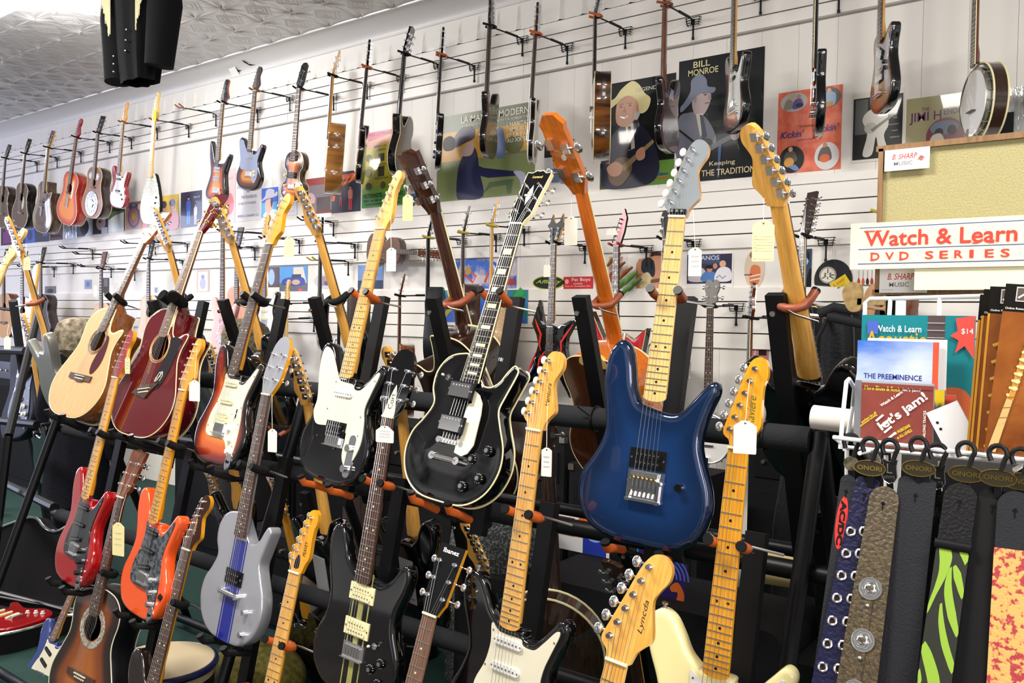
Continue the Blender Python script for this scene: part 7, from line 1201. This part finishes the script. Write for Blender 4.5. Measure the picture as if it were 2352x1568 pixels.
b = MB(); a0 = at(1805, 726, 3.0); a1 = at(1960, 735, 3.0); b.tube([at(1838, 695, 3.0), at(1832, 712, 3.0), at(1845, 722, 3.0), a1], .008, CHROME, 8); b.tube([at(1880, 722, 2.98), at(1915, 705, 2.98), at(1975, 715, 2.98), at(1985, 745, 2.98), at(1900, 727, 2.98)], .016, mat('#17171a', .7), 8, flat=.4); b.tube([at(1838, 695, 3.0), at(1838, 695, 3.0)+Vector((0, 1.55, 0))], .008, CHROME, 8); tag(ob('strap_rail', b), 'chrome rail with black webbing looped over it left of the teal book', 'rail')
b = MB(); a0 = at(1945, 715, 3.0); b.prism(spline([(0, 0), (.05, .0), (.06, .06), (.05, .12), (.0, .13), (-.03, .08)], 4), 0, .02, noisy('#8a7040', '#a58a58', 30, .6)); b.box((.10, .01, .04), (.12, .02, .03), noisy('#8a7040', '#a58a58', 30, .6)); o = ob('guitar_cutout', b); o.scale = (.62, 1, .62); o.location = at(1948, 712, 2.6); tag(o, 'worn tan guitar shaped wooden piece above the black webbing', 'wooden cutout')
# ------------------------------------------------------------------ price tags
def ptag(key, px, py, ph, lab, w_=.030, lines=1, colr=None, to=None, tilt=0., dy=-.05, ratio=None):
    M, s = RK[key]; z = local_z(M, py); Q = M @ Vector((0, 0, z)); y = Q.y+dy; P_ = at(px, py, y); h = (P_-at(px, py+ph, y)).length
    st = at(to[0], to[1], y+.02) if to else None
    price_tag('price_tag', P_, ratio*h if ratio else w_, h, lab, face=(.25, -1, 0), tilt=tilt, string_to=st, colr=colr, lines=lines)
ptag('f4', 937, 447, 60, 'manila price tag beside the lettered maple headstock', ratio=.45, lines=0, colr=mat('#ecc98a', .7), to=(937, 425), dy=.02)
ptag('f4', 899, 569, 54, 'white price tag on a long string over the maple fretboard', ratio=.47, to=(898, 490))
ptag('f3', 664, 544, 46, 'pale yellow price tag by the maple headstock over the sunburst guitar', ratio=.62, colr=TAGY, to=(660, 510))
ptag('b1', 1312, 497, 66, 'large white price tag hanging left of the orange brown bass neck', ratio=.48, lines=0, to=(1315, 420), dy=-.03)
ptag('b7', 1754, 506, 94, 'large yellow ruled price tag on the wide maple bass neck', ratio=.52, colr=TAGY, lines=2, to=(1755, 455), dy=-.06)
ptag('l1', 293, 820, 38, 'manila price tag on the red headstock between the acoustics', ratio=.4, colr=TAGY, to=(298, 800))
ptag('l2', 447, 873, 48, 'blank white price tag hanging from the yellow headstock', ratio=.66, lines=0, to=(453, 800))
ptag('l3', 626, 985, 53, 'blank white price tag hanging from the silver headstock', ratio=.48, lines=0, to=(625, 906))
ptag('l4', 884, 978, 38, 'white price tag lying across the dark rosewood neck', ratio=1.25, to=(886, 960))
ptag('l5', 1256, 1028, 66, 'white price tag on a long string right of the maple neck', ratio=.38, to=(1258, 925))
ptag('l6', 1712, 966, 76, 'blank white price tag hanging from the amber headstock', ratio=.68, lines=0, to=(1722, 870))
ptag('m2', 272, 1200, 76, 'creased manila price tag on the sunburst acoustic neck', ratio=.48, colr=TAGY, to=(290, 1135))
ptag('b6', 62, 590, 30, 'yellow price tag on the neck at the far left', ratio=.75, colr=TAGY, to=(60, 560), dy=-.04)
ptag('b6', 17, 772, 30, 'white price tag at the left edge below shelf height', ratio=.75, lines=0, dy=-.3, to=(20, 745))
ptag('f6', 1597, 568, 66, 'white price tag with handwriting right of the blue guitar neck', ratio=.46, to=(1592, 480), dy=.1)
def wtag(px, py, ph, y, lab, ratio=.5, to=None, **k): P_ = at(px, py, y); h = (P_-at(px, py+ph, y)).length; price_tag('price_tag', P_, ratio*h, h, lab, face=(.1, -1, 0), string_to=at(to[0], to[1], y) if to else None, **k)
wtag(1257, 606, 30, 4.14, 'small white price tag on the flame graphic guitar', to=(1258, 560), ratio=.62)
wtag(1405, 524, 16, 4.14, 'white price tag across the red pointed headstock', ratio=1.7, to=(1400, 512))
wtag(219, 655, 26, 4.14, 'small white price tag on the natural acoustic by the fur hat', ratio=.5)
wtag(606, 548, 18, 4.14, 'small white price tag on the black and white wall guitar', ratio=.55)
wtag(355, 252, 26, 4.16, 'yellow price tag at the headstock of the teardrop guitar', ratio=.42, colr=mat('#e8e02a', .6), to=(358, 240))
# ------------------------------------------------------------------ fringed jacket hanging from the ceiling
yj = 2.4; JB = mat('#06060a', .9); C0 = at(322, 100, yj); zb = at(322, 190, yj).z; pxm = 1/(at(400, 100, yj)-at(300, 100, yj)).length*100
Mj = Matrix.Translation((C0.x, yj, zb)); t = empty('fringed_jacket', Mj, 'black jacket with cream fringe hanging from the ceiling', 'jacket')
b = MB(); loft([(.0, 0, .0, .115, .07, .14), (0, 0, .12, .13, .085, .12), (0, 0, .30, .15, .10, .08), (0, 0, .50, .17, .11, .05), (0, 0, .66, .19, .10, .02), (0, 0, .74, .12, .08, 0), (0, 0, .77, .06, .05, 0)], JB, b, 44, cap=False); ob('bodice', b, t)
for sx in (-1, 1): b = MB(); b.tube([(sx*.15, 0, .70), (sx*.215, .0, .58), (sx*.235, 0, .36), (sx*.20, -.01, .05 if sx > 0 else .03)], [.06, .075, .085, .070], JB, 16); ob('sleeve', b, t)
FRG = mat('#cfc8a4', .8)
for sx, x0 in ((-1, -.20), (1, .13)):
    b = MB(); rnd = random.Random(4+sx)
    for i in range(26): x = x0+.085*i/26; L_ = .30+.18*(1-i/26 if sx > 0 else i/26)+rnd.random()*.03; b.tube([(x, -.085, .72), (x+rnd.uniform(-.004, .004), -.10, .45), (x+rnd.uniform(-.008, .008), -.10, .72-L_)], .0024, FRG, 4)
    o = ob('fringe', b, t); o['kind'] = 'stuff'
for i in range(3): ob('snap_button', MB().sph((.045-.012*i, -.098+.004*i, .24-.05*i), .006, CHROME, 10, 6), t)
for i in range(3): ob('snap_button', MB().sph((-.125, -.075, .14-.04*i), .006, NICKEL, 10, 6), t)
b = MB(); b.tube([(-.17, 0, .72), (0, 0, .80), (.17, 0, .72)], .006, BLACKM, 6); b.tube([(0, 0, .80), (0, 0, 3.83-zb)], .003, BLACKM, 6); ob('coat_hanger', b, t)
# ------------------------------------------------------------------ amplifiers, cases and odds and ends on the floor
TOLEX = mat('#0d0d0f', .75, bump=.4, bscale=250.); GRL = mat('#161618', .9, bump=.6, bscale=600.)
def amp(label, x, y, z, w_, d, h, m=TOLEX):
    t = empty('amplifier', Matrix.Translation((x, y, z)), label, 'amplifier'); b = MB(); b.box((0, 0, h/2), (w_, d, h), m); ob('cabinet', b, t)
    b = MB(); b.box((0, -d/2-.003, h*.40), (w_*.9, .008, h*.68), GRL); ob('grille', b, t)
    b = MB(); b.box((0, -d/2-.003, h*.86), (w_*.9, .010, h*.13), mat('#2b2b2e', .3, .6)); p = ob('control_panel', b, t)
    for i in range(6): ob('knob', MB().cyl((-w_*.36+w_*.12*i, -d/2-.008, h*.86), (-w_*.36+w_*.12*i, -d/2-.022, h*.86), .009, NICKEL, 12), p)
    for sx in (-1, 1):
        for zz in (.02, h-.02): ob('corner_guard', MB().box((sx*(w_/2-.012), -d/2+.008, zz), (.03, .03, .03), CHROME), t)
    b = MB(); b.tube([(-.08, 0, h), (-.07, 0, h+.025), (.07, 0, h+.025), (.08, 0, h)], .008, mat('#1a1a1c', .6), 8); ob('carry_handle', b, t)
xx = -5.6
labs = ['leftmost amplifier behind the rack', 'amplifier behind the orange guitar', 'amplifier behind the sunburst guitar', 'amplifier behind the silver guitar', 'tall amplifier behind the white pickguard guitar', 'amplifier left of the grey fur cover']
for i, (w_, h) in enumerate([(.62, .95), (.66, 1.02), (.58, .90), (.70, 1.05), (.64, 1.10), (.66, .98)]): amp('added black '+labs[i], xx+w_/2, 3.55, 0, w_, .32, h); xx += w_+.03  # row of amplifiers added to darken the gaps and block the white wall
for i, (x, y, w_, h, lb) in enumerate([(-3.75, 2.95, .5, .5, 'small black amplifier added on the carpet behind the orange guitar'), (-3.05, 2.95, .5, .48, 'small black amplifier added on the carpet behind the striped guitar'), (-2.2, 2.98, .55, .55, 'small black amplifier added on the carpet behind the cream pickup guitar')]): amp(lb, x, y, 0, w_, .28, h)  # more black boxes added to darken the view under the rack
FURG = noisy('#2c2e2e', '#7c7f7e', 90, .9, 0, .45, .68, bump=1.)
P = at(1130, 1200, 3.0); b = MB(); loft([(0, 0, 0, .27, .17, .02), (0, 0, .55, .26, .17, .02), (0, 0, .72, .24, .15, .02), (0, 0, .80, .14, .09, .02)], FURG, b, 30); o = ob('fur_covered_case', b); o.location = (P.x, 3.05, 0); tag(o, 'tall case under a mottled grey fur cover behind the black binding guitar', 'covered case')
# white papers and posters low behind the blue guitar
def floorposter(label, x0, x1, yt, yb, y, base, sh, nm='poster', cat='poster'): return poster(label, x0, x1, yt, yb, base, sh, y=y, name=nm, cat=cat)
floorposter('white sheet with an orange and blue picture behind the blue guitar', 1268, 1400, (1178, 1190), (1262, 1275), 3.2, '#e4e2e2', [('p', [(.3, .4), (.5, 1), (.8, .9), (.75, .4)], '#d8642c'), ('r', .55, .0, .95, .5, '#2438a0'), ('e', .75, .55, .15, .2, '#8aa8e0'), ('r', .1, .4, .4, .9, '#5a1e1c')])
floorposter('dark purple swirl poster with a man in a round afro hairstyle', 1465, 1575, (1255, 1262), (1372, 1380), 2.9, '#2a1f5c', [('l', [(.5+q*math.cos(R(a)), .45+q*.9*math.sin(R(a))) for a in range(0, 181, 15)], .018, '#5a6ad8') for q in (.32, .40, .48, .56)]+[('s', [(.0, .2), (.1, .6), (.22, .85), (.3, .8), (.3, .4), (.5, .2), (.3, .1)], '#e0a030'), ('e', .60, .52, .17, .17, '#3a1810'), ('s', [(.52, .42), (.54, .54), (.64, .58), (.72, .5), (.68, .36), (.6, .32)], '#d8843a'), ('s', [(.7, .3), (.85, .4), (.98, .2), (.95, 0), (.82, .0), (.85, .2), (.72, .2)], '#d86a2a')])
floorposter('teal and blue booklet leaning beside the swirl poster', 1448, 1476, (1258, 1260), (1330, 1333), 2.95, '#1f98a8', [('r', 0, 0, 1, .4, '#2a5ad0')], 'booklet', 'booklet')
for i, (x, y, z, w_, d, h, lb) in enumerate([(-1.55, 3.0, 0, 1.1, .4, .62, 'long black instrument case on the floor behind the banjo'), (-.75, 3.1, 0, .7, .5, .52, 'black case on the floor behind the cream guitar')]):
    t = empty('instrument_case', Matrix.Translation((x, y, z)), lb, 'instrument case'); b = MB(); b.prism(rounded(w_, h, .06, 0, h/2), -d/2, d/2, TOLEX); ob('shell', b, t)
    for k in range(3): ob('latch', MB().box((-w_*.3+w_*.3*k, -d/2-.006, h*.7), (.04, .012, .05), CHROME), t)
    b = MB(); b.tube([(-.07, -d/2, h*.5), (-.06, -d/2-.03, h*.5), (.06, -d/2-.03, h*.5), (.07, -d/2, h*.5)], .008, BLACKP, 8); ob('handle', b, t)
b = MB(); b.box((0, 0, .38), (.5, .3, .03), mat('#2c7a4c', .5)); [b.box((sx*.2, sy*.1, .19), (.04, .04, .36), mat('#23603c', .5)) for sx in (-1, 1) for sy in (-1, 1)]; b.box((0, 0, .2), (.42, .04, .03), mat('#23603c', .5)); o = ob('green_bench', b); P = at(1830, 1350, 2.75); o.location = (P.x, 2.75, 0); tag(o, 'small green bench behind the kraft paper roll', 'bench')
b = MB(); b.cyl((0, 0, 0), (0, 0, .20), .20, mat('#14151a', .6), 32); P = onz(372, 1515, .26); t = empty('drum_stool', Matrix.Translation((P.x, P.y, 0)), 'low round stool with a cream top and blue rim below the orange guitar', 'stool'); ob('base', b, t)
b = MB(); b.cyl((0, 0, .20), (0, 0, .26), .20, mat('#c4b08c', .7), 36); ob('seat', b, t); b = MB(); b.tube([(.205*math.cos(R(a)), .205*math.sin(R(a)), .245) for a in range(0, 360, 12)], .014, mat('#141c4a', .3), 8, closed=True); ob('seat_rim', b, t)
P = onz(595, 1540, .12); b = MB(); b.sph((0, 0, .12), (.24, .17, .12), noisy('#5a5218', '#7c7230', 40, .95, bump=.6), 24, 14); o = ob('cushion', b); o.location = (P.x, P.y, 0); tag(o, 'mustard green plush cushion on the carpet behind the maple neck', 'cushion')
# open guitar case at the lower left
P = onz(60, 1440, 0); t = empty('open_guitar_case', Matrix.Translation((P.x, P.y, 0)) @ Matrix.Rotation(R(12), 4, 'Z'), 'open black hard guitar case with a chrome rim on the floor at the left', 'guitar case')
lid = spline([(-.95, 0), (.20, 0), (.27, .08), (.285, .22), (.25, .36), (.17, .43), (.08, .42), (-.02, .37), (-.12, .38), (-.25, .42), (-.6, .30), (-.95, .28)], 4)
b = MB(); b.T = Matrix.Translation((0, .10, .10)) @ Matrix.Rotation(R(-14), 4, 'X'); b.prism(lid, 0, .07, mat('#0b0b0c', .9), TOLEX, TOLEX); ob('lid', b, t)
b = MB(); b.T = Matrix.Translation((0, .10, .10)) @ Matrix.Rotation(R(-14), 4, 'X'); b.tube([(p[0], -.002, p[1]) for p in lid], .008, CHROME, 8, closed=True); ob('lid_rim', b, t)
base = [(p[0], -p[1]) for p in lid]; b = MB(); n = len(base); b.add([(p[0], p[1]+.08, z) for z in (0, .10) for p in base], [(i, (i+1) % n, (i+1) % n+n, i+n)[::-1] for i in range(n)]+[tuple(range(n))], TOLEX); ob('base', b, t)
b = MB(); b.tube([(p[0], p[1]+.08, .10) for p in base], .008, CHROME, 8, closed=True); ob('base_rim', b, t); b = MB(); b.add([(p[0]*.96, p[1]*.96+.07, .035) for p in base], [tuple(range(n))], mat('#241014', .9)); ob('lining', b, t)
Mr = t.matrix_world @ Matrix(((0, 0, -1, .20), (1, 0, 0, -.10), (0, -1, 0, .095), (0, 0, 0, 1)))
guitar('electric_guitar', 'red electric guitar lying in the open case at the left', 'electric guitar', Mr, dict(strat, mf=RED, det=1, gm=RED, guard=None, head=None, x=[]))
P = at(1770, 1012, 3.5); amp('tall black speaker stack added between the black bass and the clamp knob', P.x, 4.1, 0, .55, .3, P.z)  # stack added to fill the area beside the bass with black
for i, (px, h, lb) in enumerate([(70, 1.25, 'black amplifier added behind the fur hatted shopper'), (-60, 1.15, 'black amplifier stack added at the left edge')]): P = at(px, 900, 3.7); amp(lb, P.x, 3.75, 0, 1.0, .3, h)  # dark boxes added to hide the bright wall at the far left
